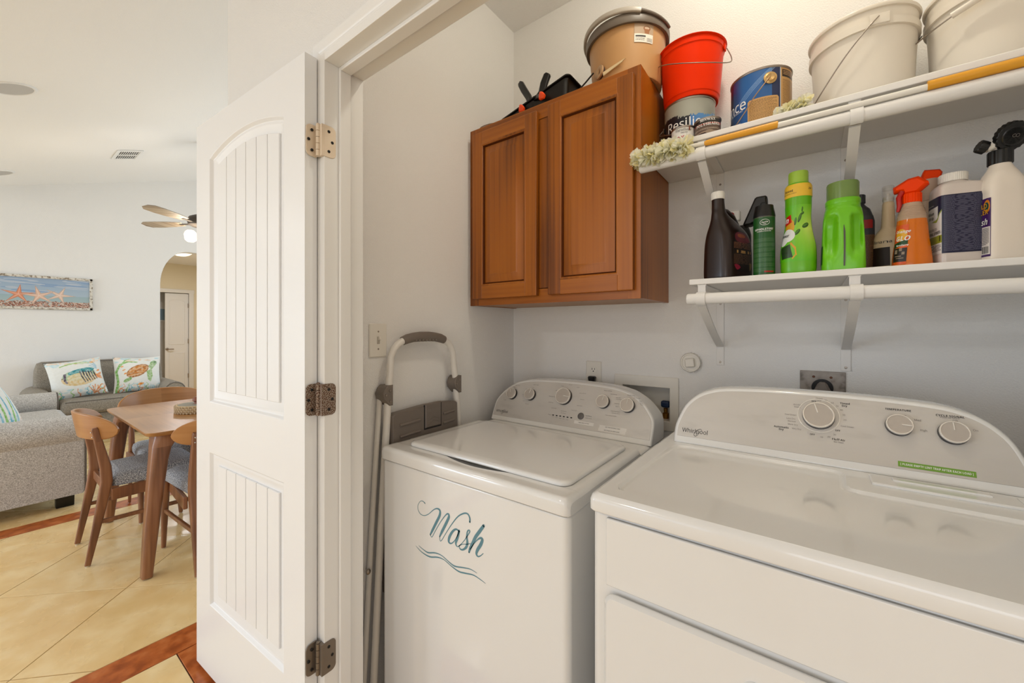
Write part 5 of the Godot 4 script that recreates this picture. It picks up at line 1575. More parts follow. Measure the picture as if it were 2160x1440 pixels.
func lower_items() -> void:
	var y := 1.4378
	# dark brown jug with white cap, its label side turned to the right
	var o := thing("detergent_jug", "dark brown jug with white cap at the left end of the lower shelf", "jug", V(-0.206, y, 1.407), -0.42)
	var brown := mat(Color(0.14, 0.08, 0.062), 0.3)
	var B := Body.new([[0.0, 0.044, 0.066, 4.0, 0, 0], [0.004, 0.048, 0.071, 4.0, 0, 0], [0.03, 0.0485, 0.072, 4.0, 0, 0], [0.11, 0.047, 0.071, 3.6, 0, 0], [0.145, 0.042, 0.064, 3.0, 0, 0.006], [0.18, 0.028, 0.044, 2.4, 0, 0.024], [0.2, 0.0205, 0.026, 2.1, 0, 0.042], [0.215, 0.0182, 0.02, 2.0, 0, 0.047], [0.248, 0.0172, 0.0172, 2.0, 0, 0.05]])
	part(o, "body", B.skin(), brown)
	part(o, "handle", G.new().tube([Vector3(0, 0.213, 0.036), Vector3(0, 0.212, 0.01), Vector3(0, 0.2, -0.018), Vector3(0, 0.172, -0.042), Vector3(0, 0.13, -0.056), Vector3(0, 0.1, -0.055)], [0.010, 0.0105, 0.011, 0.0115, 0.012, 0.012], 12), brown)
	part(o, "cap", ribbed(0.0182, 0.245, 0.268, 24), M.plastic).position = Vector3(0, 0, 0.05)
	var im := pic(128, 256, Color(0.1, 0.05, 0.05))
	ell(im, 64, 40, 40, 34, Color(0.4, 0.1, 0.16))
	ell(im, 60, 30, 16, 12, Color(0.62, 0.3, 0.14))
	ell(im, 92, 52, 20, 16, Color(0.5, 0.1, 0.2))
	print_lines(im, Rect2i(14, 74, 96, 40), 5, Color(0.55, 0.36, 0.25), 3)
	for i in 4:
		im.fill_rect(Rect2i(36 + i * 20, 122, 10, 18), Color(0.72, 0.56, 0.34))
	print_lines(im, Rect2i(14, 148, 100, 62), 9, Color(0.46, 0.34, 0.25), 4)
	ell(im, 34, 228, 22, 18, Color(0.55, 0.12, 0.22))
	im.fill_rect(Rect2i(86, 196, 26, 50), Color(0.55, 0.46, 0.3))
	part(o, "label", oval_patch(B, PI / 2 + 0.02, 0.52, 0.083, 0.062), tex_mat(im, 0.4), false, "oval dark label with red flowers")
	# black bottle with red and white tip, mostly hidden behind the jug
	o = thing("spray_bottle", "black bottle with white and red tip behind the dark brown jug", "bottle", V(-0.186, y, 1.54))
	part(o, "body", Body.new([[0.0, 0.03, 0.022, 3.0, 0, 0], [0.16, 0.03, 0.022, 3.0, 0, 0], [0.185, 0.024, 0.019, 2.4, 0, 0], [0.195, 0.013, 0.013, 2.0, 0, 0]]).skin(28), M.black)
	part(o, "nozzle", G.new().box(Vector3(-0.018, 0.231, 0.0), Vector3(0.034, 0.036, 0.022), 0.005), M.plastic)
	part(o, "button", G.new().lathe([[0.0, 0.0], [0.0095, 0.0], [0.0095, 0.003], [0.0, 0.005]], 20, Transform3D(UPRIGHT, Vector3(-0.028, 0.234, 0.011))), mat(Color(0.6, 0.03, 0.02), 0.4))
	# green upholstery cleaner can
	o = thing("spray_can", "green upholstery cleaner spray can with black brush cap on the lower shelf", "spray can", V(-0.106, y, 1.362))
	var im2 := pic(512, 512, Color(0.09, 0.32, 0.1))
	for i in 7:
		print_lines(im2, Rect2i(150, 190 + i * 44, 210, 32), 6, Color(0.36, 0.46, 0.31), 20 + i)
	im2.fill_rect(Rect2i(262, 478, 80, 14), Color(0.62, 0.08, 0.04))
	im2.fill_rect(Rect2i(0, 0, 512, 8), Color(0.25, 0.35, 0.22))
	var gm := tex_mat(im2, 0.28)
	gm.texture_repeat = true
	gm.uv1_scale = Vector3(1, -1, 1)
	gm.uv1_offset = Vector3(0.5, 1, 0)
	part(o, "can_wall", G.new().lathe([[0.0272, 0.003], [0.0272, 0.168]], 40), gm)
	part(o, "can_ends", G.new().lathe([[0.0, 0.0], [0.0268, 0.0], [0.0278, 0.002], [0.0272, 0.004]], 40).lathe([[0.0272, 0.168], [0.0268, 0.171], [0.024, 0.174], [0.0, 0.174]], 40), M.steel)
	part(o, "collar", G.new().lathe([[0.0275, 0.169], [0.0278, 0.173], [0.026, 0.184], [0.0235, 0.196], [0.0228, 0.203], [0.0195, 0.204], [0.018, 0.196], [0.0, 0.196]], 36), M.black)
	part(o, "nozzle", G.new().box(Vector3(0.0, 0.206, 0.006), Vector3(0.016, 0.014, 0.02), 0.004), M.dark)
	part(o, "brush_cap", G.new().prism(PackedVector2Array([Vector2(-0.049, 0.160), Vector2(-0.046, 0.156), Vector2(-0.03, 0.156), Vector2(0.005, 0.172), Vector2(0.013, 0.205), Vector2(0.012, 0.232), Vector2(0.008, 0.236), Vector2(-0.014, 0.236), Vector2(-0.019, 0.232)]), -0.022, 0.018, 0.005, X3(Vector3(-0.005, 0.0, -0.018))), M.black)
	part(o, "lettering", on_can(letters("UPHOLSTERY", 0.0058, true, 1), 0.0272, 0.06, 0.1325), M.white_ink)
	part(o, "lettering", on_can(letters("CLEANER & PROTECTOR", 0.0023, true, 1), 0.0272, 0.06, 0.1265), M.white_ink)
	var ov := []
	for i in 25:
		ov.append(Vector2(cos(TAU * i / 24) * 0.0118, sin(TAU * i / 24) * 0.0082))
	var lg := stroke(ov, [0.0009], 1)
	lg.add(letters("Turtle", 0.0042, true, 1, false, 0.2), Transform3D(Basis(Vector3.BACK, 0.12), Vector3(0, 0.0004, 0)))
	lg.add(letters("WAX", 0.0022, true, 1), Transform3D(Basis(), Vector3(0, -0.0045, 0)))
	part(o, "emblem", on_can(lg, 0.0272, 0.14, 0.152), M.white_ink)
	# light green bottle with yellow band
	o = thing("fabric_softener", "light green waisted bottle with yellow neck band, left of the green jug", "bottle", V(-0.026, y, 1.375), 0.0)
	var lime := mat(Color(0.4, 0.7, 0.06), 0.28)
	var C := Body.new([[0.0, 0.034, 0.026, 2.4, 0, 0], [0.003, 0.039, 0.031, 2.4, 0, 0], [0.02, 0.0415, 0.033, 2.3, 0, 0], [0.075, 0.0405, 0.032, 2.2, 0, 0], [0.12, 0.0325, 0.029, 2.1, 0, 0], [0.155, 0.0295, 0.0285, 2.0, 0, 0], [0.19, 0.0305, 0.0295, 2.0, 0, 0], [0.243, 0.031, 0.030, 2.0, 0, 0], [0.252, 0.027, 0.026, 2.0, 0, 0], [0.255, 0.022, 0.022, 2.0, 0, 0]])
	part(o, "body", C.skin(), lime)
	part(o, "cap", G.new().lathe([[0.0, 0.25], [0.0232, 0.25], [0.0232, 0.282], [0.0222, 0.286], [0.0, 0.287]], 36), mat(Color(0.62, 0.76, 0.24), 0.35))
	part(o, "neck_band", C.patch(-2.2, 2.2, 0.249, 0.213, 0.0008, 6, 28), mat(Color(0.92, 0.74, 0.2), 0.4), false, "yellow band")
	part(o, "band_lettering", C.write(letters("Boost", 0.0065, true, 1), -0.75, 0.231, 0.030).add_more(C.write(letters("24", 0.006, true, 1), 0.95, 0.233, 0.03)).add_more(C.write(letters("SCENT BEADS EFFECT", 0.0028, false, 1), -0.72, 0.223, 0.03)), M.ink)
	var gi := pic(256, 256, Color(0.36, 0.72, 0.06))
	for yy in 256:
		for xx in range(0, 256, 4):
			var f := clampf((xx - 60) / 190.0, 0.0, 1.0) * clampf(1.0 - absf(yy - 110) / 150.0, 0.0, 1.0)
			gi.fill_rect(Rect2i(xx, yy, 4, 1), Color(0.36, 0.72, 0.05).lerp(Color(0.92, 0.93, 0.5), f))
	ell(gi, 76, 96, 40, 36, Color(0.85, 0.62, 0.12))
	for e in [[150, 60, 24, 9, -1.0], [190, 96, 26, 10, -0.25], [134, 124, 20, 9, -0.6], [168, 22, 12, 5, -1.4], [170, 40, 12, 6, -0.3], [120, 74, 18, 8, -1.3]]:
		ell(gi, e[0], e[1], e[2], e[3], Color(0.16, 0.3, 0.08), e[4])
		ell(gi, e[0] - 1, e[1] - 2, e[2] * 0.8, e[3] * 0.5, Color(0.3, 0.5, 0.12), e[4])
	ell(gi, 70, 136, 52, 30, Color(0.9, 0.9, 0.88))
	ell(gi, 40, 150, 40, 32, Color(0.9, 0.9, 0.88))
	poly(gi, [Vector2(20, 190), Vector2(96, 176), Vector2(116, 236), Vector2(40, 244)], Color(0.13, 0.25, 0.09))
	line(gi, [Vector2(100, 172), Vector2(126, 196), Vector2(130, 226), Vector2(112, 244)], 8, 5, Color(0.85, 0.62, 0.12))
	poly(gi, [Vector2(20, 52), Vector2(84, 40), Vector2(92, 76), Vector2(24, 92)], Color(0.78, 0.08, 0.04))
	part(o, "label", C.patch(-1.45, 1.25, 0.19, 0.035, 0.0006, 14, 20), tex_mat(gi, 0.3), false, "green label with leaves and lemon peel")
	part(o, "lettering", C.write(letters("Gain", 0.015, true, 2, false, 0.2), -0.72, 0.151, 0.032, 0.0012), M.white_ink)
	part(o, "lettering", C.write(letters("softener", 0.0085, true, 2, false, 0.2), -0.58, 0.108, 0.036, 0.0012).add_more(C.write(letters("original", 0.0045, false, 2, false, 0.2), -0.55, 0.06, 0.038, 0.0012)), M.ink)
	# green jug with moulded grip
	o = thing("detergent_jug", "bright green jug with moulded handgrip and clear green cap on the lower shelf", "jug", V(0.07, y, 1.378), 0.03)
	var green := mat(Color(0.44, 0.76, 0.09), 0.3)
	var D := Body.new([[0.0, 0.042, 0.038, 4.0, 0, 0], [0.003, 0.045, 0.041, 4.0, 0, 0], [0.02, 0.0455, 0.0415, 4.0, 0, 0], [0.08, 0.044, 0.041, 3.8, 0, 0], [0.14, 0.0415, 0.040, 3.2, 0, 0], [0.162, 0.0385, 0.038, 2.5, 0, 0], [0.17, 0.0362, 0.0362, 2.0, 0, 0], [0.187, 0.0355, 0.0355, 2.0, 0, 0]])
	part(o, "body", D.skin(96, func(p: Vector3) -> Vector3:
		if p.z <= 0.0: return p
		var hx := absf(p.x)
		var k: float = smoothstep(0.012, 0.021, hx) * (1.0 - smoothstep(0.031, 0.047, hx)) * smoothstep(0.03, 0.085, p.y) * (1.0 - smoothstep(0.13, 0.152, p.y))
		var rim: float = (1.0 - smoothstep(0.006, 0.016, hx)) * smoothstep(0.028, 0.045, p.y) * (1.0 - smoothstep(0.05, 0.15, p.y)) * 0.003
		return p - Vector3(0, 0, 0.024 * k - rim)), green)
	part(o, "collar", G.new().lathe([[0.0362, 0.178], [0.0368, 0.180], [0.0368, 0.189], [0.0358, 0.191], [0.0, 0.191]], 44), green)
	var cg := mat(Color(0.46, 0.56, 0.3), 0.25)
	cg.backlight_enabled = true
	cg.backlight = Color(0.3, 0.42, 0.16)
	part(o, "cap", G.new().lathe([[0.0335, 0.189], [0.034, 0.189], [0.0342, 0.232], [0.0325, 0.236], [0.0, 0.2365]], 44), cg)
	part(o, "level_strip", G.new().tube([Vector3(0, 0.012, 0.0422), Vector3(0.0003, 0.04, 0.0446), Vector3(0.0005, 0.065, 0.0446), Vector3(0.0003, 0.10, 0.0432), Vector3(-0.0008, 0.118, 0.0418)], [0.0015, 0.0018, 0.0018, 0.0018, 0.0005], 8, PackedVector2Array([Vector2(-0.3, -1), Vector2(0.3, -1), Vector2(0.3, 1), Vector2(-0.3, 1)]), Vector3.RIGHT), mat(Color(0.3, 0.28, 0.25), 0.4))
	part(o, "label", D.patch(-2.0, -1.2, 0.07, 0.02, 0.0006, 4, 6), mat(Color(0.04, 0.3, 0.06), 0.4))
	# grey bottle behind the green jug
	o = thing("cleaner_bottle", "slate grey bottle with tan label behind the bright green jug", "bottle", V(0.112, y, 1.5))
	var E := Body.new([[0.0, 0.031, 0.02, 3.0, 0, 0], [0.003, 0.033, 0.022, 3.0, 0, 0], [0.15, 0.033, 0.022, 3.0, 0, 0], [0.185, 0.024, 0.019, 2.4, 0, 0], [0.2, 0.0125, 0.0125, 2.0, 0, 0], [0.205, 0.012, 0.012, 2.0, 0, 0]])
	part(o, "body", E.skin(28), mat(Color(0.16, 0.17, 0.19), 0.4))
	part(o, "cap", ribbed(0.0135, 0.203, 0.228, 16), mat(Color(0.14, 0.15, 0.17), 0.4))
	var ei := pic(128, 256, Color(0.45, 0.32, 0.19))
	ei.fill_rect(Rect2i(0, 0, 128, 90), Color(0.2, 0.21, 0.23))
	ei.fill_rect(Rect2i(70, 20, 36, 40), Color(0.62, 0.08, 0.06))
	print_lines(ei, Rect2i(10, 96, 106, 150), 24, Color(0.28, 0.19, 0.11), 8)
	part(o, "label", E.patch(-1.3, 1.3, 0.165, 0.01, 0.0006, 10, 14), tex_mat(ei, 0.5))
	# beige pump bottle
	o = thing("lotion_bottle", "beige bottle with dark label and clear cap left of the orange spray bottle", "bottle", V(0.172, y, 1.49), -0.25)
	var F := Body.new([[0.0, 0.029, 0.021, 3.0, 0, 0], [0.003, 0.032, 0.023, 3.0, 0, 0], [0.095, 0.030, 0.022, 2.8, 0, 0], [0.113, 0.024, 0.019, 2.4, 0, 0], [0.125, 0.0155, 0.0155, 2.0, 0, 0], [0.19, 0.0125, 0.0125, 2.0, 0, 0], [0.198, 0.010, 0.010, 2.0, 0, 0]])
	part(o, "body", F.skin(32), mat(Color(0.95, 0.85, 0.7), 0.35))
	var clear := mat(Color(0.85, 0.83, 0.8), 0.3)
	part(o, "pump", G.new().lathe([[0.0, 0.195], [0.0115, 0.195], [0.0115, 0.208], [0.004, 0.21], [0.004, 0.218], [0.0, 0.219]], 20), M.plastic)
	part(o, "cap", G.new().lathe([[0.0125, 0.2], [0.013, 0.2], [0.013, 0.236], [0.011, 0.239], [0.0, 0.239], [0.0, 0.237], [0.0115, 0.234], [0.0125, 0.228]], 28), pane(Color(0.9, 0.88, 0.86, 0.25)))
	part(o, "label", F.patch(-1.35, 0.1, 0.07, 0.02, 0.0006, 6, 12), mat(Color(0.16, 0.09, 0.06), 0.5))
	part(o, "lettering", F.write(letters("Banana", 0.0075, false, 1), -0.35, 0.085, 0.030), M.ink)
	# orange polish
	o = thing("spray_bottle", "spray bottle of amber furniture polish with bright orange trigger head", "spray bottle", V(0.202, y, 1.382), 0.1)
	var amber := mat(Color(0.84, 0.43, 0.06), 0.12)
	var K := Body.new([[0.0, 0.0335, 0.024, 3.0, 0, 0], [0.002, 0.036, 0.026, 3.0, 0, 0], [0.03, 0.0345, 0.0255, 2.8, 0, 0], [0.065, 0.031, 0.024, 2.5, 0, 0], [0.1, 0.0285, 0.023, 2.3, 0, 0], [0.13, 0.0255, 0.0215, 2.1, 0, 0], [0.15, 0.0205, 0.019, 2.0, 0, 0], [0.162, 0.0165, 0.0165, 2.0, 0, 0]])
	var L0 := Body.new([[0.0, 0.0335, 0.024, 3.0, 0, 0], [0.002, 0.036, 0.026, 3.0, 0, 0], [0.03, 0.0345, 0.0255, 2.8, 0, 0], [0.065, 0.031, 0.024, 2.5, 0, 0], [0.1, 0.0285, 0.023, 2.3, 0, 0], [0.118, 0.0268, 0.0222, 2.2, 0, 0]])
	part(o, "liquid", L0.skin(36), amber, false, "amber liquid")
	var upper := Body.new([[0.1175, 0.0270, 0.0224, 2.2, 0, 0], [0.13, 0.0255, 0.0215, 2.1, 0, 0], [0.15, 0.0205, 0.019, 2.0, 0, 0], [0.162, 0.0165, 0.0165, 2.0, 0, 0]])
	part(o, "body", upper.skin(36), mat(Color(0.72, 0.6, 0.5), 0.15), false, "clear empty upper part")
	for i in 7:
		var rr := upper.row_at(0.124 + 0.0042 * i)
		part(o, "ridge", G.new().tube(range(25).map(func(j): return upper.point(rr, TAU * (j % 24) / 24.0, 0.0003)), 0.0007, 5), mat(Color(0.74, 0.63, 0.53), 0.15))
	var orange := mat(Color(0.95, 0.25, 0.0), 0.32, 0.0, 0.22)
	part(o, "collar", ribbed(0.0175, 0.159, 0.183, 22), orange)
	part(o, "trigger_head", G.new().prism(PackedVector2Array([Vector2(-0.032, 0.19), Vector2(-0.033, 0.204), Vector2(-0.006, 0.22), Vector2(0.012, 0.222), Vector2(0.029, 0.206), Vector2(0.03, 0.2), Vector2(0.017, 0.187), Vector2(0.012, 0.181), Vector2(-0.014, 0.181), Vector2(-0.017, 0.19)]), -0.013, 0.013, 0.006, X3(Vector3.ZERO, -0.35)), orange)
	part(o, "trigger", G.new().tube([Vector3(-0.018, 0.19, 0.003), Vector3(-0.025, 0.175, 0.005), Vector3(-0.024, 0.155, 0.006), Vector3(-0.027, 0.14, 0.007)], [0.006, 0.0055, 0.005, 0.003], 10), mat(Color(0.7, 0.07, 0.02), 0.35))
	var oi := pic(128, 256, Color(0.86, 0.33, 0.06))
	ell(oi, 70, 66, 52, 40, Color(0.9, 0.66, 0.12))
	poly(oi, [Vector2(0, 120), Vector2(128, 96), Vector2(128, 128), Vector2(0, 152)], Color(0.05, 0.26, 0.08))
	oi.fill_rect(Rect2i(0, 150, 128, 90), Color(0.13, 0.08, 0.06))
	for e in [[20, 160, 30, 26], [66, 150, 26, 20], [92, 176, 22, 18], [30, 200, 60, 6], [40, 214, 70, 5]]:
		oi.fill_rect(Rect2i(e[0], e[1], e[2], e[3]), Color(0.55, 0.48, 0.4))
	part(o, "label", K.patch(-1.45, -0.32, 0.105, 0.008, 0.0008, 10, 12), tex_mat(oi, 0.35), false, "orange label with a kitchen picture")
	var og := K.write(letters("Orange", 0.0065, true, 1, false, 0.25), -0.72, 0.088, 0.029, 0.0014)
	og.add(K.write(letters("GLO", 0.0115, true, 1, false, 0.2), -0.7, 0.071, 0.030, 0.0014))
	og.add(K.write(letters("furniture", 0.0045, true, 1, false, 0.2), -0.7, 0.0545, 0.031, 0.0014))
	part(o, "lettering", og, M.white_ink)
	# second trigger bottle behind it
	o = thing("spray_bottle", "beige translucent bottle with orange spout between amber polish and mineral spirits", "spray bottle", V(0.252, y, 1.49), 0.0)
	var S := Body.new([[0.0, 0.028, 0.02, 2.6, 0, 0], [0.002, 0.03, 0.022, 2.6, 0, 0], [0.13, 0.027, 0.021, 2.4, 0, 0], [0.185, 0.021, 0.019, 2.0, 0, 0]])
	part(o, "body", S.skin(32), mat(Color(0.77, 0.66, 0.56), 0.25))
	part(o, "collar", G.new().lathe([[0.0, 0.183], [0.0222, 0.183], [0.0215, 0.196], [0.0195, 0.225], [0.019, 0.238], [0.0, 0.24]], 28), mat(Color(0.72, 0.6, 0.52), 0.2))
	part(o, "spout", G.new().prism(PackedVector2Array([Vector2(-0.02, 0.226), Vector2(0.017, 0.231), Vector2(0.021, 0.252), Vector2(0.016, 0.26), Vector2(-0.012, 0.264), Vector2(-0.017, 0.25)]), -0.014, 0.014, 0.004), orange)
	part(o, "label", S.patch(-0.9, 0.9, 0.06, 0.01, 0.0006, 4, 10), mat(Color(0.12, 0.1, 0.1), 0.5))
	part(o, "lettering", S.write(letters("Clips,", 0.0055, true, 1), -0.3, 0.047, 0.03).add_more(S.write(letters("picks", 0.0055, true, 1), -0.3, 0.036, 0.03)).add_more(S.write(letters("others", 0.0055, true, 1), -0.3, 0.026, 0.03)), M.white_ink)
	# mineral spirits, one corner towards the viewer
	o = thing("solvent_jug", "squared clear jug of mineral spirits with navy and white label and white cap", "jug", V(0.281, y, 1.402), 0.2)
	var Q := Body.new([[0.0, 0.036, 0.029, 7.0, 0, 0], [0.004, 0.039, 0.031, 7.0, 0, 0], [0.02, 0.0395, 0.0318, 7.0, 0, 0], [0.178, 0.0395, 0.0318, 7.0, 0, 0], [0.19, 0.037, 0.030, 6.0, 0, 0], [0.197, 0.0255, 0.0255, 2.2, -0.006, 0], [0.203, 0.0195, 0.0195, 2.0, -0.006, 0]])
	part(o, "body", Q.skin(72), mat(Color(0.84, 0.79, 0.75), 0.2))
	part(o, "cap", ribbed(0.0245, 0.2, 0.22, 44, 0.0005), M.plastic).position = Vector3(-0.006, 0, 0)
	var navy := Color(0.065, 0.07, 0.2)
	var qi := pic(512, 512, Color(0.86, 0.85, 0.82))
	poly(qi, [Vector2(0, 0), Vector2(256, 0), Vector2(256, 120), Vector2(190, 150), Vector2(130, 210), Vector2(0, 230)], navy)
	poly(qi, [Vector2(130, 212), Vector2(190, 152), Vector2(256, 120), Vector2(256, 136), Vector2(196, 164), Vector2(140, 226)], Color(0.55, 0.6, 0.15))
	poly(qi, [Vector2(0, 350), Vector2(256, 346), Vector2(256, 414), Vector2(0, 420)], Color(0.55, 0.57, 0.13))
	poly(qi, [Vector2(40, 100), Vector2(160, 80), Vector2(160, 180), Vector2(100, 236), Vector2(44, 214)], Color(0.88, 0.87, 0.85))
	qi.fill_rect(Rect2i(100, 358, 20, 44), Color(0.25, 0.26, 0.08))
	qi.fill_rect(Rect2i(190, 354, 34, 46), Color(0.25, 0.26, 0.08))
	qi.fill_rect(Rect2i(256, 0, 256, 512), navy)
	print_lines(qi, Rect2i(300, 10, 200, 490), 60, Color(0.36, 0.35, 0.43), 9)
	print_lines(qi, Rect2i(120, 430, 120, 60), 6, Color(0.3, 0.3, 0.34), 10)
	print_lines(qi, Rect2i(14, 60, 120, 10), 1, Color(0.7, 0.68, 0.66), 11)
	part(o, "label", Q.patch(-PI / 2 - 0.75, 0.62, 0.165, 0.028, 0.0008, 3, 40), tex_mat(qi, 0.4), false, "navy and white printed label")
	var qt := G.new()
	var face_l := Transform3D(Basis(Vector3.UP, -PI / 2), Vector3(-0.0412, 0, 0))
	qt.add(letters("ODORLESS", 0.0055, false, 1), face_l * Transform3D(Basis(), Vector3(0.0, 0.0885, 0)))
	qt.add(letters("MINERAL SPIRITS", 0.0068, true, 1, false, 0, 0.82), face_l * Transform3D(Basis(), Vector3(0.0, 0.079, 0)))
	qt.add(letters("Klean", 0.007, true, 1, false, 0.15), face_l * Transform3D(Basis(), Vector3(-0.008, 0.129, 0)))
	qt.add(letters("Strip", 0.007, true, 1, false, 0.15), face_l * Transform3D(Basis(), Vector3(-0.008, 0.118, 0)))
	part(o, "lettering", qt, M.ink)
	# white bottle with hose-end sprayer
	o = thing("hose_end_sprayer", "white concentrate bottle with black and white hose-end spray head and purple label", "spray bottle", V(0.347, y, 1.392), 0.3)
	var bone := mat(Color(0.94, 0.89, 0.83), 0.35)
	var Z := Body.new([[0.0, 0.031, 0.026, 5.0, 0, 0], [0.003, 0.0335, 0.0285, 5.0, 0, 0], [0.012, 0.034, 0.029, 5.0, 0, 0], [0.148, 0.033, 0.0285, 4.5, 0, 0], [0.156, 0.0345, 0.0295, 4.0, 0, 0], [0.168, 0.0345, 0.0295, 3.5, 0, 0], [0.19, 0.0265, 0.0245, 2.5, 0, 0], [0.207, 0.0185, 0.0185, 2.0, 0, 0], [0.216, 0.0165, 0.0165, 2.0, 0, 0]])
	o.scale.y = 1.055
	part(o, "body", Z.skin(56), bone)
	part(o, "collar", ribbed(0.0187, 0.211, 0.241, 14, 0.0012), M.black)
	part(o, "neck", G.new().lathe([[0.0, 0.238], [0.013, 0.238], [0.012, 0.252], [0.0, 0.254]], 20), bone)
	part(o, "spray_arm", G.new().tube([Vector3(-0.027, 0.249, 0.002), Vector3(-0.01, 0.256, 0.004), Vector3(0.002, 0.263, 0.006), Vector3(0.009, 0.268, 0.006)], [0.0095, 0.0115, 0.0125, 0.0115], 18), M.plastic, false, "white plastic spray arm")
	var hose := G.new()
	for k in 2:
		hose.add(ribbed(0.0125 - 0.001 * k, 0.016 * k * 0.0, 0.0155 - 0.001 * k, 10, 0.0012), Transform3D(Basis(Vector3.BACK, 1.15), Vector3(-0.025 - 0.0 * k, 0.2495, 0.002)))
	part(o, "hose_nut", hose, M.black)
	var dial_t := Transform3D(Basis(Vector3.UP, 0.06) * Basis(Vector3.RIGHT, PI / 2 + 0.42), Vector3(0.008, 0.267, 0.012))
	var dial := part(o, "dial", G.new().add_more(ribbed(0.0285, 0.0, 0.012, 20, 0.0012)), M.black)
	dial.transform = dial_t
	part(dial, "dial_face", G.new().lathe([[0.0, 0.0125], [0.0165, 0.0125], [0.0185, 0.0137], [0.0205, 0.0125]], 32), mat(Color(0.02, 0.02, 0.02), 0.25))
	var oo := stroke(range(17).map(func(j): return Vector2(cos(TAU * j / 16) * 0.003 - 0.003, sin(TAU * j / 16) * 0.003)), [0.0007], 1)
	oo.add(stroke(range(17).map(func(j): return Vector2(cos(TAU * j / 16) * 0.003 + 0.003, sin(TAU * j / 16) * 0.003)), [0.0007], 1))
	var og2 := G.new()
	og2.add(oo, Transform3D(Basis(Vector3.RIGHT, -PI / 2), Vector3(0.003, 0.0132, -0.001)))
	part(dial, "dial_mark", og2, M.ink_pale)
	var zi := pic(256, 512, Color(0.24, 0.07, 0.36))
	ell(zi, 186, 70, 54, 56, Color(0.85, 0.5, 0.08))
	ell(zi, 176, 70, 40, 34, Color(0.05, 0.3, 0.3))
	zi.fill_rect(Rect2i(12, 250, 232, 244), Color(0.86, 0.83, 0.8))
	print_lines(zi, Rect2i(24, 262, 200, 150), 20, Color(0.3, 0.28, 0.3), 12)
	for i in 26:
		zi.fill_rect(Rect2i(60 + i * 6, 424, 2 + (i * 7) % 4, 60), Color(0.1, 0.1, 0.1))
	part(o, "label", Z.patch(-PI / 2 - 0.62, -PI / 2 + 0.72, 0.137, 0.012, 0.0007, 4, 14), tex_mat(zi, 0.4), false, "purple and white label")
	var zt := G.new()
	var face_z := Transform3D(Basis(Vector3.UP, -PI / 2), Vector3(-0.0352, 0, 0))
	zt.add(letters("MOLD", 0.010, true, 1), face_z * Transform3D(Basis(), Vector3(0.002, 0.120, 0)))
	zt.add(letters("KILLER", 0.010, true, 1), face_z * Transform3D(Basis(), Vector3(0.002, 0.107, 0)))
	part(o, "lettering", zt, mat(Color(0.85, 0.62, 0.08), 0.5))
	var zw := G.new()
	zw.add(letters("Wash", 0.0125, true, 1, false, 0.25), face_z * Transform3D(Basis(), Vector3(0.002, 0.086, 0)))
	part(o, "lettering", zw, M.white_ink)
	# purple bottle at the right edge
	o = thing("cleaner_bottle", "dark purple bottle with pale cap behind the white hose-end sprayer", "bottle", V(0.418, y, 1.53))
	var N := Body.new([[0.0, 0.033, 0.022, 3.0, 0, 0], [0.003, 0.035, 0.024, 3.0, 0, 0], [0.15, 0.034, 0.023, 3.0, 0, 0], [0.185, 0.026, 0.02, 2.4, 0, 0], [0.205, 0.0125, 0.0125, 2.0, 0, 0]])
	part(o, "body", N.skin(30), mat(Color(0.3, 0.26, 0.36), 0.35))
	part(o, "cap", ribbed(0.0135, 0.203, 0.228, 16), M.plastic)
	var ni := pic(128, 256, Color(0.1, 0.05, 0.14))
	print_lines(ni, Rect2i(14, 30, 100, 200), 20, Color(0.6, 0.55, 0.65), 13)
	part(o, "label", N.patch(-1.2, 1.2, 0.13, 0.01, 0.0006, 6, 12), tex_mat(ni, 0.4))

func pane(c: Color) -> StandardMaterial3D:
	var m := mat(c, 0.08)
	m.transparency = BaseMaterial3D.TRANSPARENCY_ALPHA
	return m
func oval_patch(B: Body, th: float, half: float, y: float, hy: float) -> G:   # label with an oval outline laid on a bottle
	var g := G.new()
	var rings := 6
	var seg := 32
	var pt := func(i: int, j: int) -> Array:
		var f := float(i) / rings
		var a := TAU * j / seg
		var px := cos(a) * f
		var py := sin(a) * f
		var r := B.row_at(y + py * hy)
		var p := B.point(r, th - px * half, 0.0008)
		return [p, Vector2(0.5 - px * 0.5, 0.5 - py * 0.5)]
	for i in rings:
		for j in seg:
			var q := [pt.call(i, j), pt.call(i + 1, j), pt.call(i + 1, j + 1), pt.call(i, j + 1)]
			var n: Vector3 = (q[1][0] - q[0][0]).cross(q[2][0] - q[0][0])
			if i == 0:
				n = (q[1][0] - q[0][0]).cross(q[2][0] - q[0][0])
			n = n.normalized()
			if n.dot(q[1][0] - Vector3(0, q[1][0].y, 0)) < 0: n = -n
			g.tri(q[0][0], q[1][0], q[2][0], n, n, n, q[0][1], q[1][1], q[2][1])
			if i > 0:
				g.tri(q[0][0], q[2][0], q[3][0], n, n, n, q[0][1], q[2][1], q[3][1])
	return g
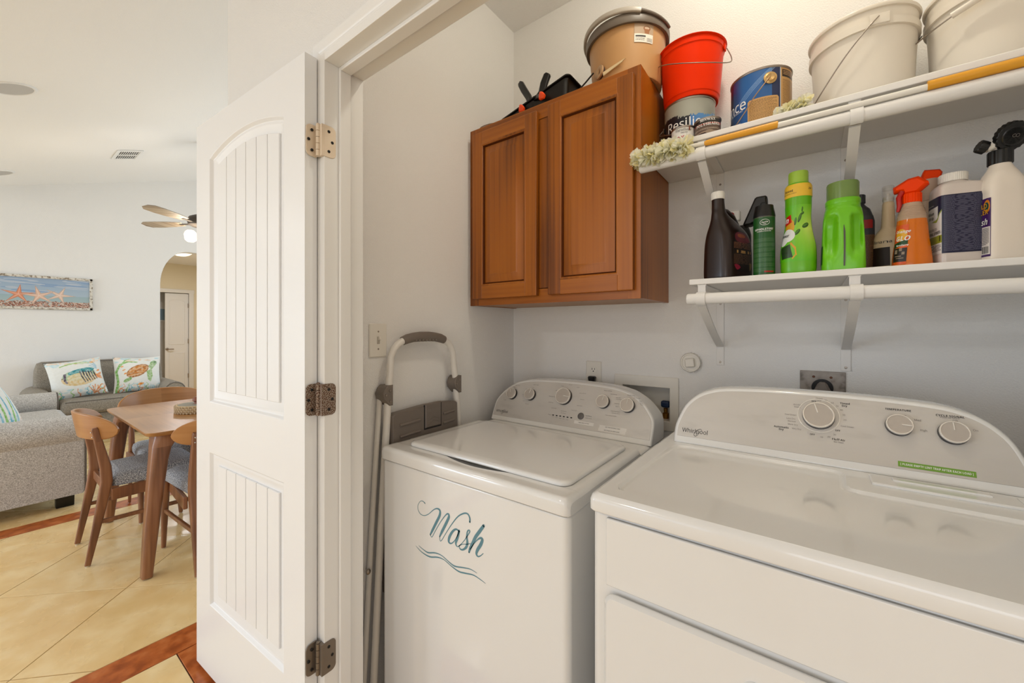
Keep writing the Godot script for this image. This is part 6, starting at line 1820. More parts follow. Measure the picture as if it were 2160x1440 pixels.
func ladder() -> void:
	var t := Transform3D(Basis(Vector3(0, 0, -1), Vector3.UP, Vector3(1, 0, 0)), V(-1.163, 0, 0))   # local x runs into the closet, z towards the washer
	var o := thing("folding_ladder", "white folded step ladder with grey grip and step leaning between washer and closet wall", "ladder", V(-1.163, 0, 1.0))
	var white := mat(Color(0.87, 0.85, 0.82), 0.3)
	var grey := mat(Color(0.45, 0.41, 0.375), 0.5)
	var P := [Vector3(0.782, 0.0, 0), Vector3(0.815, 0.6, 0), Vector3(0.846, 1.08, 0), Vector3(0.852, 1.14, 0)]
	for i in range(1, 13):
		var a := PI - PI * i / 13.0
		P.append(Vector3(1.005 + 0.153 * signf(cos(a)) * pow(absf(cos(a)), 0.8), 1.14 + 0.118 * pow(sin(a), 0.62), 0))
	P.append_array([Vector3(1.16, 1.14, 0), Vector3(1.170, 1.08, 0), Vector3(1.21, 0.6, 0), Vector3(1.25, 0.0, 0)])
	part(o, "front_frame", G.new().tube(P.map(func(p): return t * p), 0.0125, 14), white, true)
	part(o, "rear_frame", G.new().tube([Vector3(0.762, 0.0, -0.026), Vector3(0.797, 0.6, -0.026), Vector3(0.828, 1.06, -0.024)].map(func(p): return t * p), 0.0095, 12), white, true)
	part(o, "rear_frame", G.new().tube([Vector3(1.265, 0.0, -0.026), Vector3(1.225, 0.6, -0.026), Vector3(1.185, 1.06, -0.024)].map(func(p): return t * p), 0.0095, 12), white, true)
	var H := []
	for i in 8:
		var a := PI - PI * (3.9 + i * 5.2 / 7.0) / 13.0
		H.append(t * Vector3(1.005 + 0.153 * signf(cos(a)) * pow(absf(cos(a)), 0.8), 1.14 + 0.118 * pow(sin(a), 0.62), 0))
	part(o, "hand_grip", G.new().tube(H, [0.0155, 0.0175, 0.0175, 0.0185, 0.0185, 0.0175, 0.0175, 0.0155], 16), grey, true)
	var bumps := G.new()
	for i in 7:
		bumps.ball(H[3].lerp(H[4], -0.6 + i * 0.36) + Vector3(0.012, -0.0135, 0), Vector3(0.006, 0.005, 0.005), 8)
	part(o, "grip_bumps", bumps, grey, true)
	for s in [[0.838, 1.06, 0.0], [1.174, 1.062, 0.0]]:
		var pb := PackedVector2Array([Vector2(0.016, 0.034), Vector2(0.016, -0.036), Vector2(0.002, -0.036), Vector2(-0.022, -0.012), Vector2(-0.026, 0.006), Vector2(-0.018, 0.024), Vector2(-0.006, 0.034)])
		var br := part(o, "hinge_bracket", G.new().prism(pb, -0.032, 0.0165, 0.003, t * Transform3D(Basis(), Vector3(s[0], s[1], 0))), grey, true)
		for q in [[-0.014, 0.002], [0.002, 0.016], [0.002, -0.02]]:
			part(br, "rivet", G.new().lathe([[0.0, 0.0], [0.0042, 0.0], [0.0036, 0.002], [0.0, 0.0026]], 12, t * Transform3D(UPRIGHT, Vector3(s[0] + q[0], s[1] + q[1], 0.0165))), M.steel, true)
	# folded steps with ribbed treads
	for k in 2:
		var top: float = [0.995, 0.62][k]
		var n0: float = [0.848, 0.83][k]
		var n1: float = [1.163, 1.19][k]
		var low := top - 0.235
		var outline := PackedVector2Array([Vector2(n0, low), Vector2(n1 + 0.008, low), Vector2(n1, top - 0.006), Vector2(n1 - 0.01, top), Vector2(n0 + 0.235, top + 0.008), Vector2(n0 + 0.13, top + 0.006), Vector2(n0 + 0.012, top - 0.002), Vector2(n0, top - 0.01)])
		var st := part(o, "step", G.new().prism(outline, -0.016, 0.0195, 0.004, t), grey, true)
		for r in [[0.03, 0.12, 0.045], [0.235, 0.295, 0.038], [0.03, 0.12, 0.085], [0.235, 0.295, 0.075], [0.03, 0.295, 0.125], [0.03, 0.12, 0.165], [0.225, 0.295, 0.16]]:
			part(st, "tread_rib", G.new().tube([t * Vector3(n0 + r[0], top - r[2], 0.0195), t * Vector3(n0 + r[1], top - r[2] + 0.004, 0.0195)], 0.0056, 8), grey, true)
		if k == 0:
			part(st, "latch_slot", G.new().prism(PackedVector2Array([Vector2(n0 + 0.138, top - 0.083), Vector2(n0 + 0.226, top - 0.083), Vector2(n0 + 0.226, top + 0.0085), Vector2(n0 + 0.138, top + 0.0085)]), 0.017, 0.0202, 0.001, t), M.dark, true)
			part(st, "latch", G.new().prism(PackedVector2Array([Vector2(n0 + 0.143, top - 0.078), Vector2(n0 + 0.222, top - 0.078), Vector2(n0 + 0.222, top + 0.013), Vector2(n0 + 0.143, top + 0.011)]), 0.012, 0.024, 0.004, t), grey, true)
			var g := G.new()
			g.add(letters("LIFT TO FOLD", 0.0085, false, 1, false, 0.0, 0.92), t * Transform3D(Basis(), Vector3(n0 + 0.183, top - 0.014, 0.0243)))
			part(st, "latch_lettering", g, mat(Color(0.5, 0.46, 0.43), 0.5), true)
			for q in [0.0, 0.012]:
				part(st, "tread_rib", G.new().tube([t * Vector3(n0 + 0.156, top - 0.066 + q, 0.0235), t * Vector3(n0 + 0.183, top - 0.052 + q, 0.0245), t * Vector3(n0 + 0.21, top - 0.062 + q, 0.0235)], 0.0015, 6), grey, true)
	for n in [0.782, 1.25]:
		part(o, "foot", G.new().tube([t * Vector3(n, 0.0, 0), t * Vector3(n + (0.002 if n < 1 else -0.003), 0.035, 0)], 0.0155, 12), grey, true)
	part(o, "bolt", G.new().ball(t * Vector3(0.775, 0.48, -0.012), Vector3(0.007, 0.009, 0.009), 10), M.steel, true)

# rolled-arm sofa facing local +z; its middle on the floor is the origin
func sofa(cloth: Material, o: Node3D, W: float, depth: float, aw: float, seat_h: float, arm_h: float, back_h: float, back_w: float, seats: int) -> void:
	var zf := depth / 2
	var inner := W - 2 * aw
	part(o, "base", G.new().box(Vector3(0, 0.20, 0.02), Vector3(W - 2 * aw * 0.55, 0.22, depth - 0.12), 0.015), cloth)
	for i in seats:
		var w := inner / seats
		var x := -inner / 2 + w * (i + 0.5)
		part(o, "seat_cushion", G.new().box(Vector3(x, seat_h - 0.08, 0.13), Vector3(w - 0.006, 0.17, depth - 0.22), 0.05), cloth)
		for yy in [seat_h - 0.015, seat_h - 0.135]:
			part(o, "piping", G.new().tube([Vector3(x - w / 2 + 0.04, yy, 0.13 + (depth - 0.22) / 2 - 0.014), Vector3(x + w / 2 - 0.04, yy, 0.13 + (depth - 0.22) / 2 - 0.014)], 0.006, 6), M.sofa_dark)
	# back with soft rolled ends
	var R := []
	for q in [[-1.0, 0.6, 0.5], [-0.985, 0.85, 0.8], [-0.95, 0.97, 1.0], [-0.88, 1.0, 1.0], [0.88, 1.0, 1.0], [0.95, 0.97, 1.0], [0.985, 0.85, 0.8], [1.0, 0.6, 0.5]]:
		var ring := PackedVector3Array()
		var hb: float = (back_h - 0.25) * q[1]
		for p in G.rrect(0.11 * q[2], hb / 2, 0.09 * q[2], 5):
			var yy: float = 0.25 + hb / 2 + p.y
			ring.append(Vector3(q[0] * back_w / 2, yy, -zf + 0.17 + p.x - (yy - 0.5) * 0.22))
		R.append(ring)
	part(o, "back", G.new().loft(R), cloth)
	part(o, "piping", G.new().tube([Vector3(-back_w * 0.44, back_h - 0.012, -zf + 0.20), Vector3(0, back_h - 0.008, -zf + 0.2), Vector3(back_w * 0.44, back_h - 0.012, -zf + 0.20)], 0.006, 6), M.sofa_dark)
	for s in [-1.0, 1.0]:
		var prof := PackedVector2Array()
		var r := aw * 0.46
		var cy := arm_h - r
		prof.append(Vector2(-aw * 0.42, 0.09))
		prof.append(Vector2(aw * 0.40, 0.09))
		prof.append(Vector2(aw * 0.40, cy - r * 0.75))
		for i in 17:
			var a := deg_to_rad(-42.0 + 270.0 * i / 16.0)
			prof.append(Vector2(0.015 + r * cos(a), cy + r * sin(a)))
		prof.append(Vector2(-aw * 0.42, cy - r * 0.6))
		var tt := Transform3D(Basis().scaled(Vector3(s, 1, 1)), Vector3(s * (W / 2 - aw / 2), 0, 0))
		part(o, "arm", G.new().prism(prof, -zf + 0.05, zf, 0.02, tt), cloth)
		var ring := []
		var pin := G.inset(prof, 0.012)
		for p in pin:
			ring.append(tt * Vector3(p.x, p.y, zf - 0.004))
		ring.append(ring[0])
		part(o, "piping", G.new().tube(ring, 0.006, 6, PackedVector2Array(), Vector3.BACK), M.sofa_dark)
	for x in [-W / 2 + 0.12, W / 2 - 0.12]:
		for z in [-zf + 0.13, zf - 0.10]:
			part(o, "foot", G.new().prism(PackedVector2Array([Vector2(-0.035, 0), Vector2(0.035, 0), Vector2(0.05, 0.092), Vector2(-0.05, 0.092)]), -0.045, 0.045, 0.004, X3(Vector3(x, 0, z))), M.black)

func pillow(called: String, label: String, at: Vector3, turn: float, lean: float, roll: float, size: float, im: Image, group: String) -> void:
	var o := thing(called, label, "pillow", at, turn, group)
	var g := G.new()
	var n := 18
	for side in [1.0, -1.0]:
		var pos := func(i: int, j: int) -> Vector3:
			var u := 2.0 * i / n - 1.0
			var v := 2.0 * j / n - 1.0
			var pin := 1.0 - 0.07 * (1.0 - u * u) * absf(v) - 0.0
			var pin2 := 1.0 - 0.07 * (1.0 - v * v) * absf(u)
			var z := 0.085 * pow(maxf((1.0 - u * u) * (1.0 - v * v), 0.0), 0.42)
			return Vector3(u * size / 2 * pin2, v * size / 2 * pin, z * side)
		for i in n:
			for j in n:
				var q := [pos.call(i, j), pos.call(i + 1, j), pos.call(i + 1, j + 1), pos.call(i, j + 1)]
				var nn := []
				for c in [[i, j], [i + 1, j], [i + 1, j + 1], [i, j + 1]]:
					var a: Vector3 = pos.call(mini(c[0] + 1, n), c[1]) - pos.call(maxi(c[0] - 1, 0), c[1])
					var b: Vector3 = pos.call(c[0], mini(c[1] + 1, n)) - pos.call(c[0], maxi(c[1] - 1, 0))
					nn.append(a.cross(b).normalized() * side)
				var uv := []
				for c in [[i, j], [i + 1, j], [i + 1, j + 1], [i, j + 1]]:
					uv.append(Vector2(float(c[0]) / n, 1.0 - float(c[1]) / n))
				g.tri(q[0], q[1], q[2], nn[0], nn[1], nn[2], uv[0], uv[1], uv[2])
				g.tri(q[0], q[2], q[3], nn[0], nn[2], nn[3], uv[0], uv[2], uv[3])
	var wet := FastNoiseLite.new()   # watercolour softness
	wet.seed = 6
	wet.frequency = 0.05
	for yy in range(1, 255):
		for xx in range(1, 255):
			var c5 := (im.get_pixel(xx, yy) + im.get_pixel(xx - 1, yy) + im.get_pixel(xx + 1, yy) + im.get_pixel(xx, yy - 1) + im.get_pixel(xx, yy + 1)) * 0.2
			im.set_pixel(xx, yy, c5.lerp(Color(0.94, 0.94, 0.92), clampf(0.2 + wet.get_noise_2d(xx, yy) * 0.45, 0.0, 0.6)))
	var m := tex_mat(im, 0.9)
	var c := part(o, "cover", g, m)
	c.transform = X3(Vector3(0, size * 0.49, 0), 0, lean, roll)
func reef(sd: int) -> Image:   # watercolour ground: weeds and corals at the rims
	var im := pic(256, 256, Color(0.91, 0.91, 0.89))
	var rg := RandomNumberGenerator.new()
	rg.seed = sd
	for i in 40:
		var x := rg.randf() * 256
		var edge := rg.randf() < 0.5
		var y := rg.randf_range(0, 40) if edge else rg.randf_range(205, 256)
		ell(im, x, y, rg.randf_range(6, 18), rg.randf_range(4, 10), Color(0.75, 0.86, 0.88) if rg.randf() < 0.6 else Color(0.93, 0.82, 0.72))
	for i in 9:
		var x := rg.randf_range(10, 246)
		var P := [Vector2(x, 256)]
		for k in 5:
			P.append(Vector2(x + rg.randf_range(-14, 14), 256 - (k + 1) * rg.randf_range(9, 15)))
		line(im, P, 6, 2, [Color(0.42, 0.68, 0.75), Color(0.5, 0.72, 0.36), Color(0.85, 0.5, 0.3)][i % 3])
	return im
func fish_picture() -> Image:
	var im := reef(3)
	for k in 3:
		line(im, [Vector2(60 + 30 * k, 44 - 10 * k), Vector2(110 + 30 * k, 24), Vector2(170 + 24 * k, 40)], 6, 2, Color(0.55, 0.72, 0.35))
	for k in 4:
		line(im, [Vector2(226, 60 + k * 8), Vector2(206 - k * 6, 30 + 14 * k), Vector2(190, 20 + 20 * k)], 5, 2, Color(0.56, 0.74, 0.84))
	ell(im, 136, 134, 86, 52, Color(0.87, 0.74, 0.5), -0.08)
	ell(im, 136, 112, 80, 34, Color(0.64, 0.76, 0.58), -0.1)
	ell(im, 150, 92, 64, 20, Color(0.16, 0.52, 0.56), -0.14)
	ell(im, 140, 126, 62, 26, Color(0.85, 0.78, 0.58), -0.08)
	poly(im, [Vector2(212, 128), Vector2(250, 108), Vector2(240, 132), Vector2(250, 158), Vector2(214, 148)], Color(0.9, 0.55, 0.32))
	for k in 6:
		line(im, [Vector2(142 + k * 13, 92 + k * 2), Vector2(146 + k * 13, 128), Vector2(158 + k * 12, 170 - k * 3)], 7, 4, Color(0.13, 0.13, 0.17))
	line(im, [Vector2(72, 104), Vector2(66, 134), Vector2(74, 160)], 12, 8, Color(0.2, 0.16, 0.22))
	ell(im, 56, 128, 3, 3, Color(0.05, 0.05, 0.05))
	for k in 7:
		line(im, [Vector2(190, 252), Vector2(176 + k * 12, 218 - (k % 3) * 12), Vector2(168 + k * 15, 200)], 5, 3, Color(0.87, 0.46, 0.2))
	ell(im, 232, 98, 9, 5, Color(0.88, 0.45, 0.15), -0.4)
	ell(im, 206, 34, 10, 5, Color(0.9, 0.55, 0.15), 0.1)
	return im
func turtle_picture() -> Image:
	var im := reef(8)
	line(im, [Vector2(14, 250), Vector2(18, 180), Vector2(8, 110), Vector2(30, 60), Vector2(70, 40), Vector2(120, 44)], 12, 7, Color(0.4, 0.66, 0.24))
	line(im, [Vector2(30, 70), Vector2(60, 26), Vector2(92, 14)], 8, 3, Color(0.52, 0.74, 0.4))
	for k in 3:
		ell(im, 40 + k * 8, 74 + k * 26, 9, 5, Color(0.9, 0.5, 0.15), -0.4)
	ell(im, 214, 54, 22, 17, Color(0.42, 0.6, 0.36), -0.4)
	poly(im, [Vector2(176, 84), Vector2(206, 46), Vector2(226, 70), Vector2(200, 106)], Color(0.6, 0.72, 0.5))
	poly(im, [Vector2(170, 116), Vector2(200, 100), Vector2(206, 150), Vector2(192, 196), Vector2(176, 176)], Color(0.55, 0.7, 0.42))
	ell(im, 122, 110, 68, 38, Color(0.62, 0.34, 0.12), -0.55)
	ell(im, 122, 108, 60, 31, Color(0.8, 0.5, 0.22), -0.55)
	for k in 5:
		line(im, [Vector2(76 + k * 20, 152 - k * 20), Vector2(112 + k * 18, 148 - k * 17)], 3, 3, Color(0.55, 0.28, 0.1))
	line(im, [Vector2(72, 138), Vector2(176, 74)], 3, 3, Color(0.55, 0.28, 0.1))
	ell(im, 68, 172, 26, 12, Color(0.45, 0.62, 0.3), -0.6)
	ell(im, 224, 48, 4, 4, Color(0.05, 0.08, 0.05))
	ell(im, 138, 208, 17, 8, Color(0.9, 0.52, 0.16), -0.3)
	for k in 8:
		line(im, [Vector2(160 + k * 11, 240), Vector2(158 + k * 12, 214 + (k % 3) * 6)], 5, 2, Color(0.5, 0.72, 0.8))
	return im

func dining_chair(label: String, at: Vector3, turn: float, first: Node3D) -> Node3D:
	if first != null:
		var c := first.duplicate() as Node3D
		c.name = numbered("dining_chair")
		add_child(c)
		c.position = at
		c.rotation.y = turn
		c.set_meta("label", label)
		return c
	# facing local -z; rear feet at z = +0.245
	var o := thing("dining_chair", label, "chair", at, turn, "dining chairs round the wooden table")
	var sec := G.rrect(1.0, 0.62, 0.4, 2)
	for s in [-1.0, 1.0]:
		var P := [Vector3(0.186 * s, 0.006, 0.247), Vector3(0.186 * s, 0.2, 0.213), Vector3(0.186 * s, 0.38, 0.183), Vector3(0.186 * s, 0.44, 0.174), Vector3(0.186 * s, 0.52, 0.178), Vector3(0.187 * s, 0.62, 0.197), Vector3(0.188 * s, 0.735, 0.219), Vector3(0.188 * s, 0.745, 0.221)]
		var leg := part(o, "leg", G.new().tube(P, [0.0125, 0.018, 0.024, 0.025, 0.0235, 0.019, 0.015, 0.010], 8, sec, Vector3.RIGHT), M.leg_wood)
		part(leg, "glide", G.new().lathe([[0.0, 0.0], [0.009, 0.0], [0.009, 0.007], [0.0, 0.007]], 12, Transform3D(Basis(), Vector3(0.186 * s, 0, 0.247))), M.chrome)
		for y in [0.695, 0.722]:
			part(leg, "screw", G.new().ball(Vector3(0.188 * s, y, 0.222 + (y - 0.695) * 0.2 + 0.008), Vector3(0.004, 0.004, 0.003), 8), M.chrome)
		var F := [Vector3(0.212 * s, 0.006, -0.248), Vector3(0.21 * s, 0.2, -0.235), Vector3(0.207 * s, 0.40, -0.215)]
		leg = part(o, "leg", G.new().tube(F, [0.0115, 0.0165, 0.02], 12), M.leg_wood)
		part(leg, "glide", G.new().lathe([[0.0, 0.0], [0.009, 0.0], [0.009, 0.007], [0.0, 0.007]], 12, Transform3D(Basis(), Vector3(0.212 * s, 0, -0.248))), M.chrome)
		part(o, "seat_rail", G.new().box(Vector3(0.199 * s, 0.368, -0.02), Vector3(0.02, 0.064, 0.385), 0.004, Transform3D(Basis(Vector3.UP, 0.066 * s), Vector3.ZERO)), M.leg_wood)
		part(o, "stretcher", G.new().tube([Vector3(0.187 * s, 0.225, 0.205), Vector3(0.209 * s, 0.225, -0.228)], 1.0, 8, G.rrect(0.008, 0.011, 0.004, 2)), M.leg_wood)
	part(o, "seat_rail", G.new().box(Vector3(0, 0.368, -0.212), Vector3(0.40, 0.064, 0.02), 0.004), M.leg_wood)
	part(o, "seat_rail", G.new().box(Vector3(0, 0.40, 0.172), Vector3(0.36, 0.05, 0.022), 0.004), M.leg_wood)
	var R := []   # upholstered seat, wider in front
	for q in [[0.404, 0.012], [0.408, 0.002], [0.435, 0.0], [0.458, 0.006], [0.469, 0.022], [0.474, 0.05]]:
		var ring := PackedVector3Array()
		for p in G.rrect(0.22 - q[1], 0.205 - q[1], 0.045, 4):
			var k := 1.0 - 0.13 * (p.y + 0.205) / 0.41
			ring.append(Vector3(p.x * k, q[0] + 0.008 * cos(p.x * 5.0) - 0.012 * (p.y - 0.0) - 0.006, p.y - 0.045))
		R.append(ring)
	part(o, "seat", G.new().loft(R), M.seat)
	R = []   # bent back board
	for i in 25:
		var u := sin(PI / 2 * (-1.0 + 2.0 * i / 24.0))
		var k := pow(absf(u), 4.5)
		var hh := 0.074 * sqrt(maxf(1.0 - k, 0.004))
		var x := 0.262 * u
		var z := 0.272 - 0.135 * u * u
		var cy := 0.752 - 0.022 * u * u
		var nrm := Vector3(2.0 * 0.135 * u / 0.262, 0, 1.0).normalized()
		var ring := PackedVector3Array()
		for p in G.rrect(0.0075, hh, minf(0.006, hh * 0.9), 3):
			ring.append(Vector3(x, cy + p.y, z + p.y * 0.16) + nrm * p.x)
		R.append(ring)
	part(o, "backrest", G.new().loft(R), M.back_wood)
	return o

func living() -> void:
	M.sofa_dark = mat(Color(0.42, 0.395, 0.365), 0.95)
	M.back_wood = M.top_wood.duplicate()
	M.back_wood.albedo_color = Color(0.97, 0.94, 0.92)
	# loveseat against the far wall, facing +x
	var ls := thing("loveseat", "grey brown loveseat with two sea-life pillows against the far wall", "sofa", V(-7.06, 0, 0.965), PI / 2)
	sofa(M.loveseat, ls, 1.36, 0.88, 0.25, 0.475, 0.60, 0.885, 1.16, 1)
	var so := thing("sofa", "grey tweed sofa seen from its rolled arm at the left edge", "sofa", V(-5.19, 0, 0.035), PI)
	sofa(M.sofa, so, 1.93, 0.88, 0.23, 0.50, 0.655, 0.85, 1.6, 2)
	pillow("throw_pillow", "white pillow with a striped tropical fish, left on the loveseat", V(-6.96, 0.47, 0.70), PI / 2, -0.3, 0.13, 0.46, fish_picture(), "sea-life pillows")
	pillow("throw_pillow", "white pillow with a brown sea turtle, right on the loveseat", V(-6.98, 0.472, 1.235), PI / 2, -0.26, -0.02, 0.46, turtle_picture(), "sea-life pillows")
	var wi := reef(12)
	for k in 7:
		line(wi, [Vector2(20 + k * 30, 250), Vector2(40 + k * 26, 150 + (k % 3) * 20), Vector2(30 + k * 32, 70 + (k % 2) * 40)], 16, 5, [Color(0.4, 0.68, 0.78), Color(0.45, 0.7, 0.25)][k % 2])
	pillow("throw_pillow", "white pillow with blue and green weeds leaning on the tweed sofa", V(-4.72, 0.49, 0.03), PI - 0.5, -0.35, 0.2, 0.44, wi, "sea-life pillows")
	# dining table
	var t := thing("dining_table", "light brown wooden dining table with tapered splayed legs", "table", V(-3.245, 0, 0.862))
	var R := []
	for q in [[0.728, 0.012], [0.7315, 0.006], [0.742, 0.001], [0.747, 0.0], [0.75, 0.002]]:
		var ring := PackedVector3Array()
		for p in G.rrect(0.548 - q[1], 0.352 - q[1], 0.05, 6):
			ring.append(Vector3(p.x, q[0], p.y))
		R.append(ring)
	part(t, "tabletop", G.new().loft(R), M.top_wood)
	for x in [-1.0, 1.0]:
		part(t, "apron", G.new().box(Vector3(0.465 * x, 0.70, 0), Vector3(0.022, 0.056, 0.46), 0.003), M.leg_wood)
		part(t, "apron", G.new().box(Vector3(0, 0.70, 0.252 * x), Vector3(0.9, 0.056, 0.022), 0.003), M.leg_wood)
		for z in [-1.0, 1.0]:
			var P := []
			var r := []
			for k in [[0.006, 0.5, 0.343, 0.029], [0.2, 0.494, 0.328, 0.036], [0.45, 0.486, 0.307, 0.043], [0.6, 0.480, 0.292, 0.047], [0.66, 0.474, 0.283, 0.053], [0.695, 0.464, 0.27, 0.062], [0.708, 0.458, 0.264, 0.066]]:
				P.append(Vector3(k[1] * x, k[0], k[2] * z))
				r.append(k[3])
			var leg := part(t, "leg", G.new().tube(P, r, 8, G.rrect(0.78, 1.0, 0.45, 3), Vector3.RIGHT), M.leg_wood)
			part(leg, "glide", G.new().lathe([[0.0, 0.0], [0.012, 0.0], [0.012, 0.007], [0.0, 0.007]], 12, Transform3D(Basis(), P[0] * Vector3(1, 0, 1))), M.chrome)
	var c := dining_chair("wooden dining chair with grey seat on the table's near side, back to the viewer", V(-3.315, 0, 0.60), 0.0, null)
	dining_chair("wooden dining chair at the table's right end, partly behind the white door", V(-2.79, 0, 0.862), -PI / 2 + PI, c)
	dining_chair("wooden dining chair at the table's far left end before the loveseat", V(-3.79, 0, 0.855), -PI / 2, c)
	dining_chair("wooden dining chair on the table's hidden far side", V(-3.25, 0, 1.22), PI, c)
	# woven basket on the table
	var b := thing("woven_basket", "round woven basket stack with a brown wooden piece on the dining table", "basket", V(-3.20, 0.75, 0.85))
	var straw := mat(Color(0.8, 0.7, 0.54), 0.8)
	for i in 4:
		var ring := []
		for k in 25:
			ring.append(Vector3(cos(TAU * (k % 24) / 24.0), 0, sin(TAU * (k % 24) / 24.0)) * (0.105 - 0.004 * absf(i - 1.5)) + Vector3(0, 0.007 + 0.012 * i, 0))
		var coil := part(b, "coil", G.new().tube(ring, 0.0068, 8), straw)
		var st := G.new()
		for k in 36:
			var a := TAU * (k + 0.5 * (i % 2)) / 36
			st.box(Vector3(sin(a) * 0.1105, 0.007 + 0.012 * i, cos(a) * 0.1105), Vector3(0.004, 0.012, 0.006), 0.001)
		part(coil, "stitches", st, mat(Color(0.84, 0.77, 0.66), 0.8))
	part(b, "lid", G.new().lathe([[0.0, 0.056], [0.06, 0.055], [0.095, 0.050], [0.1, 0.045], [0.0, 0.044]], 32), mat(Color(0.6, 0.58, 0.53), 0.8))
	part(b, "wooden_piece", G.new().lathe([[0.0, 0.054], [0.022, 0.054], [0.02, 0.066], [0.028, 0.072], [0.028, 0.088], [0.018, 0.098], [0.0, 0.1]], 20, X3(Vector3(0.03, 0, 0.0))), mat(Color(0.5, 0.25, 0.09), 0.35))
	# starfish picture
	var pi := pic(768, 256, Color(0.6, 0.7, 0.8))
	for yy in 256:
		var f := yy / 255.0
		pi.fill_rect(Rect2i(0, yy, 768, 1), Color(0.57, 0.65, 0.75).lerp(Color(0.66, 0.73, 0.78), f * 1.6) if f < 0.6 else Color(0.60, 0.69, 0.72).lerp(Color(0.66, 0.73, 0.72), (f - 0.6) * 3.0))
	var rg := RandomNumberGenerator.new()
	rg.seed = 2
	for i in 40:
		ell(pi, rg.randf() * 768, rg.randf() * 130, rg.randf_range(30, 90), rg.randf_range(3, 9), Color(0.70, 0.74, 0.79) if i % 2 else Color(0.53, 0.63, 0.75), 0.05)
	for i in 1500:
		var yy := 206 + rg.randf() * 50
		ell(pi, rg.randf() * 768, yy, rg.randf_range(3, 8), rg.randf_range(2, 4), [Color(0.62, 0.42, 0.34), Color(0.74, 0.58, 0.5), Color(0.85, 0.76, 0.7), Color(0.48, 0.3, 0.24)][i % 4], rg.randf())
	for s in [[390.0, 150.0, 96.0, Color(0.84, 0.55, 0.42), 0.1], [600.0, 148.0, 92.0, Color(0.86, 0.74, 0.66), 0.35], [492.0, 156.0, 100.0, Color(0.87, 0.72, 0.63), -0.2]]:
		for pass_ in 2:
			var pts := []
			for k in 10:
				var rr: float = s[2] * (1.0 if k % 2 == 0 else 0.24) * (1.0 if pass_ == 0 else 0.8)
				pts.append(Vector2(s[0], s[1]) + Vector2(sin(TAU * k / 10 + s[4]), -cos(TAU * k / 10 + s[4]) * 0.92) * rr)
			poly(pi, pts, (s[3] as Color).darkened(0.12) if pass_ == 0 else s[3])
		for k in 5:
			line(pi, [Vector2(s[0], s[1]), Vector2(s[0], s[1]) + Vector2(sin(TAU * k / 5 + s[4]), -cos(TAU * k / 5 + s[4]) * 0.92) * s[2] * 0.8], 5, 2, (s[3] as Color).lightened(0.3))
	var pf := thing("wall_picture", "long framed picture of starfish on a beach on the far wall", "picture", V(-7.53, 1.73, 0.28))
	part(pf, "print", G.new().quad(V(-7.528, 1.55, -0.32), V(-7.528, 1.55, 0.87), V(-7.528, 1.905, 0.87), V(-7.528, 1.905, -0.32), Vector3.RIGHT), tex_mat(pi, 0.5), true)
	part(pf, "backing", bx(-7.55, -7.529, 1.54, 1.915, -0.33, 0.88), M.dark, true)
	var worn := mat(Color.WHITE, 0.7)
	worn.albedo_texture = noise_tex(256, 0.05, 71, PackedColorArray([Color(0.5, 0.44, 0.37), Color(0.78, 0.75, 0.7), Color(0.86, 0.84, 0.8)]), PackedFloat32Array([0.25, 0.42, 0.7]), 4)
	tri_map(worn, Vector3.ONE * 2.0)
	for q in [[-0.345, 0.896, 1.523, 1.553], [-0.345, 0.896, 1.902, 1.932], [-0.345, -0.315, 1.523, 1.932], [0.866, 0.896, 1.523, 1.932]]:
		part(pf, "frame", bx(-7.55, -7.515, q[2], q[3], q[0], q[1], 0.005), worn, true)
	# small picture in the room behind the hall doorway
	var sp := thing("wall_picture", "small blue framed picture glimpsed left of the hall door", "picture", V(-11.18, 1.6, 2.5))
	part(sp, "frame", bx(-11.2, -11.175, 1.44, 1.74, 2.2, 2.5, 0.004), M.trim, true)
	part(sp, "print", bx(-11.176, -11.17, 1.47, 1.71, 2.23, 2.47, 0.001), mat(Color(0.55, 0.66, 0.75), 0.6), true)
	# ceiling speakers and vent, flush in the sloping ceiling
	var slope := Basis(Vector3.RIGHT, atan(0.32991))   # turns "down" square to the ceiling
	for s in [[-4.41, 0.135, "round flush speaker in the sloping ceiling, the nearer of two"], [-6.89, 0.12, "round flush speaker in the sloping ceiling, the farther near the wall"]]:
		var at := V(s[0], 2.8975 + 0.32991 * s[1], s[1])
		var sp2 := thing("ceiling_speaker", s[2], "speaker", at, 0.0, "ceiling speakers")
		part(sp2, "rim", G.new().lathe([[0.106, -0.004], [0.11, -0.008], [0.12, -0.006], [0.122, 0.0], [0.106, 0.002]], 40, Transform3D(slope, Vector3.ZERO)), M.trim)
		part(sp2, "grille", G.new().lathe([[0.0, -0.0045], [0.105, -0.0045], [0.107, 0.0], [0.0, 0.0]], 40, Transform3D(slope, Vector3.ZERO)), mat(Color(0.76, 0.75, 0.74), 0.7))
	var vn := 0.99
	var va := Transform3D(slope, V(-6.085, 2.8975 + 0.32991 * vn, vn))
	var ve := thing("ceiling_vent", "white air vent with dark slots in the sloping living room ceiling", "vent", va.origin)
	var vt := Transform3D(slope, Vector3.ZERO)
	part(ve, "backing", G.new().box(Vector3(0, -0.002, 0), Vector3(0.32, 0.004, 0.19), 0.001, vt), M.dark)
	for z in [-0.098, 0.098]:
		part(ve, "frame", G.new().box(Vector3(0, -0.007, z), Vector3(0.36, 0.012, 0.022), 0.003, vt), M.trim)
	for x in [-0.165, 0.165, 0.0]:
		part(ve, "frame", G.new().box(Vector3(x, -0.007, 0), Vector3(0.03 if x != 0.0 else 0.02, 0.011, 0.19), 0.003, vt), M.trim)
	for i in 10:
		part(ve, "slat", G.new().box(Vector3(0, -0.006, -0.08 + 0.0178 * i), Vector3(0.31, 0.003, 0.007), 0.001, vt * X3(Vector3.ZERO)), M.trim)
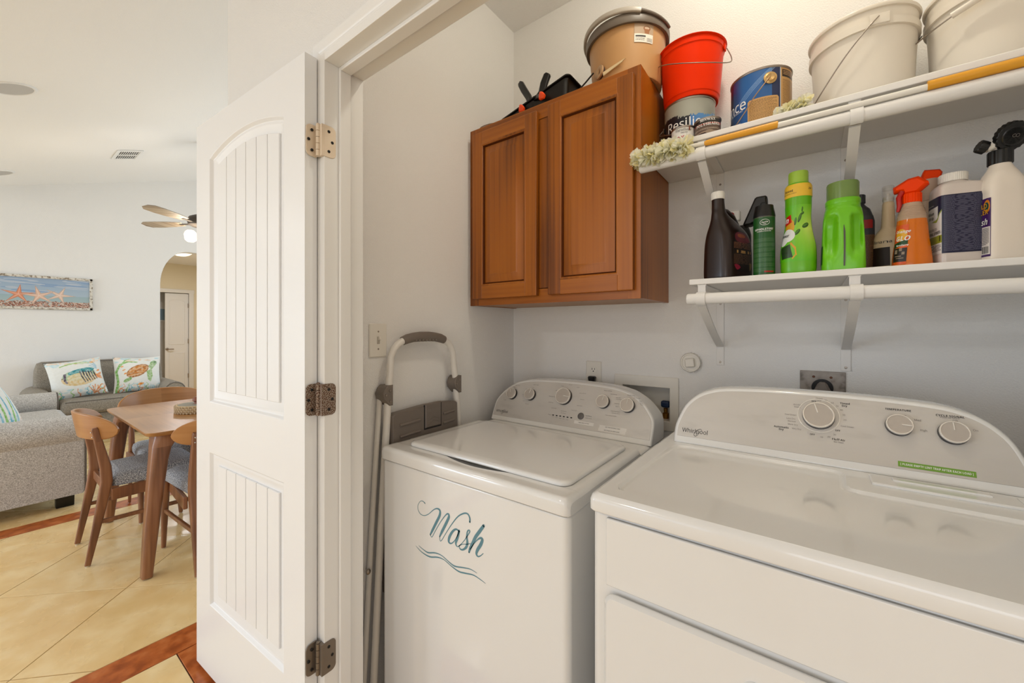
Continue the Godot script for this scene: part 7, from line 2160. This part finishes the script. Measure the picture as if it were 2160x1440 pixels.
	# ceiling fan with lamps
	var fc := V(-5.52, 2.47, 1.50)
	var fan := thing("ceiling_fan", "ceiling fan with pale wooden blades and glowing glass lamps, half behind the door", "ceiling fan", fc)
	var bronze := mat(Color(0.3, 0.27, 0.24), 0.4, 0.6)
	part(fan, "downrod", G.new().tube([Vector3(0, 0.1, 0), Vector3(0, 0.93, 0)], 0.014, 10), bronze)
	part(fan, "motor", G.new().lathe([[0.0, -0.04], [0.07, -0.04], [0.11, -0.02], [0.12, 0.03], [0.1, 0.07], [0.04, 0.1], [0.0, 0.105]], 32), bronze)
	var blade := wood(128, 256, [Color(0.5, 0.43, 0.35), Color(0.66, 0.6, 0.52), Color(0.75, 0.7, 0.63)], 33, 8.0, 0.5)
	var bm := wood_mat(blade, 0.5, Vector3(3, 1.5, 1.5))
	for i in 4:
		var a := deg_to_rad(-146.0 + 92.0 * i)
		var bt := Transform3D(Basis(Vector3.UP, a) * Basis(Vector3.RIGHT, 0.22), Vector3.ZERO)
		var out := PackedVector2Array()
		for p in [[0.2, -0.04], [0.34, -0.062], [0.5, -0.072], [0.62, -0.066], [0.67, -0.03], [0.67, 0.03], [0.62, 0.062], [0.5, 0.066], [0.34, 0.058], [0.2, 0.04]]:
			out.append(Vector2(p[0], p[1]))
		var bl := part(fan, "blade", G.new().prism(out, -0.004, 0.004, 0.002, bt * Transform3D(Basis(Vector3.RIGHT, -PI / 2), Vector3.ZERO)), bm)
		part(bl, "blade_iron", G.new().box(Vector3(0.16, -0.004, 0), Vector3(0.16, 0.006, 0.03), 0.002, bt), bronze)
	var glow := mat(Color(1, 0.97, 0.92), 0.4)
	glow.emission_enabled = true
	glow.emission = Color(1.0, 0.9, 0.75)
	glow.emission_energy_multiplier = 2.2
	part(fan, "lamp_arm", G.new().tube([Vector3(0, -0.04, 0), Vector3(0, -0.11, 0)], 0.03, 14), bronze)
	for i in 4:
		var a := deg_to_rad(-150.0 + 90.0 * i)
		var lc := Vector3(cos(a) * 0.12, -0.12, -sin(a) * 0.12)
		part(fan, "lamp_shade", G.new().lathe([[0.0, -0.085], [0.03, -0.08], [0.052, -0.06], [0.058, -0.03], [0.048, 0.0], [0.03, 0.018], [0.0, 0.02]], 24, Transform3D(Basis(), lc)), glow)
		var l := OmniLight3D.new()
		l.name = numbered("fan_lamp_light")
		l.position = fc + lc + Vector3(0, -0.03, 0)
		l.light_size = 0.04
		l.omni_range = 14.0
		l.omni_attenuation = 2.0
		shine(l, "fan")
	# hall ceiling lamp
	var hl := thing("ceiling_lamp", "glowing flush ceiling lamp at the top of the arched hall opening", "ceiling lamp", V(-8.98, 2.65, 2.16))
	part(hl, "base", G.new().lathe([[0.0, 0.0], [0.17, 0.0], [0.17, -0.015], [0.0, -0.02]], 32), M.trim)
	part(hl, "glass_dome", G.new().lathe([[0.0, -0.07], [0.07, -0.065], [0.12, -0.045], [0.155, -0.018], [0.0, -0.016]], 32), glow)
	var hl2 := AreaLight3D.new()
	hl2.name = "hall_lamp_light"
	hl2.area_size = Vector2(0.22, 0.22)
	hl2.position = V(-8.98, 2.572, 2.16)
	hl2.rotation.x = -PI / 2
	hl2.area_range = 12.0
	shine(hl2, "hall")
